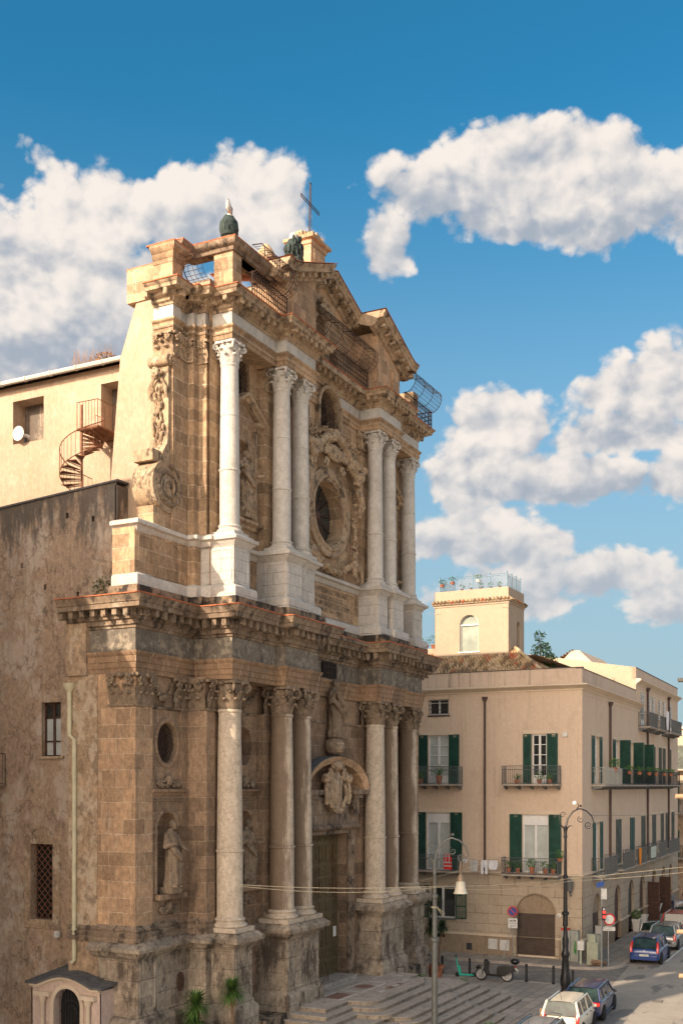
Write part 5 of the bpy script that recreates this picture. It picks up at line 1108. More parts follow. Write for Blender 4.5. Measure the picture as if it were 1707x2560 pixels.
# ------------------------------------------------------------------ dark plastered house on the left
hs = thing('side_building', 'dark weathered plaster building with sloping roofline left of the church', 'building', (-10.5, 36, 0))
zt = lambda y: 20.92-(y-25.2)*0.065
fmd = FU(-10.5); outer = [(25.2, 0), (52, 0), (52, zt(52)), (25.2, zt(25.2))]
holes = [rect(27.77, 28.69, 11.09, 13.1), rect(28.13, 29.2, 5.0, 7.82)]+[rect(a, a+.13, z_, z_+.2) for a, z_ in ((27.4, 19.85), (26.2, 19.6), (28.45, 17.3), (26.9, 16.9), (29.6, 18.2))]
b = MB(); b.holed(outer, holes, fmd, 0, [.22, .5, .3, .3, .3, .3, .3]); b.box(-10.5, -8.05, 25.15, 25.25, 0, 20.8); b.box(-10.45, -8.05, 51.9, 52, 0, 19)
part(b, 'wall', M['plaster_dark'], hs)
b = MB(); b.add([(-10.56, 25.1, zt(25.1)+.0), (-10.56, 52, zt(52)), (-8.05, 52, zt(52)+.05), (-8.05, 25.1, zt(25.1)+.05), (-10.56, 25.1, zt(25.1)+.07), (-10.56, 52, zt(52)+.07), (-8.05, 52, zt(52)+.12), (-8.05, 25.1, zt(25.1)+.12)], [(0, 1, 2, 3), (4, 5, 6, 7), (0, 1, 5, 4), (0, 3, 7, 4)])
part(b, 'roof', M['slab_dark'], hs)
b = MB(); b.box(-10.2, -10.1, 25.4, 50, 0, 20.5); part(b, 'interior', M['void'], hs)
b = MB(); f = FU(-10.3)
w = part(MB().mbox(f, 27.77, 28.69, 11.09, 11.14, -.02, .05).mbox(f, 27.77, 28.69, 13.02, 13.1, -.02, .05).mbox(f, 27.77, 27.84, 11.09, 13.1, -.02, .05).mbox(f, 28.62, 28.69, 11.09, 13.1, -.02, .05).mbox(f, 28.19, 28.28, 11.09, 13.1, -.03, .05).mbox(f, 27.77, 28.69, 11.62, 11.68, -.02, .05).mbox(f, 27.77, 28.69, 12.5, 12.57, -.02, .05), 'window', M['wood_dark'], hs)
part(MB().mbox(f, 27.84, 28.62, 11.14, 12.52, .03, .06), 'curtain', M['curtain'], w); part(MB().mbox(f, 27.84, 28.62, 12.57, 13.02, .03, .06), 'pane', M['glass'], w)
part(MB().mbox(fmd, 27.6, 28.8, 11.0, 11.09, -.08, .1), 'window_sill', M['moulding'], w)
b = MB(); lattice(b, FU(-10.35), 28.13, 29.2, 5.0, 7.82, .28, .016, 0.0); part(b, 'barred_window', M['rust'], hs)
b = MB(); b.sweep([(28.13, 5.0), (29.2, 5.0), (29.2, 7.82), (28.13, 7.82)], [(0.35, 0.0), (0.33, 0.03), (0.0, 0.04), (0, 0)], onwall(fmd), closed=True); b.sweep([(28.75+.5*math.cos(PI*i/10), 8.15+.35*math.sin(PI*i/10)) for i in range(11)], [(0, 0), (0, .05), (-.12, .05), (-.12, 0)], onwall(fmd)); part(b, 'window_surround', M['plaster_rough'], hs)
b = MB(); b.box(-11.3, -10.5, 30.4, 32, 10.0, 10.06); bl = part(b, 'balcony', M['moulding_low'], hs); railing([(-10.55, 30.45), (-11.28, 30.45), (-11.28, 32)], 10.06, 1.15, .14, .012, M['iron'], bl, 'balcony_railing', (0, 1))
b = MB(); b.lathe([(0.0, -.12), (.1, -.1), (.13, .0), (.12, .1), (.05, .14), (0, .14)], (-10.65, 27.8, 4.5), 14); part(b, 'wall_lamp', M['box_white'], hs)
b = MB(); x0, y0 = -12.26, 25.62
b.tube([(x0, y0+.22, 13.3), (x0, y0+.22, 11.75), (x0, y0, 11.6), (x0, y0, 3.95), (x0-.1, y0+.08, 3.85)], .085, 10); b.lathe([(.09, 0), (.2, .18), (.22, .3)], (x0, y0+.22, 13.25), 12)
for z_ in (5.0, 8.0, 10.4, 12.6): b.lathe([(.10, 0), (.10, .06)], (x0, y0+(.22 if z_ > 11.7 else 0), z_), 10)
solo(b, 'drainpipe', M['pipe_cream'], 'cream drainpipe with a funnel top on the rough plaster beside the church corner pier', 'drainpipe')
b = MB(); b.mbox(FU(-12.16), 25.1, 25.62, 13.35, 13.75, -.012, .3); part(b, 'putlog_hole', M['void'], church)
# small shrine-like porch at the foot of the wall
k_ = thing('porch', 'small pale pink porch with arched grille and curved roof by the wall', 'porch', (-12.2, 25.4, 0))
KD = 1.02; fk = lambda a, b_, d: (-12.85+d, a+KD, b_); eave = lambda a: 3.15+.32*max(0, math.cos((a-24.45)/1.15*PI/2))**1.0 if abs(a-24.45) < 1.15 else 3.15
o_ = [(22.95, 0), (26.0, 0)]+[(26.0-3.05*i/18, eave(26.0-3.05*i/18)-.02) for i in range(19)]
b = MB(); b.holed(o_, [arch(24.4, .58, 0.9, 2.5)], fk, 0, .35); b.box(-12.85, -10.5, 26.97, 27.02, 0, 3.1); b.box(-12.85, -12.0, 23.97, 24.02, 0, 3.1); part(b, 'wall', M['kiosk'], k_)
b = MB(); ys = [22.8+3.35*i/20 for i in range(21)]
b.add([(-13.02, y+KD, eave(y)) for y in ys]+[(-10.6, y+KD, 3.62-.12*abs(y-24.6)) for y in ys]+[(-13.02, y+KD, eave(y)+.08) for y in ys]+[(-10.6, y+KD, 3.70-.12*abs(y-24.6)) for y in ys], [(i, i+1, 21+i+1, 21+i) for i in range(20)]+[(42+i, 42+i+1, 63+i+1, 63+i) for i in range(20)]+[(i, i+1, 42+i+1, 42+i) for i in range(20)]+[(0, 21, 63, 42), (20, 41, 83, 62)])
part(b, 'roof', M['slab_dark'], k_)
b = MB(); b.sweep([(y, eave(y)) for y in reversed(ys[1:-1])], [(0, 0), (0, .16), (-.07, .14), (-.1, .05), (-.14, .04), (-.14, 0)], onwall(fk)); b.sweep(archpath(24.4, .58, .9, 2.5), [(.14, 0), (.14, .05), (0, .05), (0, 0)], onwall(fk), cap=False)
b.mbox(fk, 23.1, 23.75, 2.78, 2.92, -.22, 0); b.mbox(fk, 25.05, 25.75, 2.78, 2.92, -.22, 0)
part(b, 'moulding', M['trim'], k_)
for y in (23.42, 25.4): part(MB().lathe([(.13, 0), (.13, .2), (.09, .25), (.075, 2.55), (.12, 2.62), (.14, 2.78)], (-12.96, y+KD, 0), 14), 'colonnette', M['trim'], k_)
b = MB()
for i in range(9): a = 23.9+.125*i; b.tube([fk(a, .9, .2), fk(a, 2.5+math.sqrt(max(0, .58**2-(a-24.4)**2)), .2)], .012, 4)
for q in (.25, .45): b.tube([fk(24.4+q*math.cos(PI*i/10), 2.2+q*math.sin(PI*i/10), .19) for i in range(11)], .012, 4)
part(b, 'grille', M['iron_black'], k_); part(MB().box(-12.45, -12.35, 24.3, 26.5, 0, 3.0), 'interior', M['void'], k_)

# unseen house across the alley, its blocks added and shaped to shade church and square
oc_ = thing('alley_shade_blocks', 'unseen plaster house added across the alley, its blocks shaped to shade church and square', 'building', (-22, 36, 0))
holes = []; b = MB()
b.box(-25.8, -22, 29.2, 58, 0, 27.9); b.box(-42, -25.81, 28.6, 58, 0, 22.4); b.box(-31, -28, 25.4, 27.9, 0, 27.4); part(b, 'wall', M['plaster_pink'], oc_)
for zz in (3, 7.5, 12, 16.5, 20.5):
    for yy in (31, 35, 39, 43): part(MB().box(-21.99, -21.93, yy, yy+1.1, zz, zz+1.9), 'window', M['grey_shutter'], oc_)
part(MB().box(-25.8, -22, 29.2, 58, 27.91, 28.0), 'roof', M['tiles'], oc_)

# ------------------------------------------------------------------ ground, kerbs, steps
b = MB(); b.add([(-900, -900, -0.02), (1400, -900, -0.02), (1400, 1400, -0.02), (-900, 1400, -0.02)], [(0, 1, 2, 3)]); struct(b, 'ground', M['road'])
def sheet(pts, z): 
    tri = tessellate_polygon([[Vector((x, y, 0)) for x, y in pts]]); return MB().add([(x, y, z) for x, y in pts], [tuple(t) for t in tri])
struct(sheet([(12.2, 13.0), (19.6, 13.6), (19.4, 60), (12.2, 60)], -0.006), 'road', M['street'])
pz = [(-30, 13.0), (11.2, 13.0)]+[(12.25-1.05*(1-math.sin(PI/2*i/6)), 13.0+1.5*(1-math.cos(PI/2*i/6))) for i in range(1, 7)]+[(12.3, 60), (-30, 60)]
b = MB(); b.prism(pz, XY, -0.1, 0.035); struct(b, 'square_paving', M['paving'])
b = MB(); b.sweep(pz[:-1], [(0.03, -0.03), (0.03, 0.045), (-0.22, 0.045), (-0.22, 0.0)], XY, cap=True); struct(b, 'kerb', M['step'])
sw = [(17.15, 60), (17.15, 16.0)]+[(19.35-2.2*math.cos(PI/2*i/8), 16.0-2.2*math.sin(PI/2*i/8)) for i in range(1, 9)]+[(46, 14.4), (95, 15.6), (95, 17.9), (46, 17.2), (19.45, 16.4), (19.3, 60)]
b = MB(); b.prism(list(reversed(sw)), XY, -0.1, 0.12); struct(b, 'sidewalk', M['sidewalk'])
b = MB(); b.sweep([p for p in sw[:12]], [(0.015, -0.03), (0.015, 0.13), (-0.2, 0.13), (-0.2, 0.1)], XY, cap=True); struct(b, 'sidewalk_kerb', M['step'])
# parking lines
b = MB()
for x in (25.2, 30.0, 34.8): b.add([(x, 14.0, 0), (x+.12, 14.0, 0), (x+.12, 12.0, 0), (x, 12.0, 0)], [(0, 1, 2, 3)])
b.add([(22.0, 12.0, 0), (60, 12.8, 0), (60, 12.92, 0), (22.0, 12.12, 0)], [(0, 1, 2, 3)]); b.add([(21.0, 8.2, 0), (44, 8.0, 0), (44, 8.12, 0), (21.0, 8.32, 0)], [(0, 1, 2, 3)])
struct(b, 'road_markings', M['sign_white'])
b = MB()
for (x, y, a, w_) in ((10.15, 10.2, .1, .75), (17.9, 15.2, 0, .4), (19.3, 12.9, .1, .6)):
    b.obox((x, y, -.012), (w_, w_*.6, .02), a)
    for k in range(5): b.obox((x-w_*.4+w_*.2*k, y, 0.0), (.03, w_*.5, .012), a)
struct(b, 'manhole_cover', simple('dull_cover', (.16, .145, .125), .7, .1))
# church steps, each a slab with a rounded bulge at the middle
st = thing('church_steps', 'broad grey stone steps bulging in curves before the church door', 'steps', (0, 18, 0))
def stepoutline(xl, xr, yb, xb, yf, r=0.75, yback=23.0):
    pts = [(xl, yback), (xl, yb)]
    def arc(cx0, cy0, a0, a1): return [(cx0+r*math.cos(a0+(a1-a0)*i/6), cy0+r*math.sin(a0+(a1-a0)*i/6)) for i in range(7)]
    pts += [(-xb, yb)]+arc(-xb+r+.05, yf+r, PI, 1.5*PI)+arc(xb-r-.05, yf+r, 1.5*PI, 2*PI)+[(xb, yb), (xr, yb), (xr, yback)]
    return pts
specs = [(1.46, -4.85, 4.05, 19.65, 3.0, 18.6), (1.30, -5.5, 4.2, 19.3, 3.35, 18.2), (1.14, -5.95, 4.35, 18.9, 3.75, 17.72),
         (.975, -6.5, 6.1, 17.92, 3.0, 17.13), (.815, -6.8, 6.3, 17.46, 3.1, 16.78), (.655, -7.1, 6.5, 17.05, 3.2, 16.4), (.49, -7.3, 6.75, 16.63, 3.3, 16.0), (.33, -7.6, 7.0, 16.2, 3.45, 15.58), (.165, -7.9, 7.2, 15.78, 3.6, 15.18)]
for i, (z, xl, xr, yb, xb, yf) in enumerate(specs):
    path = stepoutline(xl, xr, yb, xb, yf); b = MB()
    b.sweep(path, [(0.0, z-.035), (.012, z-.02), (0.0, z-.004), (-.02, z)], XY, cap=False); b.sweep(path, [(-.03, z-.035), (0.0, z-.035)], XY, cap=False)
    q = MB(); q.sweep(path, [(-.03, z-.19), (-.03, z-.03)], XY, cap=False)
    inner = [(p[0], p[1]) for p in path]; tri = tessellate_polygon([[Vector((x, y, 0)) for x, y in inner]]); b.add([(x+(.02 if x < 0 else -.02)*(1 if abs(x) > 3 else 0), y+.0, z-.0005) for x, y in inner], [tuple(t) for t in tri])
    s_ = part(b, 'stair_tread', M['step'], st); part(q, 'riser', M['riser'], s_)
def inl(cx0, cy0, w, h, z, mb): mb.box(cx0-w/2, cx0+w/2, cy0-h/2, cy0+h/2, z, z+.004)
b = MB()
for (x, y, w, h) in ((0.1, 20.95, 2.6, .13), (0.1, 19.95, 2.6, .13), (-1.15, 20.45, .13, 1.1), (1.35, 20.45, .13, 1.1), (-2.3, 20.95, 1.5, .13), (-2.3, 20.0, 1.5, .13), (2.5, 20.9, 1.3, .13), (.1, 21.5, 2.6, .12), (.9, 19.35, .5, .22), (2.3, 19.5, .4, .2), (-.6, 19.3, .5, .2), (3.2, 20.2, .3, .3)): inl(x, y, w, h, 1.462, b)
part(b, 'marble_inlay', M['marble'], st)
b = MB(); b.lathe([(.42, 0), (.42, .005), (0, .006)], (.1, 20.45, 1.464), 24); b.box(-2.9, -1.7, 20.15, 20.8, 1.463, 1.4665); b.box(.1, 1.5, 19.2, 19.5, 1.463, 1.4655); part(b, 'red_inlay', simple('red_marble', (.22, .12, .09), .6), st)
# handrails on the pedestals
for (xa, ya, za, xb_, yb_, zb_) in ((-3.9, 20.62, 2.0, -3.1, 20.62, 2.55), (3.6, 20.62, 1.75, 4.5, 20.62, 1.65), (8.0, 20.9, 1.75, 10.2, 21.2, .95)):
    b = MB(); b.tube([(xa, ya, za-.35), (xa, ya-.12, za-.3), (xa, ya-.12, za), (xb_, yb_-.12, zb_), (xb_, yb_-.12, zb_-.35), (xb_, yb_+.02, zb_-.35)], .022, 6); part(b, 'handrail', M['iron'], st)
# ------------------------------------------------------------------ the pink apartment building
ab = thing('apartment_building', 'pale pink plaster apartment building with green shutters, balconies and a roof turret', 'building', (19.5, 16.2, 0))
def frame(o, ang, inw):
    c, s = math.cos(R(ang)), math.sin(R(ang)); n = (-s*inw, c*inw)
    return lambda a, b, d: (o[0]+c*a+n[0]*d, o[1]+s*a+n[1]*d, b)
CX, CY = 19.5, 16.2
FF = frame((CX, CY), 91.4, -1); FS = frame((CX, CY), 1.5, 1)
# openings: (s0, s1, z0, z1) ; front: s grows away from the corner to the left
fw = [(2.04, 2.90, 10.1, 12.95), (7.98, 9.28, 10.1, 13.0), (1.94, 3.46, 4.95, 8.32), (7.89, 9.39, 4.95, 8.38), (7.98, 9.22, 14.21, 15.17), (7.55, 9.2, 2.1, 4.0), (13.5, 14.8, 10.1, 13), (13.5, 14.8, 4.95, 8.3), (8.2, 8.9, .95, 1.7)]
fh = [rect(a, c, b_, d) for a, c, b_, d in fw]+[arch(2.67, 1.14, 0.12, 2.62, 14, 1.14), ellipse((7.27, 3.68), (.18, .24), 16)]
b = MB(); b.holed(rect(0, 20, 4.95, 15.5), [h for h in fh if min(p[1] for p in h) >= 4.9], FF, 0, .25)
lowh = [h for h in fh if max(p[1] for p in h) < 4.5]
sw3 = [(2.95, 4.35), (8.9, 10.3), (13.5, 14.9), (17.6, 18.9), (22.1, 23.4), (25.1, 26.2), (26.9, 28.0), (29.7, 30.8)]
sw2 = [(3.2, 4.5), (9.2, 10.7), (13.8, 15.2), (17.9, 19.3), (22.3, 23.7), (26.0, 27.2), (28.3, 29.5), (31.2, 32.4)]
sh = [rect(a, c, 10.1, 12.9) for a, c in sw3]+[rect(a, c, 4.75, 7.8) for a, c in sw2]
SL = 34.5
b.holed(rect(0, SL, 4.9, 15.5), sh, FS, 0, .22)
tw = [(17.5, 18.7), (20.6, 21.3), (22.1, 22.9), (25.0, 25.8), (27.0, 27.8), (29.8, 31.0)]
b.holed(rect(15.9, SL, 15.5, 17.3), [rect(a, c, 15.51, 16.5) for a, c in tw], FS, 0, .22)
b.add([FS(SL, 0, 0), FS(SL, 0, 12), FS(SL, 17.5, 12), FS(SL, 17.5, 0)], [(0, 1, 2, 3)])
part(b, 'wall', M['plaster_pink'], ab)
b = MB(); b.holed(rect(0, 20, 1.25, 4.95), [[(x, max(z, 1.26)) for x, z in h] for h in lowh if max(p[1] for p in h) > 1.9], FF, -.03, .3)
sa = [(3.6, 1.15, 2.5), (9.6, 1.0, 2.65), (14.1, 1.05, 2.6), (18.2, 1.1, 2.6), (23.0, 1.05, 2.7), (27.2, .9, 2.8), (30.6, .9, 2.8)]
b.holed(rect(0, SL, 1.2, 4.9), [arch(c, w, 1.21, z, 12, w*.95) for c, w, z in sa]+[rect(20.2, 20.7, 3.6, 4.6)], FS, -.03, .3)
part(b, 'scored_ground_floor', M['rustic'], ab)
b = MB(); b.holed(rect(0, 20, 0, 1.25), [rect(1.53, 3.81, .12, 1.249), rect(8.2, 8.9, .95, 1.24)], FF, -.05, .3)
b.holed(rect(0, SL, 0, 1.2), [rect(c-w, c+w, .12, 1.199) for c, w, z in sa], FS, -.05, .3)
part(b, 'base_course', M['rustic_base'], ab)
b = MB(); b.sweep([FF(20, 0, 0)[:2], (CX, CY), FS(SL, 0, 0)[:2]], [(0.03, 4.84), (.09, 4.88), (.10, 4.96), (0, 5.0)], XY)
for (o, segs) in ((FF, [(20, 3.83), (1.51, -.06)]), (FS, [(-.06, 2.43)]+[(sa[i][0]+sa[i][1]+.02, (sa[i+1][0]-sa[i+1][1]-.02) if i < 6 else SL) for i in range(7)])):
    for a0, a1 in segs: b.cut(); b.mbox(o, a0, a1, 1.2, 1.32, -.09, .0)
for (o, a, c) in ((FF, 0, 20), (FS, 0, 17.9)): b.mbox(o, a, c, 15.14, 15.17, -.02, .05)
part(b, 'string_course', M['trim'], ab)
cor = [(0.0, 15.40), (.05, 15.42), (.06, 15.50), (.2, 15.56), (.30, 15.66), (.36, 15.68), (.36, 15.76), (0.0, 15.82)]
b = MB(); b.sweep([FF(20, 0, 0)[:2], (CX, CY), FS(17.6, 0, 0)[:2]], cor, XY); b.sweep([FS(15.9, 0, 0)[:2], FS(SL, 0, 0)[:2]], [(o, z+1.65) for o, z in cor], XY); part(b, 'cornice', M['trim'], ab)
b = MB(); b.mbox(FF, 0, 20, 15.8, 16.68, .02, .3); b.mbox(FS, 0, 15.9, 15.8, 16.62, .02, .3); b.mbox(FS, 15.9, SL, 17.4, 18.2, .02, .3)
part(b, 'parapet', M['parapet'], ab)
b = MB(); b.mbox(FF, -.03, 20, 16.68, 16.72, -.02, .34); b.mbox(FS, 0, 15.9, 16.62, 16.66, -.02, .34); b.mbox(FS, 15.9, SL, 18.2, 18.24, -.02, .34)
part(b, 'parapet_capping', M['slab_dark'], ab)
p0, p1 = FS(15.9, 0, 0), FS(15.9, 0, 7.6)
b = MB(); b.add([(p0[0], p0[1], 15.8), (p1[0], p1[1], 15.8), (p1[0], p1[1], 19.5), (p0[0], p0[1], 18.22), (p0[0]+.3, p0[1], 18.22), (p1[0]+.3, p1[1], 19.5)], [(0, 1, 2, 3), (3, 2, 5, 4)]); b.box(35.5, 35.7, 24, 30, 15, 19.4)
part(b, 'end_wall', M['plaster_cream'], ab)
b = MB(); b.box(CX+.3, 52, CY+.9, 36, 4.9, 15.3); part(b, 'core', M['void'], ab)
# windows
def wpart(name, o, rects, m, parent): 
    b = MB()
    for (a, c, z0, z1, d0, d1) in rects: b.mbox(o, a, c, z0, z1, d0, d1)
    return part(b, name, m, parent)
def slats(mb, o, a0, a1, z0, z1, d0=-.06, fold=0.0):
    def oo(a, b_, d): return o(a, b_, d)
    w = .06
    for (x0, x1, y0, y1) in ((a0, a0+w, z0, z1), (a1-w, a1, z0, z1), (a0+w, a1-w, z0, z0+w*1.5), (a0+w, a1-w, z1-w, z1), (a0+w, a1-w, (z0+z1)*.46, (z0+z1)*.46+w)): mb.mbox(oo, x0, x1, y0, y1, d0, d0+.045)
    z = z0+w*1.6
    while z < z1-w*1.3:
        mb.add([oo(a0+w, z, d0+.035), oo(a1-w, z, d0+.035), oo(a1-w, z-.035, d0+.005), oo(a0+w, z-.035, d0+.005), oo(a0+w, z+.01, d0+.04), oo(a1-w, z+.01, d0+.04)], [(0, 1, 2, 3), (0, 1, 5, 4)]); z += .065
    mb.mbox(oo, a0+w, a1-w, z0+w, z1-w, d0+.041, d0+.046)
def fwindow(o, a0, a1, z0, z1, pane, left=None, right=None, sm=None, bars=3, top=0.0, lint=True, dep=.16):
    fr = [(a0, a0+.07, z0, z1, dep-.03, dep+.04), (a1-.07, a1, z0, z1, dep-.03, dep+.04), (a0, a1, z1-.08, z1, dep-.03, dep+.04), ((a0+a1)/2-.06, (a0+a1)/2+.06, z0, z1-top, dep-.04, dep+.04), (a0, a1, z0, z0+.5 if bars > 1 else z0+.1, dep-.02, dep+.04)]
    if top: fr.append((a0, a1, z1-top, z1, dep-.05, dep+.03))
    for i in range(1, bars+1): z = z0+.5+(z1-top-z0-.5)*i/(bars+1); fr.append((a0, a1, z-.02, z+.02, dep-.02, dep+.04))
    w = wpart('window', o, fr, M['white'], ab); wpart('pane', o, [(a0+.05, a1-.05, z0+.1, z1-.05, dep+.045, dep+.06)], pane, w)
    if lint: wpart('window_surround', o, [(a0-.35, a1+.35, z1+.02, z1+.24, -.02, .02), (a0-.5, a0-.3, z1-.15, z1+.24, -.021, .02), (a1+.3, a1+.5, z1-.15, z1+.24, -.021, .02)], M['trim'], w)
    for q in (left, right):
        if q: s = MB(); slats(s, o, q[0], q[1], z0, z1+.03); part(s, 'shutter', sm or M['green'], w)
    return w
fwindow(FF, 2.04, 2.90, 10.1, 12.95, M['glass'], (1.38, 2.02), (2.92, 3.42))
fwindow(FF, 7.98, 9.28, 10.1, 13.0, M['curtain'], (7.3, 7.96), (9.3, 9.98))
fwindow(FF, 1.94, 3.46, 4.98, 8.32, M['curtain'], (1.18, 1.92), (3.48, 4.22), bars=0, top=.6)
fwindow(FF, 7.89, 9.39, 4.98, 8.38, M['curtain'], (7.12, 7.87), (9.41, 10.1), bars=0, top=.6)
fwindow(FF, 13.5, 14.8, 10.1, 13.0, M['glass'], (12.8, 13.48), (14.82, 15.5)); fwindow(FF, 13.5, 14.8, 4.98, 8.3, M['glass'], (12.8, 13.48), (14.82, 15.5))
w = fwindow(FF, 7.55, 9.2, 2.1, 4.0, M['glass'], (6.85, 7.53), (9.22, 9.9), bars=0, lint=False)
b = MB()
for i in range(13): b.tube([FF(7.6+.128*i, 2.1, .02), FF(7.6+.128*i, 3.2, .02)], .012, 4)
b.mbox(FF, 7.5, 9.25, 2.02, 2.1, -.1, .1); part(b, 'window_grille', M['iron_balc'], w)
w = fwindow(FF, 7.98, 9.22, 14.21, 15.17, M['glass'], bars=1, lint=False)
b = MB()
for i in range(9): b.tube([FF(8.02+.145*i, 14.21, -.02), FF(8.02+.145*i, 15.17, -.02)], .014, 4)
for z in (14.3, 14.55, 14.8, 15.05): b.tube([FF(7.98, z, -.02), FF(9.22, z, -.02)], .014, 4)
b.mbox(FF, 7.9, 9.3, 14.13, 14.2, -.06, .02); part(b, 'window_grille', M['iron'], w)
wpart('vent', FF, [(8.2, 8.9, .95, 1.7, .1, .12)], M['void'], ab); wpart('vent', FF, [(6.5, 6.85, .32, .72, -.055, -.04)], M['plastic'], ab)
wpart('round_opening', FF, [(7.05, 7.5, 3.4, 3.95, .2, .25)], M['void'], ab)
# garage: blind arch with a roller shutter
b = MB(); b.prism(arch(2.67, 1.14, 2.62, 2.62, 14, 1.14)[2:], FF, .12, .2); part(b, 'arch_infill', M['rustic_base'], ab)
b = MB(); pts = []
for i in range(58): z = .2+i*.0425; b.mbox(FF, 1.58, 3.76, z, z+.03, .17-.02*(i % 2), .2)
rs = part(b, 'roller_shutter', M['rollup'], ab); wpart('shutter_sill', FF, [(1.56, 3.78, .10, .22, .05, .3)], M['trim'], rs); wpart('jamb', FF, [(1.3, 1.53, .1, 2.6, -.06, 0), (3.81, 4.04, .1, 2.6, -.06, 0)], M['rustic'], rs)
b = MB(); b.sweep([(2.67+1.14*math.cos(PI*i/14), 2.62+1.14*math.sin(PI*i/14)) for i in range(15)], [(.06, .03), (.06, .05), (0, .05), (0, .0)], onwall(FF)); part(b, 'arch_moulding', M['rustic_base'], ab)
wpart('meter_panel', FF, [(4.95, 5.5, .45, 1.05, -.075, -.05)], M['box_white'], ab); wpart('meter_panel', FF, [(4.24, 4.8, .42, 1.02, -.075, -.05)], M['box_white'], ab)
wpart('alarm_box', FF, [(.82, 1.1, 12.78, 13.02, -.14, 0)], M['box_white'], ab)
b = MB(); b.lathe([(0, 0), (.13, 0), (.13, .02), (0, .02)], (0, 0, 0), 16); n = MB(); n.v = [FF(1.32+x, 2.6+y, -.04-z) for x, y, z in b.v]; n.f = b.f
hn = part(n, 'house_number', M['sign_white'], ab)
text('1', .17, M['ink'], hn, lambda a, z, d: FF(2*1.32-a, z, d), 1.32, 2.6, -.066, 'numeral')
# balconies
def balcony(o, a0, a1, z, m, dep=.85, h=1.05, st=.12, brk=True, parent=ab):
    b = MB(); b.mbox(o, a0, a1, z-.10, z, -dep, 0); b.mbox(o, a0-.03, a1+.03, z-.06, z-.02, -dep-.03, 0); bl = part(b, 'balcony', M['step'], parent)
    rl = MB(); P = [o(a0+.03, 0, -.03), o(a0+.03, 0, -dep+.04), o(a1-.03, 0, -dep+.04), o(a1-.03, 0, -.03)]
    for p, q in zip(P[:-1], P[1:]):
        L = math.hypot(q[0]-p[0], q[1]-p[1]); n = max(1, int(L/st))
        for i in range(n+1):
            x, y = p[0]+(q[0]-p[0])*i/n, p[1]+(q[1]-p[1])*i/n; rl.tube([(x, y, z), (x, y, z+h)], .022 if i in (0, n) else .011, 4)
        for k in (.06, h*.8, h): rl.tube([(p[0], p[1], z+k), (q[0], q[1], z+k)], .016, 4)
    part(rl, 'balcony_railing', m, bl)
    if brk:
        k = MB(); n = max(2, int((a1-a0)/.75))
        for i in range(n+1): a = a0+.1+(a1-a0-.2)*i/n; k.cut(); k.mbox(o, a-.05, a+.05, z-.30, z-.10, -.25, 0); k.mbox(o, a-.045, a+.045, z-.22, z-.10, -.6, -.25)
        part(k, 'bracket', M['iron_balc'], bl)
    return bl
balcony(FF, 1.19, 4.47, 10.08, M['iron_balc']); balcony(FF, 7.08, 10.3, 10.08, M['iron_balc']); balcony(FF, 1.19, 4.49, 4.92, M['iron_balc'], h=.95); balcony(FF, 7.11, 10.3, 4.96, M['iron_balc'], h=.95)
# side windows
cl = lambda k: (M['curtain'], M['glass'])[k % 2]
fwindow(FS, 2.95, 4.35, 10.1, 12.9, M['curtain'], (2.3, 2.93), (4.37, 5.0))
def openshutter(o, a, z0, z1, dep, parent, m=None):     # a leaf swung out square to the wall
    o2 = lambda x, b_, d: o(a+d, b_, -x); s = MB(); slats(s, o2, 0.02, dep, z0, z1, 0.0); part(s, 'open_shutter', m or M['green'], parent)
for k, (a, c) in enumerate(sw3[1:4]):
    w = fwindow(FS, a, c, 10.1, 12.9, M['curtain'], (a-.68, a-.02), None); openshutter(FS, c+.03, 10.1, 12.95, .72, w)
for k, (a, c) in enumerate(sw3[4:]): fwindow(FS, a, c, 10.1, 12.9, M['glass'], (a, (a+c)/2), ((a+c)/2, c), M['grey_shutter'])
fwindow(FS, 3.2, 4.5, 4.78, 7.8, M['curtain'], (2.6, 3.18), (4.52, 5.2), bars=0)
for k, (a, c) in enumerate(sw2[1:]): fwindow(FS, a, c, 4.78, 7.8, M['glass'], (a, (a+c)/2), ((a+c)/2, c), M['grey_shutter'] if k != 1 else M['green'])
for k, (a, c) in enumerate(tw): fwindow(FS, a, c, 14.2 if k in (0, 2, 5) else 14.9, 16.5, M['glass'], (a, (a+c)/2), ((a+c)/2, c), M['green'] if k in (0, 5) else M['grey_shutter'], dep=-.04)
for k, (a0, a1) in enumerate(((2.3, 6.0), (7.6, 11.4), (12.2, 15.9), (16.6, 19.8), (20.9, 24.2), (25.2, 30.2))): balcony(FS, a0, a1, 4.75, M['iron_balc'], dep=.8, h=1.02, st=.11)
balcony(FS, 2.3, 7.3, 10.05, simple('pale_rail_paint', (.40, .39, .34), .5), dep=.8, h=1.0, st=.11); balcony(FS, 7.35, 30.5, 10.05, M['iron_black'], dep=.8, h=1.0, st=.22)
for (a0, a1) in ((16.8, 20.2), (21.3, 24.3), (26.4, 31.5)): balcony(FS, a0, a1, 14.15, M['iron_balc'], dep=.8, h=1.0, st=.11)
for c, w, z in sa[1:]:
    b = MB(); b.prism(arch(c, w-.01, .14, z, 12, w*.94), FS, .16, .22); dr = part(b, 'street_door', M['wood_dark'] if c != 14.1 else M['iron_black'], ab)
    part(MB().mbox(FS, c+.05, c+.12, 1.2, 1.35, .10, .16), 'handle', M['brass'], dr)
b = MB(); b.prism(arch(3.6, 1.14, 2.45, 2.5, 12, 1.1), FS, .1, .2); part(b, 'arch_infill', M['rustic_base'], ab)
b = MB()
for i in range(56): z = .2+i*.0425; b.mbox(FS, 2.48, 4.72, z, z+.03, .15-.02*(i % 2), .2)
part(b, 'roller_shutter', M['rollup'], ab)
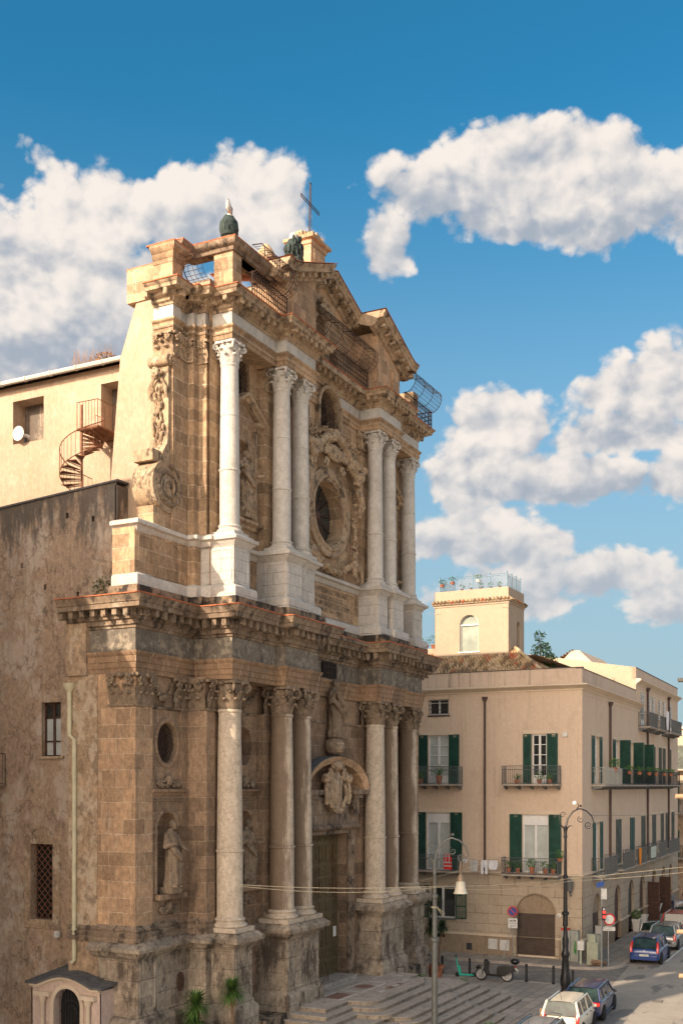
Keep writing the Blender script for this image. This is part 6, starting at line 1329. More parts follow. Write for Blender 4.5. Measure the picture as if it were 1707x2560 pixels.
openshutter(FS, 20.2, .2, 3.0, .9, ab, M['wood_dark']); openshutter(FS, 25.2, .2, 3.0, .9, ab, M['wood_dark'])
def dpipe(o, a, z0, z1): b = MB(); b.tube([o(a, z0, -.1), o(a, z1, -.1)], .075, 8); p = o(a, z1, -.1); b.lathe([(.08, -.2), (.18, 0), (.18, .1)], p, 8); part(b, 'downpipe', M['pipe_brown'], ab)
dpipe(FF, 5.7, 5.0, 15.1); dpipe(FS, 7.1, 4.9, 15.1); dpipe(FS, 20.0, 4.9, 17.0); dpipe(FS, 29.3, 4.9, 17.0)
# wall lantern on the corner
b = MB(); p = FF(.6, 4.3, -.55); b.lathe([(.06, -.25), (.14, -.2), (.2, .25), (.24, .3), (.1, .42), (.03, .5), (0, .52)], p, 6)
ln = part(b, 'wall_lantern', M['iron_balc'], ab); b = MB(); b.tube([FF(.6, 3.8, -.02), FF(.6, 3.75, -.3), FF(.6, 4.05, -.55)], .03, 6); spiral(b, lambda a, z, d: FF(.6, z, -a), .2, 3.95, .12, 1.3, .02, 1, 0); part(b, 'bracket', M['iron_balc'], ln)
b = MB(); b.lathe([(.13, -.18), (.185, .22)], p, 6, cap=False); part(b, 'lantern_glass', M['glass_g'], ln)
# --- roofs and turret
TX0, TX1, TY0, TY1 = 22.7, 25.8, 21.6, 26.45
def tiled(mb, A, B, C_, D_, nw, nl, amp=.075):            # A,B eave corners; D_,C_ ridge corners
    A, B, C_, D_ = map(Vector, (A, B, C_, D_)); vs = []; cols = nw*4; nrm = (B-A).cross(D_-A).normalized()
    if nrm.z < 0: nrm = -nrm
    for j in range(nl*2):
        v = (j//2+(0 if j % 2 == 0 else 1))/nl; lift = .028 if j % 2 == 0 else -.0
        for i in range(cols+1):
            u_ = i/cols; p = (A*(1-u_)+B*u_)*(1-v)+(D_*(1-u_)+C_*u_)*v; h = amp*math.sin(2*PI*i/4+.8)+rnd.uniform(-.008, .008)
            vs.append(p+nrm*(h+lift))
    mb.add(vs, [(j*(cols+1)+i, j*(cols+1)+i+1, (j+1)*(cols+1)+i+1, (j+1)*(cols+1)+i) for j in range(nl*2-1) for i in range(cols)])
b = MB()
tiled(b, (19.9, 18.6, 16.55), (19.9, 36, 16.55), (23.4, 36, 18.45), (23.4, 21.4, 18.45), 74, 9)
tiled(b, (19.9, 18.6, 16.55), (32, 18.6, 16.55), (28, 21.4, 17.95), (23.4, 21.4, 18.45), 46, 8)
part(b, 'tiled_roof', M['tiles'], ab, ang=60)
b = MB(); b.add([(23.3, 20, 18.0), (40, 20, 18.0), (40, 36, 18.0), (23.3, 36, 18.0)], [(0, 1, 2, 3)]); part(b, 'roof_deck', M['parapet'], ab)
b = MB(); b.tube([(19.9, 18.6, 16.62), (23.4, 21.4, 18.52)], .12, 8); part(b, 'hip_tiles', M['tiles'], ab)
b = MB(); b.obox((20.9, 28.6, 17.2), (1.0, .9, .12), 0, 0, -.49); part(b, 'skylight', M['glass'], ab)
tu = MB(); aw = arch(24.15, .62, 18.35, 20.02, 14)
tu.holed(rect(TY0, TY1, 17.6, 22.2), [aw], FU(TX0), 0, .22); tu.holed(rect(TX0, TX1, 17.6, 22.2), [arch(24.7, .36, 18.2, 19.95, 12)], FV(TY0), 0, .3)
tu.box(TX1-.02, TX1, TY0, TY1, 17, 22.2); tu.box(TX0, TX1, TY1-.02, TY1, 17, 22.2); tu.box(TX0+.02, TX1-.02, TY0+.02, TY1-.02, 22.1, 22.18)
trt = part(tu, 'turret', M['plaster_cream'], ab)
tp = [(TX0, TY1), (TX0, TY0), (TX1, TY0), (TX1, TY1)]
b = MB(); b.sweep(tp, [(0, 21.18), (.04, 21.2), (.05, 21.3), (.14, 21.34), (.16, 21.42), (0, 21.46)], XY, closed=True); part(b, 'turret_cornice', M['plaster_cream'], trt)
b = MB()
n = 21
for i in range(n): y = TY0-.15+(TY1-TY0+.3)*(i+.5)/n; b.tube([(TX0-.2, y, 21.42), (TX0+.02, y, 21.60)], [.085, .075], 6)
for i in range(14): x = TX0-.1+(TX1-TX0+.25)*(i+.5)/14; b.tube([(x, TY0-.2, 21.42), (x, TY0+.02, 21.60)], [.085, .075], 6)
part(b, 'turret_tiles', M['tiles'], trt)
b = MB()
b.add([FU(TX0)(a, z, .2) for a, z in aw], [tuple(range(len(aw)))]); gw = part(b, 'arched_window', M['glass_g'], trt)
b = MB(); b.sweep(archpath(24.15, .62, 18.35, 20.02), [(0, -.16), (0, -.1), (-.05, -.1), (-.05, -.16)], onwall(FU(TX0)), cap=False); b.mbox(FU(TX0), 23.53, 24.77, 19.98, 20.06, .12, .2); b.mbox(FU(TX0), 23.45, 24.85, 18.27, 18.35, -.05, .2); part(b, 'window_frame', M['white'], gw)
b = MB(); ar = arch(24.7, .36, 18.2, 19.95, 12); b.add([FV(TY0)(a, z, .28) for a, z in ar], [tuple(range(len(ar)))]); part(b, 'side_window', M['glass'], trt)
b = MB()
for i in range(5): b.box(TX0-.02, TX0+.01, TY0+.0, TY0+.4, 20.9, 20.93)
b = MB(); b.box(TX0-.03, TX0, TY0-.03, TY0+.4, 20.92, 20.97); b.box(TX0-.03, TX0, TY1-.35, TY1+.02, 20.82, 20.87); part(b, 'moulding_stub', M['rustic'], trt)
# blue roof-terrace railing with crossed wires
b = MB(); RX0, RX1, RY0, RY1 = TX0+.12, TX1-.35, TY0+.12, TY1-.3
P = [(RX1, RY0), (RX0, RY0), (RX0, RY1), (RX1, RY1)]
for (p, q, nn) in ((P[0], P[1], 3), (P[1], P[2], 4), (P[2], P[3], 3)):
    for z in (22.3, 22.95, 23.05): b.tube([(*p, z), (*q, z)], .014, 4)
    for i in range(nn+1): x, y = p[0]+(q[0]-p[0])*i/nn, p[1]+(q[1]-p[1])*i/nn; b.tube([(x, y, 22.2), (x, y, 23.1)], .03, 5); b.ball((x, y, 23.14), .05, 6, 5)
    L = math.hypot(q[0]-p[0], q[1]-p[1]); k = int(L/.13)
    for i in range(-5, k+1):
        for s in (0, 1):
            t0, t1 = max(0, i/k), min(1, (i+5)/k); 
            if t1 <= t0: continue
            z0_ = 22.32+.62*((t0*k-i)/5); z1_ = 22.32+.62*((t1*k-i)/5)
            if s: z0_, z1_ = 45.26-z0_, 45.26-z1_
            b.tube([(p[0]+(q[0]-p[0])*t0, p[1]+(q[1]-p[1])*t0, z0_), (p[0]+(q[0]-p[0])*t1, p[1]+(q[1]-p[1])*t1, z1_)], .008, 3)
part(b, 'roof_railing', M['blue_rail'], trt)
# gable beyond the turret and low wall with pots
b = MB(); b.prism([(23.2, 18.0), (27.0, 18.0), (25.2, 20.1)], FU(0), 38.0, 46.0) if False else b.prism([(19.6, 18.2), (23.8, 18.2), (22.0, 20.0), (21.4, 20.0)], FU(0), 38.5, 46.0); part(b, 'rear_gable', M['plaster_pink'], ab)
b = MB(); tiled(b, (38.4, 24.5, 18.6), (38.4, 21.9, 20.05), (47, 21.9, 20.05), (47, 24.5, 18.6), 12, 14); part(b, 'rear_roof', M['tiles'], ab, ang=60)
b = MB(); b.box(23.3, 23.5, 26.5, 36, 18.0, 18.75); part(b, 'terrace_wall', M['plaster_cream'], ab)
# ------------------------------------------------------------------ plants, laundry
def foliage(mb, c, r, n, s=.06, flat=1.0):
    for _ in range(n):
        t, u_ = rnd.uniform(0, 2*PI), rnd.uniform(-1, 1); k = rnd.uniform(.35, 1)**.6; q = math.sqrt(1-u_*u_)
        p = Vector((c[0]+r*k*q*math.cos(t), c[1]+r*k*q*math.sin(t), c[2]+r*k*u_*flat)); a = Vector((rnd.gauss(0, 1), rnd.gauss(0, 1), rnd.gauss(0, 1))).normalized(); b_ = a.cross(Vector((rnd.gauss(0, 1), rnd.gauss(0, 1), rnd.gauss(0, 1)))).normalized(); sz = s*rnd.uniform(.6, 1.3)
        mb.add([p-a*sz, p+b_*sz*.45, p+a*sz, p-b_*sz*.45], [(0, 1, 2, 3)])
def potted(x, y, z, label, h=.45, r=.14, leafm=None, potm=None, n=90, spiky=False, group=None, flat=1.0, ps=1.0):
    t = thing('potted_plant', label, 'plant', (x, y, z), group=group)
    part(MB().lathe([(r*.65*ps, 0), (r*.95*ps, h*.42), (r*1.05*ps, h*.42), (r*1.05*ps, h*.5), (r*.85*ps, h*.5), (r*.8*ps, h*.44), (0, h*.44)], (x, y, z), 14), 'pot', potm or M['pot'], t)
    b = MB()
    if spiky:
        for k in range(26): a = rnd.uniform(0, 6.28); e = rnd.uniform(.4, 1.5); L = h*rnd.uniform(.7, 1.1); b.tube([(x, y, z+h*.45), (x+L*.5*math.cos(a)*math.cos(e), y+L*.5*math.sin(a)*math.cos(e), z+h*.45+L*.6*math.sin(e)), (x+L*math.cos(a)*math.cos(e), y+L*math.sin(a)*math.cos(e), z+h*.4+L*.9*math.sin(e))], [.012, .014, .002], 3)
    else: foliage(b, (x, y, z+h*.5+r*1.3), r*1.9, n, .06, flat)
    part(b, 'foliage', leafm or M['leaf2'], t)
bal = lambda o, a, z, d=-.62: o(a, z, d)
q = [(1.5, 5.0, 'grey green trailing plant at the right end of the lower corner balcony'), (1.95, 5.0, 'bushy pale plant beside the trailing one on the lower corner balcony'), (3.55, 5.0, 'low dry-leaved plant on the lower corner balcony'), (4.1, 5.0, 'leafy plant at the left end of the lower corner balcony')]
for a, z, lab in q: p = bal(FF, a, z); potted(p[0], p[1], z, lab, .55, .15)
p = bal(FF, 2.7, 5.0, -.7); potted(p[0], p[1], 5.0, 'tall dark-leaved plant in a terracotta pot before the lower white balcony door', .75, .17, n=120)
p = FF(1.05, 5.85, -.88); potted(p[0], p[1], 5.75, 'red flower pot hooked on the right corner of the lower balcony rail', .35, .16)
for a, lab in ((1.7, 'small cactus pot at the right end of the upper corner balcony'), (2.3, 'low red pots of succulents on the upper corner balcony'), (3.6, 'broad leafy agave at the left end of the upper corner balcony')):
    p = bal(FF, a, 10.1); potted(p[0], p[1], 10.1, lab, .5, .15, spiky=(a != 2.3))
p = bal(FF, 8.35, 10.1); potted(p[0], p[1], 10.1, 'bare spiky shrub in a red pot on the upper balcony nearest the church', 1.0, .2, spiky=True)
p = bal(FF, 9.5, 10.1); potted(p[0], p[1], 10.1, 'small green plant half hidden by the church on the upper balcony', .6, .16, spiky=True)
p = FS(5.3, 11.0, -.7); potted(p[0], p[1], 10.85, 'bright green bushy plant standing on the pale upper rail round the corner', .5, .2, n=200, leafm=M['leaf2'])
for i, a in enumerate((9.2, 12.6, 16.2, 19.0, 22.5, 25.5)): p = FS(a, 11.0, -.85); potted(p[0], p[1], 10.72, 'planter with trailing leaves hung on the long dark upper balcony', .4, .16, group='planters along the long dark balcony', flat=.6)
for i, (dy, lab, sp_) in enumerate(((.2, 'hanging pot with red blooms at the left corner of the roof terrace rail', False), (.9, 'terracotta trough planter hooked on the blue roof terrace rail', False), (2.6, 'cream trough planter in the middle of the blue roof terrace rail', False))):
    y = RY1-dy; potted(RX0-.1, y, 22.62 if i else 22.5, lab, .32, .15, n=40, potm=M['pot'] if i < 2 else M['sign_white'], flat=.5)
for i in range(5): potted(RX0+.12, RY0+.5+.62*i, 22.2, 'little pot lined up inside the blue roof terrace rail', .26, .1, n=30, group='little pots inside the roof terrace rail')
for i, lab in enumerate(('green herb tub on the terrace wall left of the turret', 'small shrub on the terrace wall beside the turret', 'leggy plant on the terrace wall nearest the church')): potted(23.4, 26.8+.55*i, 18.75, lab, .5, .2, n=70)
t = thing('rooftop_shrub', 'dark green shrub growing on the roof right of the turret', 'shrub', (27.6, 21.0, 17.6)); b = MB(); foliage(b, (27.6, 21.0, 18.6), .7, 500, .10, 1.2); foliage(b, (28.6, 20.8, 18.2), .6, 300, .10); foliage(b, (27.5, 21.1, 19.7), .4, 120, .09); part(b, 'foliage', M['leaf'], t); part(MB().tube([(27.6, 21, 17.6), (27.5, 21.1, 19.6)], [.05, .02], 5), 'stem', M['bark'], t)
t = thing('roof_weeds', 'tuft of dry reddish weeds on the nave gutter beside the buttress', 'weeds', (-8.3, 27.4, 26.4)); b = MB()
for k in range(130): y = 27.2+rnd.uniform(0, 2.0); x = -8.3+rnd.uniform(-.15, .3); h_ = rnd.uniform(.1, .75); b.tube([(x, y, 26.4), (x+rnd.uniform(-.1, .1), y+rnd.uniform(-.15, .15), 26.4+h_)], [.008, .003], 3)
foliage(b, (-8.3, 27.5, 26.55), .4, 200, .05, .5); part(b, 'stems', M['leaf_dry'], t)
t = thing('ledge_shrub', 'wild shrub rooted where the lower cornice meets the dark wall', 'shrub', (-11.4, 24.9, 16.4)); b = MB(); foliage(b, (-11.4, 24.9, 16.9), .55, 380, .06, .9); foliage(b, (-10.9, 25.0, 16.6), .4, 200, .06, .7); part(b, 'foliage', simple('dusty_foliage', (.10, .11, .045), .8, var=.4, scale=5), t); part(MB().tube([(-11.4, 24.9, 16.3), (-11.3, 24.9, 17.2)], [.03, .01], 5), 'stem', M['bark'], t)
t = thing('pediment_sapling', 'small leafy sapling sprouting behind the pediment', 'shrub', (2.5, 22.6, 31.1)); b = MB(); foliage(b, (2.5, 22.6, 31.75), .42, 110, .08, .9); part(b, 'foliage', M['leaf2'], t); part(MB().tube([(2.5, 22.6, 31.1), (2.55, 22.6, 32.0)], .015, 4), 'stem', M['bark'], t)
def yucca(name, lab, x, y, z, heads, pot=None, lm=None):
    t = thing(name, lab, 'plant', (x, y, z)); tr = MB(); lf = MB(); dr = MB()
    for (dx, dy, h, r) in heads:
        tx, ty, tz = x+dx, y+dy, z+h; tr.tube([(x+dx*.2, y+dy*.2, z), (x+dx*.6, y+dy*.6, z+h*.5), (tx, ty, tz)], [.07, .055, .05], 7)
        for k in range(170):
            a = k*2.399; e = 1.35-2.1*(k/170); L = r*rnd.uniform(.8, 1.1); ca, sa_ = math.cos(a), math.sin(a); w = .030
            p = []
            for q, bend in ((0, 0), (.5, .02), (1, -.10)): d = Vector((ca*math.cos(e), sa_*math.cos(e), math.sin(e)+bend*2*q)); p.append(Vector((tx, ty, tz+.12*(k % 7)/7))+d*L*q)
            s = Vector((-sa_, ca, 0))*w; lf.add([p[0]-s*.6, p[0]+s*.6, p[1]+s, p[1]-s, p[2]], [(0, 1, 2, 3), (3, 2, 4)])
        for k in range(40): a = k*2.4; L = r*.8*rnd.uniform(.6, 1); dr.tube([(tx+.05*math.cos(a), ty+.05*math.sin(a), tz-.05), (tx+.14*math.cos(a), ty+.14*math.sin(a), tz-L)], [.014, .006], 3)
    part(tr, 'trunk', M['bark'], t); part(lf, 'leaves', lm or M['leaf'], t, ang=180); part(dr, 'dead_leaves', M['leaf_dry'], t)
    if pot: part(MB().lathe([(.3, 0), (.42, .55), (.46, .55), (.46, .65), (.38, .65), (.36, .55), (0, .55)], (x, y, z), 18), 'pot', M['pot'], t)
yucca('yucca', 'tall green yucca with two heads beside the corner pier pedestal', -10.3, 21.9, 0, [(0, 0, 2.35, .75), (.35, .1, 1.35, .5), (-.15, 0, 1.75, .6)])
yucca('yucca', 'green yucca with a bare crooked trunk before the nearest column pedestal', -9.35, 20.95, 0, [(-.05, .05, 2.75, .72)])
yucca('potted_yucca', 'dark tall yucca in a terracotta pot at the far end of the church front', 11.3, 21.75, 0, [(0, .1, 3.6, .7), (-.15, .15, 2.6, .7), (.9, 0, 2.5, .55), (.1, 0, 4.2, .35)], True, simple('dark_yucca_leaf', (.03, .06, .02), .6, var=.4))
t = thing('clipped_palm_stump', 'dry pale upright stem rising behind the potted yucca', 'plant', (11.6, 22.0, 0)); part(MB().tube([(11.6, 22, 0), (11.6, 22, 3.2), (11.58, 22.0, 5.0)], [.06, .08, .11], 8), 'stem', M['leaf_dry'], t)
# weeds on the steps
for i, (x, y, z) in enumerate(((5.9, 20.3, 1.0), (5.9, 18.1, .98), (.9, 15.2, .17))):
    b = MB(); foliage(b, (x, y, z+.06), .22, 60, .04, .4); solo(b, 'weed', M['leaf2'], ('weed tuft by the far pedestal at the top of the steps', 'weed tuft on the edge of the middle steps', 'weed tuft low on the nearest curved steps')[i], 'weed', (x, y, z))
# laundry between the lower balconies
b = MB(); l0, l1 = FF(4.6, 5.75, -.8), FF(7.0, 5.8, -.8); b.tube([l0, FF(5.8, 5.66, -.8), l1], .008, 4); solo(b, 'washing_line', M['wire'], 'thin washing line strung between the two lower front balconies', 'washing line')
def cloth(o, a0, a1, z0, z1, name, lab, m, cat='garment', shape=None, d=-.8):
    b = MB(); nx, nz = 8, 8; vs = []
    for j in range(nz+1):
        for i in range(nx+1):
            u_, v = i/nx, j/nz; f = shape(u_, v) if shape else 1
            a = (a0+a1)/2+(u_-.5)*(a1-a0)*f; vs.append(o(a, z0+(z1-z0)*v, d+.035*math.sin(u_*9+v*2)*(1-v*.5)))
    fs = [(j*(nx+1)+i, j*(nx+1)+i+1, (j+1)*(nx+1)+i+1, (j+1)*(nx+1)+i) for j in range(nz) for i in range(nx) if not (shape == trousers and j < 4 and i in (3, 4))]
    b.add(vs, fs); ob = solo(b, name, m, lab, cat, o((a0+a1)/2, z0, d)); s = ob.modifiers.new('thickness', 'SOLIDIFY'); s.thickness = .012; return ob
def trousers(u_, v): return 1.0+.1*(1-v)
cloth(FF, 4.75, 5.2, 5.15, 5.68, 'long_sleeve_shirt', 'white long-sleeved shirt hanging nearest the garage side of the washing line', M['cloth_white'], shape=lambda u_, v: 1.25-.35*abs(v-.6))
cloth(FF, 5.32, 5.68, 4.88, 5.68, 'leggings', 'white leggings hanging second on the washing line', M['cloth_white'], shape=trousers)
cloth(FF, 5.9, 6.35, 5.02, 5.68, 'undershirt', 'pale grey undershirt hanging third on the washing line', M['cloth_grey'])
cloth(FF, 6.5, 6.8, 5.5, 5.72, 'bra', 'small pale underwear pegged next to the left lower balcony', M['cloth_white'], shape=lambda u_, v: .5+.5*v)
t = thing('safety_vest', 'bright red safety vest with silver bands hung on the left lower balcony rail', 'vest', FF(7.7, 5.1, -.92))
part(MB().mbox(FF, 7.45, 7.95, 5.08, 5.8, -.92, -.90).mbox(FF, 7.55, 7.66, 5.8, 6.0, -.92, -.90).mbox(FF, 7.76, 7.87, 5.8, 6.0, -.92, -.90), 'cloth', M['cloth_red'], t); part(MB().mbox(FF, 7.45, 7.95, 5.25, 5.32, -.93, -.92).mbox(FF, 7.45, 7.95, 5.45, 5.52, -.93, -.92).mbox(FF, 7.58, 7.63, 5.52, 5.98, -.93, -.92).mbox(FF, 7.79, 7.84, 5.52, 5.98, -.93, -.92), 'reflective_band', M['cloth_reflect'], t)
cloth(FS, 12.6, 13.3, 4.7, 5.85, 'orange_cloth', 'orange cloth hung over the side balcony rail', M['cloth_orange'], 'cloth', shape=lambda u_, v: .7+.3*v, d=-.86)
cloth(FS, 17.0, 19.0, 4.9, 5.7, 'pale_towel', 'pale green towels hung on the side balcony beyond the orange cloth', simple('pale_green_cloth', (.5, .55, .45), .9), 'towel', d=-.84)
cloth(FS, 23.2, 24.2, 14.2, 15.6, 'banner', 'white banner hung slanting from the topmost balcony row', M['cloth_white'], 'banner', shape=lambda u_, v: .8+.2*v, d=-.9)

# ------------------------------------------------------------------ vehicles
def wheel(mb_t, mb_r, x, y, r=.30, w=.2, s=1):
    mb_t.lathe([(r*.62, -w/2), (r*.94, -w/2), (r, -w/2+.03), (r, w/2-.03), (r*.94, w/2), (r*.62, w/2), (r*.62, -w/2)], (x, y, r), 22, axis='Y')
    mb_r.lathe([(0.0, s*w*.30), (r*.16, s*w*.36), (r*.2, s*w*.25), (r*.5, s*w*.22), (r*.62, s*w*.46), (r*.62, -s*w*.3)], (x, y, r), 18, axis='Y')
    for k in range(5): a = k*2*PI/5; mb_r.tube([(x+.04*math.cos(a), y+s*w*.38, r+.04*math.sin(a)), (x+r*.58*math.cos(a), y+s*w*.42, r+r*.58*math.sin(a))], .022, 4)
def car(name, label, col, pos, rz, L=4.0, W=1.66, H=1.49, style='hatch', hood=.9, bonnet=.92, belt=.92, lamps='tall', plate='', roofm=None, rack=False, group=None, metal=.0, open_door=False):
    """x forward, rear at x = 0; body shell lofted from cross sections"""
    t = thing(name, label, 'car', (0, 0, 0), group='cars parked on the square and side street'); hw = W/2; pm = paint(name+'_paint', col, metal)
    zb = .20; wr = .30; xa, xb_ = L*.185, L*.185+L*.625
    rt = {'hatch': (.10, .42), 'box': (.06, .22), 'wagon': (.10, .35)}[style]          # x of rear glass base, roof rear edge
    xf0, xf1 = L*.66, L-hood                                                            # roof front edge, windscreen base
    st = [(0.0, .86, zb+.12, .70), (.06, .95, zb+.05, .86), (.2, .985, zb, belt), (L*.35, 1.0, zb-.02, belt+.01), (L*.6, 1.0, zb-.02, belt), (xf1, .985, zb-.02, bonnet), (L-.45, .95, zb, bonnet-.10), (L-.14, .86, zb+.05, .66), (L, .72, zb+.14, .52)]
    def ring(x, k, z0, z1):
        w = hw*k; zm = (z0+z1)/2
        return [(x, -w*.90, z0), (x, -w*.985, z0+.10), (x, -w, zm), (x, -w*.985, z1-.12), (x, -w*.90, z1-.02), (x, -w*.5, z1+.015), (x, 0, z1+.022), (x, w*.5, z1+.015), (x, w*.90, z1-.02), (x, w*.985, z1-.12), (x, w, zm), (x, w*.985, z0+.10), (x, w*.90, z0)]
    b = MB(); vs = [p for s_ in st for p in ring(*s_)]; m = 13; n = len(st)
    b.add(vs, [(i*m+k, i*m+k+1, (i+1)*m+k+1, (i+1)*m+k) for i in range(n-1) for k in range(m-1)]+[(i*m, i*m+m-1, (i+1)*m+m-1, (i+1)*m) for i in range(n-1)]+[tuple(range(m)), tuple((n-1)*m+k for k in range(m))])
    bo = part(b, 'body', pm, t, ang=30); sd = bo.modifiers.new('round', 'SUBSURF'); sd.levels = 1; sd.render_levels = 2
    # cabin: glass loft, painted roof and pillars
    g0 = belt-.03; zr = H; iw = hw*.93; rw = hw*.74
    def cab(dz, k, e=0): return [(rt[0]-e, -iw*k, g0), (rt[0]-e, iw*k, g0), (xf1+e, iw*k, g0), (xf1+e, -iw*k, g0), (rt[1], -rw*k, zr-dz), (rt[1], rw*k, zr-dz), (xf0, rw*k, zr-dz), (xf0, -rw*k, zr-dz)]
    b = MB(); b.add(cab(.03, .985), [(0, 1, 5, 4), (1, 2, 6, 5), (2, 3, 7, 6), (3, 0, 4, 7), (4, 5, 6, 7)]); part(b, 'windows', M['car_glass'], t)
    b = MB(); c_ = cab(.02, 1.0)
    b2 = []
    nx = 8; ny = 6
    for i in range(nx+1):
        x = rt[1]-.06+(xf0-rt[1]+.08)*i/nx; e = 1-abs(2*i/nx-1)**4
        for j in range(ny+1): v = -1+2*j/ny; b2.append((x, rw*1.03*v, zr-.035+.045*(1-v*v)*.9+.02*e-.05*(abs(v) > .99)))
    b.add(b2, [(i*(ny+1)+j, i*(ny+1)+j+1, (i+1)*(ny+1)+j+1, (i+1)*(ny+1)+j) for i in range(nx) for j in range(ny)])
    for s in (0, 1):
        A, B, C2, D2 = c_[s], c_[2 if s else 3], c_[6 if s else 7], c_[5 if s else 4]; sg = 1 if s else -1
        b.tube([A, D2], [.055, .045], 6); b.tube([B, C2], [.035, .035], 6); b.tube([D2, C2], .035, 6)
        for q in ((.30, .62) if style != 'wagon' else (.27, .55)):
            p0 = Vector(A).lerp(Vector(B), q); p1 = Vector(D2).lerp(Vector(C2), max(0, min(1, (q-.12)/.66))); b.tube([p0, p1], .032, 5)
        if style != 'box' or True: b.add([A, Vector(A).lerp(Vector(B), .10), Vector(D2).lerp(Vector(C2), .06), D2], [(0, 1, 2, 3)])
    part(b, 'roof', roofm or pm, t, ang=50)
    if rack:
        b = MB()
        for s in (-1, 1): b.tube([(rt[1]+.1, s*rw*.9, zr+.02), (rt[1]+.2, s*rw*.9, zr+.07), (xf0-.1, s*rw*.9, zr+.07), (xf0, s*rw*.9, zr+.02)], .018, 5)
        part(b, 'roof_rail', M['plastic'], t)
    b = MB(); b.obox((-.02, 0, .40), (.10, W*.86, .22)); b.obox((L-.03, 0, .36), (.12, W*.76, .2)); b.obox((L*.5, 0, .2), (L*.5, W*1.0, .08))
    bp_ = part(b, 'bumper', pm if style != 'box' else M['plastic'], t)
    ty = MB(); ri = MB()
    for x in (xa, xb_):
        for s in (-1, 1):
            ty = MB(); ri = MB(); wheel(ty, ri, x, s*(hw-.09), wr, .19, s); w_ = part(ty, 'wheel', M['rubber'], t); part(ri, 'rim', M['chrome'], w_)
    b = MB()
    for x in (xa, xb_):
        for s in (-1, 1): b.cut(); b.lathe([(wr+.06, -.02), (wr+.06, .02), (0, .02)], (x, s*(hw-.004), wr+.01), 20, axis='Y')
    part(b, 'wheel_arch', M['void'], t)
    for s in (-1, 1):
        b = MB()
        if lamps == 'tall': b.tube([(.035, s*hw*.86, .68), (.06, s*hw*.87, .95), (.26, s*hw*.82, H-.22)], [.075, .085, .045], 7)
        elif lamps == 'mid': b.tube([(.0, s*hw*.86, .62), (.04, s*hw*.86, .80), (.06, s*hw*.84, 1.02)], [.08, .10, .04], 7)
        else: b.obox((-.005, s*hw*.70, .78), (.12, hw*.46, .15))
        part(b, 'tail_light', M['red_lamp'], t)
        b = MB(); b.ball((L*.66, s*(hw+.10), belt+.03), (.06, .1, .075), 9, 7); part(b, 'mirror', pm if style == 'box' else M['plastic'], t)
        b = MB(); b.obox((L*.40, s*(hw*1.0), belt-.16), (.16, .03, .03)); b.obox((L*.6, s*hw*1.0, belt-.16), (.16, .03, .03)); part(b, 'door_handle', M['plastic'], t)
        b = MB(); b.ball((L-.10, s*hw*.68, .62), (.10, .17, .08), 9, 7); part(b, 'headlight', M['chrome'], t)
    b = MB(); b.obox((-.075, 0, .55), (.012, .50, .11)); p_ = part(b, 'number_plate', M['plate'], t)
    if plate: text(plate, .085, M['ink'], p_, lambda a, z, d: (-.083-0*d, -a, z), 0, .55, 0, 'plate_lettering')
    b = MB(); b.tube([(rt[0]-.01, -.05, belt+.03), (rt[0]+.02, .15, belt+.05), (rt[0]+.04, .42, belt+.07)], .014, 4); part(b, 'wiper', M['plastic'], t)
    b = MB(); b.tube([(rt[1]+.1, 0, zr), (rt[1]-.15, 0, zr+.32)], .008, 4); part(b, 'aerial', M['plastic'], t)
    b = MB(); b.lathe([(0, 0), (.05, 0), (.045, .015), (0, .015)], (-.0, 0, 0), 12); nb = MB(); nb.v = [(.035-z, x, .80+y) for x, y, z in b.v]; nb.f = b.f; part(nb, 'badge', M['chrome'], t)
    if open_door:
        b = MB(); x0 = L*.58; b.add([(x0, hw, .3), (x0-.55, hw+.85, .3), (x0-.55, hw+.85, belt), (x0, hw, belt), (x0+.05, hw-.05, .3), (x0-.5, hw+.8, .3), (x0-.5, hw+.8, belt), (x0+.05, hw-.05, belt)], [(0, 1, 2, 3), (4, 5, 6, 7), (0, 1, 5, 4), (3, 2, 6, 7), (1, 2, 6, 5)])
        b.tube([(x0-.5, hw+.8, belt), (x0-.42, hw+.68, H-.1), (x0+.1, hw-.05, H-.05), (x0+.15, hw-.1, belt)], .022, 5); d_ = part(b, 'open_door', pm, t)
        part(MB().add([(x0-.5, hw+.8, belt), (x0-.42, hw+.68, H-.1), (x0+.1, hw-.05, H-.05), (x0+.15, hw-.1, belt)], [(0, 1, 2, 3)]), 'door_glass', M['car_glass'], d_)
    t.location = pos; t.rotation_euler = (0, 0, rz); return t
car('white_hatchback', 'small white hatchback with tall red tail lights, parked second from the bottom by the paving', (.72, .67, .55), (.35, 12.05, -.02), R(3), 3.55, 1.56, 1.52, 'box', hood=.72, bonnet=1.0, belt=1.0, lamps='tall', plate='')
car('dark_blue_hatchback', 'dark blue hatchback parked beside the black street lamp', (.035, .045, .12), (4.15, 12.2, -.02), R(3.5), 4.05, 1.66, 1.41, 'hatch', lamps='low', plate='')
car('grey_car', 'grey car of which only the roof shows at the bottom edge', (.22, .23, .25), (-4.9, 11.75, -.02), R(2), 4.0, 1.66, 1.46, 'wagon', rack=True)
car('blue_hatchback', 'blue hatchback with tall red tail lights parked at the street corner', (.012, .045, .19), (20.4, 12.95, -.02), R(1.5), 4.0, 1.68, 1.49, 'hatch', lamps='tall', plate='DN 521MR')
car('silver_wagon', 'silver grey estate car with its left front door open, behind the blue hatchback', (.36, .35, .33), (26.3, 13.1, -.02), R(1.5), 4.25, 1.70, 1.50, 'wagon', lamps='mid', plate='CX 204KL', metal=.4, open_door=True)
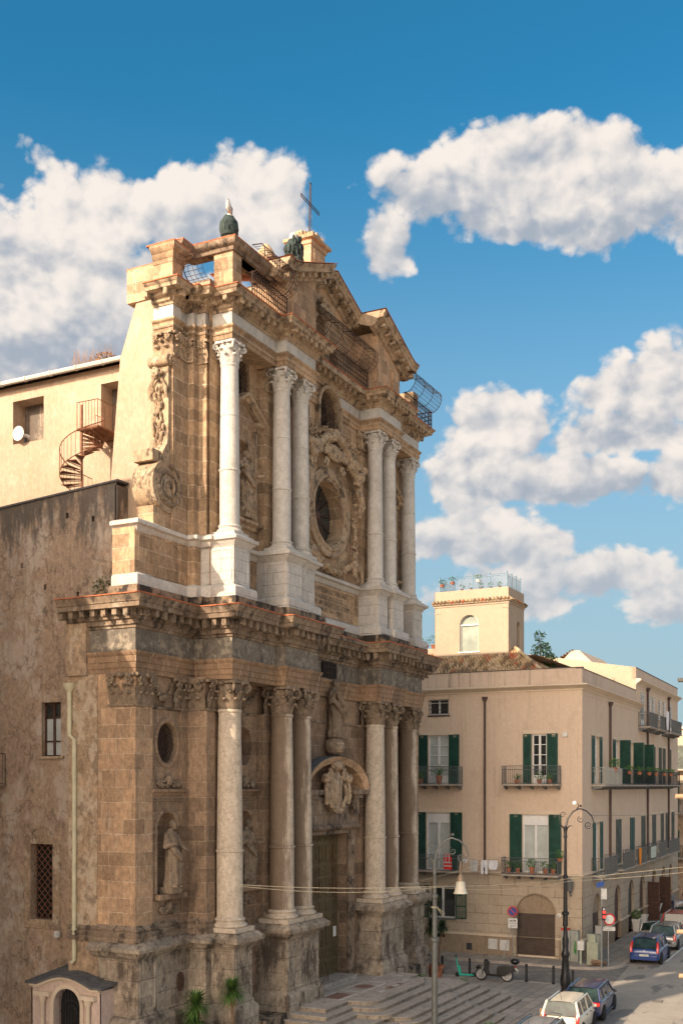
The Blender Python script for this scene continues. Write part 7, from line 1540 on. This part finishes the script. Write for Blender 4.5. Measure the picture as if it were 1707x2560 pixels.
car('red_van', 'red boxy car with a dark rear window, third in the row along the side street', (.42, .006, .010), (31.8, 13.4, -.02), R(1.5), 4.1, 1.76, 1.66, 'box', belt=1.02, bonnet=1.05, lamps='mid', rack=True)
car('black_suv', 'dark car ahead of the red one along the side street', (.02, .022, .025), (37.4, 13.7, -.02), R(1.5), 4.2, 1.72, 1.5, 'wagon', lamps='mid')
car('white_far_car', 'pale car farthest up the side street', (.55, .56, .58), (43.0, 14.0, -.02), R(1.5), 4.1, 1.7, 1.47, 'hatch')
# motor scooter (side on, front to +y)
def bike():
    t = thing('motor_scooter', 'black motor scooter with a round top box on the paving by the bollards', 'scooter', (0, 0, 0))
    for nm, x in (('front', 1.36), ('rear', 0)):
        ty = MB(); ri = MB(); r = .33; ty.lathe([(r*.78, -.05), (r*.97, -.045), (r, 0), (r*.97, .045), (r*.78, .05), (r*.78, -.05)], (x, 0, r), 26, axis='Y'); ri.lathe([(r*.80, -.03), (r*.80, .03), (r*.72, .03), (r*.72, -.03), (r*.80, -.03)], (x, 0, r), 22, axis='Y'); ri.lathe([(0, -.05), (.06, -.05), (.06, .05), (0, .05)], (x, 0, r), 10, axis='Y')
        for k in range(5): a = k*2*PI/5+.3; ri.tube([(x+.05*math.cos(a), 0, r+.05*math.sin(a)), (x+r*.76*math.cos(a), 0, r+r*.76*math.sin(a))], .018, 4)
        w = part(ty, 'wheel', M['rubber'], t); part(ri, 'rim', M['chrome'], w)
    K = simple('scooter_black', (.010, .010, .011), .35); b = MB()
    b.prism([(1.0, .30), (.35, .30), (.30, .36), (.95, .38), (1.03, .55), (1.0, .95), (1.08, 1.02), (1.16, .95), (1.16, .62), (1.10, .40)], lambda a, z, d: (a, d, z), -.24, .24)
    b.prism([(.50, .30), (.12, .30), (-.30, .55), (-.42, .76), (.1, .80), (.50, .70)], lambda a, z, d: (a, d, z), -.17, .17); b.tube([(-.40, 0, .60), (-.15, 0, .68), (.2, 0, .70)], [.06, .12, .14], 8); b.prism([(1.05, .28), (.3, .26), (.3, .36), (1.05, .38)], lambda a, z, d: (a, d, z), -.24, .24)
    b.ball((1.12, 0, .98), (.12, .15, .13), 12, 9); b.tube([(1.62, 0, .60), (1.50, 0, .70), (1.28, 0, .66), (1.12, 0, .50)], [.06, .085, .085, .06], 7)
    part(b, 'body', K, t); b = MB(); b.prism([(.48, .66), (.46, .78), (.1, .80), (-.25, .86), (-.3, .78), (.1, .72)], lambda a, z, d: (a, d, z), -.15, .15); part(b, 'seat', M['plastic'], t)
    b = MB(); b.ball((-.40, 0, 1.06), (.24, .20, .16), 14, 9); part(b, 'top_box', K, t); b = MB(); b.tube([(-.12, .1, .84), (-.46, .1, .88), (-.46, -.1, .88), (-.12, -.1, .84)], .018, 5); b.obox((-.05, -.15, .40), (.5, .09, .14), 0, 0, .1); b.tube([(1.36, .07, .33), (1.18, .07, .85)], .03, 6); b.tube([(1.36, -.07, .33), (1.18, -.07, .85)], .03, 6); b.tube([(.45, 0, .3), (.40, -.16, .02)], .014, 4); b.tube([(.45, 0, .3), (.40, .16, .02)], .014, 4); part(b, 'engine_and_forks', M['chrome'], t)
    b = MB(); b.tube([(1.10, .30, 1.10), (1.08, .12, 1.06), (1.10, 0, 1.05), (1.08, -.12, 1.06), (1.10, -.30, 1.10)], .018, 6)
    for s in (-1, 1): b.tube([(1.1, s*.22, 1.08), (1.14, s*.26, 1.26)], .008, 4); b.ball((1.14, s*.27, 1.29), (.02, .055, .035), 8, 6)
    part(b, 'handlebar', M['plastic'], t); b = MB(); b.ball((1.23, 0, .98), (.04, .09, .075), 9, 7); part(b, 'headlight', M['chrome'], t)
    b = MB(); b.ball((-.42, 0, .80), (.05, .08, .045), 8, 6); part(b, 'tail_light', M['red_lamp'], t); b = MB(); b.obox((-.56, 0, .55), (.01, .17, .17), 0, 0, -.3); b.tube([(-.4, 0, .74), (-.56, 0, .60)], .03, 5); part(b, 'number_plate', M['plate'], t)
    return t
bk = bike(); bk.location = (11.5, 17.95, .035); bk.rotation_euler = (R(4), 0, R(92))
t = thing('kick_scooter', 'mint green electric kick scooter beside the terracotta pot', 'scooter', (12.0, 20.7, .03))
b = MB(); x, y = 12.0, 20.7; b.tube([(x, y, .15), (x-.1, y+.15, 1.05)], .035, 7); b.obox((x+.12, y-.35, .14), (.18, .75, .07), .2); b.obox((x, y-.02, .35), (.1, .12, .5), .2, -.15); part(b, 'frame', M['mint'], t)
b = MB(); b.tube([(x-.35, y+.1, 1.10), (x-.1, y+.16, 1.08), (x+.12, y+.2, 1.14)], .02, 6); b.ball((x-.1, y+.15, 1.14), .05, 7, 5); part(b, 'handlebar', M['plastic'], t)
for (wx, wy) in ((x-.02, y+.1), (x+.2, y-.72)): part(MB().lathe([(.03, -.03), (.12, -.03), (.13, 0), (.12, .03), (.03, .03)], (wx, wy, .13), 16, axis='X'), 'wheel', M['rubber'], t)
# bollards
def bollard(h=.92):
    b = MB(); b.lathe([(.09, 0), (.09, .04), (.065, .07), (.06, h*.8), (.085, h*.82), (.085, h*.85), (.055, h*.87), (.06, h*.9), (.075, h*.94), (.05, h*.99), (0, h)], (0, 0, 0), 14); return b
bms = mesh_of(bollard(), 'bollard'); bms.materials.append(M['iron_black']); bm2 = bms.copy(); bm2.materials.clear(); bm2.materials.append(simple('sunlit_bollard_iron', (.22, .15, .09), .6, .2))  # tan copy of the black iron bollard, sunlight put into its colour
bl_l = [(12.45, 20.3, 'dark iron bollard nearest the church, left of the motor scooter', 0), (12.05, 17.1, 'dark iron bollard just right of the motor scooter', 0), (12.05, 15.7, 'dark iron bollard between the scooter and the black street lamp', 0), (11.25, 14.5, 'bollard close behind the black street lamp', 0), (12.6, 21.9, 'short bollard half hidden behind the terracotta pot', 0),
        (5.3, 13.25, 'sun-tinted iron bollard at the foot of the black street lamp, behind the white car', 1), (2.7, 13.2, 'sun-tinted iron bollard left of the white car roof', 1), (1.5, 13.15, 'sun-tinted iron bollard nearest the viewer, left of the white car', 1)]
for x, y, lab, k in bl_l:
    o = bpy.data.objects.new('bollard', bm2 if k else bms); COL.objects.link(o); o.location = (x, y, .04); tag(o, lab, 'bollard', 'bollards edging the paving')
# ------------------------------------------------------------------ street lamps
def lamp(name, label, x, y, m, H_, arm, base, bell):
    t = thing(name, label, 'street lamp', (x, y, 0)); b = MB()
    if base: b.lathe([(0.269, 0), (0.269, .18), (0.218, .24), (0.192, .5), (0.230, .62), (0.256, .85), (0.192, 1.2), (0.154, 1.9), (0.192, 2.0), (0.205, 2.1), (0.141, 2.25), (0.128, 2.5), (0.154, 2.75), (0.102, 2.95), (0.083, 3.4), (0.102, 3.45), (0.077, 3.5)], (x, y, 0), 20); part(b, 'pedestal', m, t); b = MB()
    z0 = 3.4 if base else 0
    b.lathe([(.125, z0), (.115, 3.9), (.17, 3.95), (.17, 4.05), (.10, 4.1), (.085, 5.6), (.13, 5.65), (.13, 5.75), (.075, 5.8), (.06, H_-.5), (.10, H_-.4), (.07, H_-.3), (.09, H_-.1), (.12, H_), (.05, H_+.1)], (x, y, 0), 16); part(b, 'pole', m, t)
    fa = lambda a, z, d: (x+arm[0]*a, y+arm[1]*a, z)
    b = MB(); pts = [(0, H_), (.12, H_+.45), (.35, H_+.78), (.65, H_+.92), (.95, H_+.82), (1.2, H_+.58), (1.33, H_+.2)]; b.tube([fa(a, z, 0) for a, z in pts], [.05, .045, .042, .04, .036, .03, .022], 7)
    spiral(b, fa, 1.05, H_+.15, .20, 1.6, .025, -1, 0, 0.3); spiral(b, fa, .70, H_+.40, .16, 1.4, .02, 1, 0, 2.0); spiral(b, fa, -.12, H_+.62, .15, 1.4, .018, 1, 0, 0.0)
    b.tube([fa(-.3, H_+.3, 0), fa(-.27, H_+.62, 0), fa(-.12, H_+.78, 0)], .015, 5); b.tube([fa(-.05, H_, 0), fa(-.22, H_+.18, 0), fa(-.3, H_+.3, 0)], .018, 5)
    for s in (-1, 1): b.tube([fa(s*.05, H_-.05, 0), fa(s*.2, H_+.12, 0), fa(s*.34, H_+.08, 0)], [.03, .03, .008], 5)
    b.tube([fa(.5, H_+.86, 0), fa(.62, H_+1.05, 0), fa(.55, H_+1.2, 0)], [.03, .025, .01], 5); b.ball(fa(.70, H_+1.05, 0), .06, 8, 6); part(b, 'scrolled_arm', m, t)
    if bell:
        c = fa(1.0, H_-.0, 0); bx = (c[0], c[1]); b = MB(); b.tube([(bx[0], bx[1], H_-.0), (bx[0]-.09, bx[1], H_-.25), (bx[0], bx[1], H_-.6)], .03, 6); b.tube([(bx[0], bx[1], H_-.0), (bx[0]+.09, bx[1], H_-.25), (bx[0], bx[1], H_-.6)], .03, 6); b.lathe([(.06, -.5), (.13, -.62), (.15, -.75)], (*bx, H_), 12); part(b, 'lamp_bracket', M['brass'], t)
        b = MB(); b.lathe([(.08, -.72), (.17, -.80), (.20, -1.0), (.24, -1.18), (.285, -1.24), (.27, -1.24), (.18, -1.0), (.1, -.8)], (*bx, H_), 24); part(b, 'lamp_bell', M['bell'], t)
    else: b = MB(); b.ball(fa(.42, H_+1.18, 0), .10, 12, 9); part(b, 'globe', M['white'], t)
    return t
LA = (0.35, -0.94)
lamp('street_lamp', 'grey iron street lamp with a hanging ivory bell, standing before the steps', -2.2, 16.3, M['iron_grey'], 7.05, LA, False, True)
lamp('street_lamp', 'black iron street lamp with an ornate base and no hanging light', 8.86, 14.2, M['iron_black'], 8.0, LA, True, False)
b = MB()
for k in range(2): z = 5.25+k*.03; b.tube([(-2.2+.13*math.cos(a), 16.3+.13*math.sin(a), z) for a in [2*PI*i/12 for i in range(12)]], .012, 4, closed=True)
b.tube([(-2.15, 16.2, 5.25), (-2.0, 15.95, 5.0)], .012, 4); b.tube([(-2.2, 16.2, 5.25), (-2.15, 15.95, 4.9)], .012, 4)
for p in b.v: pass
solo(b, 'ribbon', M['rope'], 'pale ribbon tied round the grey lamp post', 'ribbon')
# cables
def cable(name, lab, pts, r, m, sag=.15, group=None):
    b = MB(); out = []
    for p, q in zip(pts[:-1], pts[1:]):
        n = 16
        for i in range(n+1): v = i/n; out.append((p[0]+(q[0]-p[0])*v, p[1]+(q[1]-p[1])*v, p[2]+(q[2]-p[2])*v-sag*4*v*(1-v)))
    b.tube(out, r, 5); solo(b, name, m, lab, 'cable', group=group)
cable('cable', 'upper strand of the pale cable pair strung from the nearest column past both street lamps', [(-8.3, 21.5, 6.42), (-2.2, 16.2, 6.08), (8.86, 14.1, 5.62), (26, 3, 6.6)], .011, M['rope'], .10)
cable('cable', 'lower strand of the pale cable pair, sagging across the church door', [(-8.3, 21.5, 6.38), (-2.2, 16.2, 6.04), (8.86, 14.1, 5.50), (26, 3, 6.35)], .010, M['rope'], .22)
cable('cable', 'thin wire running right from the top of the black street lamp', [(9.3, 13.2, 8.6), (26, 3, 8.9)], .010, M['wire'], .15)
cable('cable', 'thin wire rising from the far end of the church front towards the lower balconies', [(8.3, 21.3, 5.3), (19.2, 20.6, 6.0)], .010, M['rope'], .1)
# ------------------------------------------------------------------ signs, cabinets, poles by the corner
def disc(mb, c, r, fn, thick=.015, seg=24): mb.add([fn(c[0]+r*math.cos(2*PI*i/seg), c[1]+r*math.sin(2*PI*i/seg), 0) for i in range(seg)]+[fn(c[0]+r*math.cos(2*PI*i/seg), c[1]+r*math.sin(2*PI*i/seg), thick) for i in range(seg)], [tuple(range(seg)), tuple(range(seg, 2*seg))]+[(i, (i+1) % seg, (i+1) % seg+seg, i+seg) for i in range(seg)])
def facing(x, y, z, ang):     # local sign frame: a to the viewer's right, b up, d away from the viewer
    c, s = math.cos(ang), math.sin(ang); return lambda a, b_, d: (x+s*a+c*d, y-c*a+s*d, z+b_)
fs_ = facing(18.55, 19.95, 0, R(20))
t = thing('no_parking_sign', 'blue and red no parking disc over two white plates on a leaning grey post', 'road sign', (18.6, 20.0, .12))
part(MB().tube([fs_(0, .12, .06), fs_(0.0, 3.1, .06)], .03, 7), 'post', M['galv'], t); part(MB().tube([fs_(-.55, .12, -.25), fs_(-.06, 2.1, .04)], .022, 6), 'brace', M['galv'], t)
b = MB(); disc(b, (-.02, 2.8), .30, fs_); part(b, 'sign_disc', M['sign_red'], t); b = MB(); disc(b, (-.02, 2.8), .225, lambda a, z, d: fs_(a, z, d-.004), .002); part(b, 'blue_field', M['sign_blue'], t)
b = MB(); q = math.sqrt(.5); b.add([fs_(-.02+a*q-c*q, 2.8-a*q-c*q, -.008) for a, c in ((-.23, -.03), (.23, -.03), (.23, .03), (-.23, .03))], [(0, 1, 2, 3)]); part(b, 'red_bar', M['sign_red'], t)
for (z, tx) in ((2.28, ''), (1.98, '0-24')):
    p_ = part(MB().mbox(fs_, -.27, .25, z-.13, z+.13, 0, .012), 'plate', M['sign_white'], t)
    if tx: text(tx, .17, M['ink'], p_, fs_, -.01, z, -.004)
    else: b = MB(); b.mbox(fs_, -.2, -.02, z-.05, z+.0, -.004, 0); b.mbox(fs_, .03, .2, z-.05, z-.01, -.004, 0); b.mbox(fs_, .06, .15, z-.01, z+.03, -.004, 0); b.mbox(fs_, -.15, .08, z+.02, z+.035, -.004, 0); part(b, 'tow_symbol', M['ink'], p_)
f2 = facing(17.45, 14.6, 0, R(20))
t = thing('signal_pole', 'galvanised pole with red display, white box and small blue panel at the street corner', 'pole', (17.45, 14.6, .12))
part(MB().tube([f2(0, .12, .05), f2(0, 5.05, .05)], .045, 8), 'pole', M['galv'], t); part(MB().mbox(f2, -.03, .27, 3.85, 4.42, -.02, .3), 'white_box', M['box_white'], t); part(MB().mbox(f2, .0, .2, 2.72, 3.42, -.06, .02), 'display_case', M['ink'], t)
part(MB().mbox(f2, .06, .19, 3.1, 3.22, -.07, -.06).mbox(f2, .06, .19, 2.84, 2.97, -.07, -.06), 'red_display', emis('red_display', (1.0, .03, .02), 1.6), t); part(MB().mbox(f2, .06, .17, 3.26, 3.38, -.07, -.06), 'display_glass', M['cloth_reflect'], t)
b = MB(); b.mbox(lambda a, z, d: f2(a, z+.25*a, d+.5*(z-4.65)), -.28, .12, 4.55, 4.8, -.1, -.06); part(b, 'blue_panel', M['sign_blue'], t)
f3 = facing(17.95, 14.35, 0, R(20))
t = thing('no_entry_sign', 'round white sign with a red rim above a narrow lettered plate', 'road sign', (17.95, 14.35, .12))
part(MB().tube([f3(0, .12, .05), f3(0, 3.1, .05)], .03, 7), 'post', M['galv'], t); b = MB(); disc(b, (.04, 2.72), .33, f3); part(b, 'red_rim', M['sign_red'], t); b = MB(); disc(b, (.04, 2.72), .245, lambda a, z, d: f3(a, z, d-.004), .002); part(b, 'white_disc', M['sign_white'], t)
p_ = part(MB().mbox(f3, -.28, .36, 2.1, 2.32, 0, .012), 'plate', M['sign_white'], t); text('ECCETTO RESIDENTI', .062, M['ink'], p_, f3, .04, 2.26, -.004); text('E AUTORIZZATI', .062, M['ink'], p_, f3, .04, 2.17, -.004)
def cabinet(name, lab, x, y, w, d, h, m, top=None, extra=None, cat='cabinet'):
    t = thing(name, lab, cat, (x, y, .12)); b = MB(); b.box(x-d/2, x+d/2, y-w/2, y+w/2, .12, .12+h); c_ = part(b, 'case', m, t)
    b = MB(); b.box(x-d/2-.02, x+d/2+.02, y-w/2-.02, y+w/2+.02, .12+h, .18+h) ; part(b, 'lid', top or m, t); part(MB().box(x-d/2-.012, x-d/2, y-w/2+.05, y+w/2-.05, .3, h), 'door', m, c_); return t
cabinet('green_cabinet', 'tall pale green street cabinet with a narrower top at the building corner', 18.6, 15.35, .62, .4, 1.15, M['box_green'])
part(MB().box(18.5, 18.8, 15.2, 15.55, 1.3, 1.75), 'upper_case', M['box_green'], bpy.data.objects['green_cabinet'])
cabinet('grey_cabinet', 'grey street cabinet standing against the side wall behind the round sign', 20.5, 15.75, .8, .4, 1.35, M['box_grey']); cabinet('small_grey_box', 'small grey box fixed above the grey cabinet', 20.9, 15.6, .35, .3, 1.8, M['galv'])
t = thing('meter_post', 'white and grey meter box on a short post at the building corner', 'meter box', (18.3, 15.95, .12)); part(MB().box(18.26, 18.34, 15.9, 16.02, .12, .95), 'post', M['box_green'], t); part(MB().box(18.2, 18.45, 15.78, 16.12, .9, 1.4), 'box', M['box_white'], t)
t = thing('scrawled_cabinet', 'grey cabinet scrawled with purple and green graffiti and a red lid beside the shutter', 'cabinet', (19.2, 17.1, .12)); part(MB().box(18.95, 19.3, 16.75, 17.25, .12, 1.85), 'case', M['box_grey'], t); part(MB().box(18.92, 19.32, 16.85, 17.27, 1.85, 1.95), 'red_lid', M['sign_red'], t)
part(MB().box(19.0, 19.35, 16.3, 16.74, .12, 1.75).lathe([(.22, 0), (.22, .35)], (19.17, 16.52, 1.7), 14, axis='Z') if False else MB().box(19.0, 19.35, 16.3, 16.74, .12, 1.85), 'bin_case', M['box_grey'], t)
b = MB()
for k in range(9): b.tube([(18.94, 16.8+rnd.uniform(0, .4), .5+rnd.uniform(0, .8)) for _ in range(4)], .012, 4)
part(b, 'graffiti', simple('purple_spray', (.12, .06, .22), .8), t); b = MB()
for k in range(5): b.tube([(18.99, 16.4+rnd.uniform(0, .15), .4+rnd.uniform(0, .9)) for _ in range(3)], .02, 4)
part(b, 'green_graffiti', simple('green_spray', (.05, .35, .05), .8), t)
t = thing('rubbish_heap', 'torn cardboard and rubbish dumped by the green cabinet', 'rubbish', (18.3, 15.2, .12)); b = MB()
for k in range(30): b.obox((18.25+rnd.uniform(-.35, .4), 15.1+rnd.uniform(-.55, .3), .16+rnd.uniform(0, .25)), (rnd.uniform(.1, .4), rnd.uniform(.1, .35), .015), rnd.uniform(0, 3), rnd.uniform(-.7, .7), rnd.uniform(-.5, .5))
part(b, 'cardboard', M['cardboard'], t)
for (x, y, lab) in ((33.7, 16.2, 'white square planter with a dark shrub by the street doors'), (36.6, 16.35, 'empty white square planter farther along the pavement')):
    t = thing('white_planter', lab, 'planter', (x, y, .12), group='white planters on the pavement'); part(MB().lathe([(.26, 0), (.36, .7), (.42, .7), (.42, .82), (.34, .82), (.3, .6), (0, .6)], (x, y, .12), 4, a0=PI/4, a1=PI/4+2*PI), 'tub', M['pot_white'], t)
    if x < 35: b = MB(); foliage(b, (x, y, 1.25), .38, 260, .07, .9); part(b, 'foliage', M['leaf'], t)
t = thing('leaning_board', 'dark bin with a pale board leaning on it at the foot of the side wall', 'board', (41, 16.6, .12)); part(MB().box(40.8, 41.2, 16.3, 16.8, .12, 1.2), 'bin', M['plastic'], t); part(MB().obox((41.5, 16.2, .7), (.4, .05, 1.2), 0, .3), 'board', M['sign_white'], t)
# two people chatting at a small covered table up the street
def person(x, y, lab, shirt, rz, sit=False):
    t = thing('person', lab, 'person', (0, 0, 0)); b = MB(); h = 1.72
    rows = [(.50, .16, .11), (.56, .165, .115), (.62, .15, .105), (.72, .18, .12), (.79, .20, .12), (.825, .12, .09), (.845, .055, .055), (.88, .05, .05)]
    legs = MB()
    for s in (-1, 1):
        legs.tube([(s*.09, 0, .90), (s*.10, -.03 if not sit else -.2, .48), (s*.10, 0, .08)], [.095, .065, .045], 9); legs.ball((s*.10, -.07, .05), (.05, .13, .05), 9, 6)
    legs.ball((0, 0, .92), (.17, .13, .13), 12, 8)
    lo = part(legs, 'trousers', M['trouser'], t, remesh=.02)
    n = 16; vs = [(rx*math.cos(2*PI*i/n)+0, ry*math.sin(2*PI*i/n), q*h) for q, rx, ry in rows[:6] for i in range(n)]; b.add(vs, [(j*n+i, j*n+(i+1) % n, (j+1)*n+(i+1) % n, (j+1)*n+i) for j in range(5) for i in range(n)]+[tuple(range(n)), tuple(5*n+i for i in range(n))])
    for s in (-1, 1): b.tube([(s*.19, 0, 1.36), (s*.25, -.06, 1.12)], [.06, .05], 8); b.tube([(s*.25, -.06, 1.12), (s*.16, -.26, 1.02)], [.05, .035], 8)
    part(b, 'shirt', shirt, t, remesh=.02)
    k = MB(); k.tube([(0, 0, 1.38), (0, 0, 1.52)], .05, 8); k.ball((0, -.01, 1.62), (.075, .095, .115), 14, 10); k.ball((0, -.105, 1.61), (.013, .02, .02), 6, 5)
    for s in (-1, 1):
        k.ball((s*.077, 0, 1.62), (.012, .02, .03), 6, 5); k.ball((s*.15, -.30, 1.01), (.03, .045, .02), 8, 6)
        for i in range(4): k.tube([(s*.15+(i-1.5)*.016, -.33, 1.01), (s*.15+(i-1.5)*.017, -.38, 1.0), (s*.15+(i-1.5)*.017, -.40, .97)], [.009, .008, .006], 5)
        k.tube([(s*.13, -.29, 1.02), (s*.10, -.33, 1.02)], [.01, .008], 5)
    part(k, 'body', M['skin'], t, remesh=.011); k = MB(); k.ball((0, .025, 1.655), (.082, .09, .095), 12, 9); part(k, 'hair', M['hair'], t)
    t.location = (x, y, .12); t.rotation_euler = (0, 0, rz); return t
person(45.8, 16.1, 'person in a grey shirt standing beside the small table up the street', M['shirt_grey'], R(-60)); person(48.6, 15.5, 'person in a maroon striped shirt facing the one in grey', M['shirt_stripe'], R(110))
t = thing('covered_table', 'small table under a silver cover between the two people', 'table', (46.6, 15.6, .12)); b = MB(); b.lathe([(.55, .35), (.5, .78), (.45, .84), (0, .86)], (46.6, 15.6, .12), 18); part(b, 'cover', M['cloth_reflect'], t); b = MB()
for a in range(4): b.tube([(46.6+.35*math.cos(a*1.57+.7), 15.6+.35*math.sin(a*1.57+.7), .12), (46.6+.2*math.cos(a*1.57+.7), 15.6+.2*math.sin(a*1.57+.7), .8)], .018, 5)
part(b, 'legs', M['galv'], t)
# ------------------------------------------------------------------ far end of the street
def far_house(x, y, w, d, h, m, lab, rows, z0=0):
    t = thing('far_building', lab, 'building', (x, y, 0)); b = MB(); b.box(x, x+w, y, y+d, 0, h); part(b, 'wall', m, t); part(MB().box(x-.25, x+w+.25, y-.25, y+d+.25, h, h+.25), 'cornice', M['trim'], t)
    for i in range(rows):
        z = 3.8+3.9*i
        for a in (1.2, 4.2, 7.2):
            if a+1.2 > d: continue
            w_ = part(MB().box(x-.06, x, y+a, y+a+1.2, z, z+2.3), 'window', M['green'] if (i+int(a)) % 2 else M['grey_shutter'], t)
        bl_ = part(MB().box(x-.8, x, y+.6, y+d-.6, z-.15, z), 'balcony', M['step'], t); railing([(x-.05, y+.6), (x-.77, y+.6), (x-.77, y+d-.6)], z, 1.0, .2, .016, M['iron_balc'], bl_, 'balcony_railing', (0, 1))
    return t
far_house(56.5, 16.2, 10, 9, 10.2, M['plaster_dark'], 'brown house with railed balconies at the far end of the street', 2)
far_house(68, 14.5, 14, 16, 15.5, M['plaster_cream'], 'sunlit cream block rising beyond the brown house', 3)
far_house(92, 6, 16, 12, 13.2, simple('far_white_wall', (.66, .62, .56), .9), 'white house with a roof terrace farthest up the street', 3)
t = thing('street_tree', 'bare-branched tree with dark foliage against the far house', 'tree', (60.5, 14.2, 0)); b = MB(); b.tube([(60.5, 14.2, 0), (60.4, 14.3, 5), (60.6, 14.0, 9)], [.22, .16, .1], 8)
for k in range(16): a = k*2.4; z = 8.5+rnd.uniform(0, 3); b.tube([(60.5, 14.1, z-1), (60.5+.9*math.cos(a), 14.1+.9*math.sin(a), z+.5), (60.5+1.7*math.cos(a), 14.1+1.7*math.sin(a), z+1.2)], [.06, .035, .012], 5)
part(b, 'trunk', M['bark'], t); b = MB(); foliage(b, (60.5, 14.1, 9.6), 1.7, 1500, .16, .8); foliage(b, (60.2, 14.6, 8.0), 1.0, 500, .14, .8); part(b, 'crown', M['leaf'], t)
# wooden scaffold poles reaching in at the right edge
t = thing('timber_frame', 'tan timber poles of a frame reaching in at the right edge', 'timber frame', (-8.9, -3.2, 0))
sfp = [((-6.69, 5.27), 13.25, (-7.18, 6.21), 1), ((-6.69, 5.27), 9.67, (-7.21, 6.28), 0), ((-6.69, 5.27), 5.5, (-7.19, 6.24), 0), ((-6.69, 5.27), 4.14, (-7.16, 6.18), 0)]
b = MB(); x, y = sfp[0][0]; b.tube([(x, y, 0), (x, y, 16)], .09, 8); part(b, 'upright', M['log'], t)
for (px_, py_), z, ex, m_ in sfp: part(MB().tube([(px_, py_, z), (ex[0], ex[1], z)], .07, 9), 'pole', M['iron_grey'] if m_ else M['log'], t)
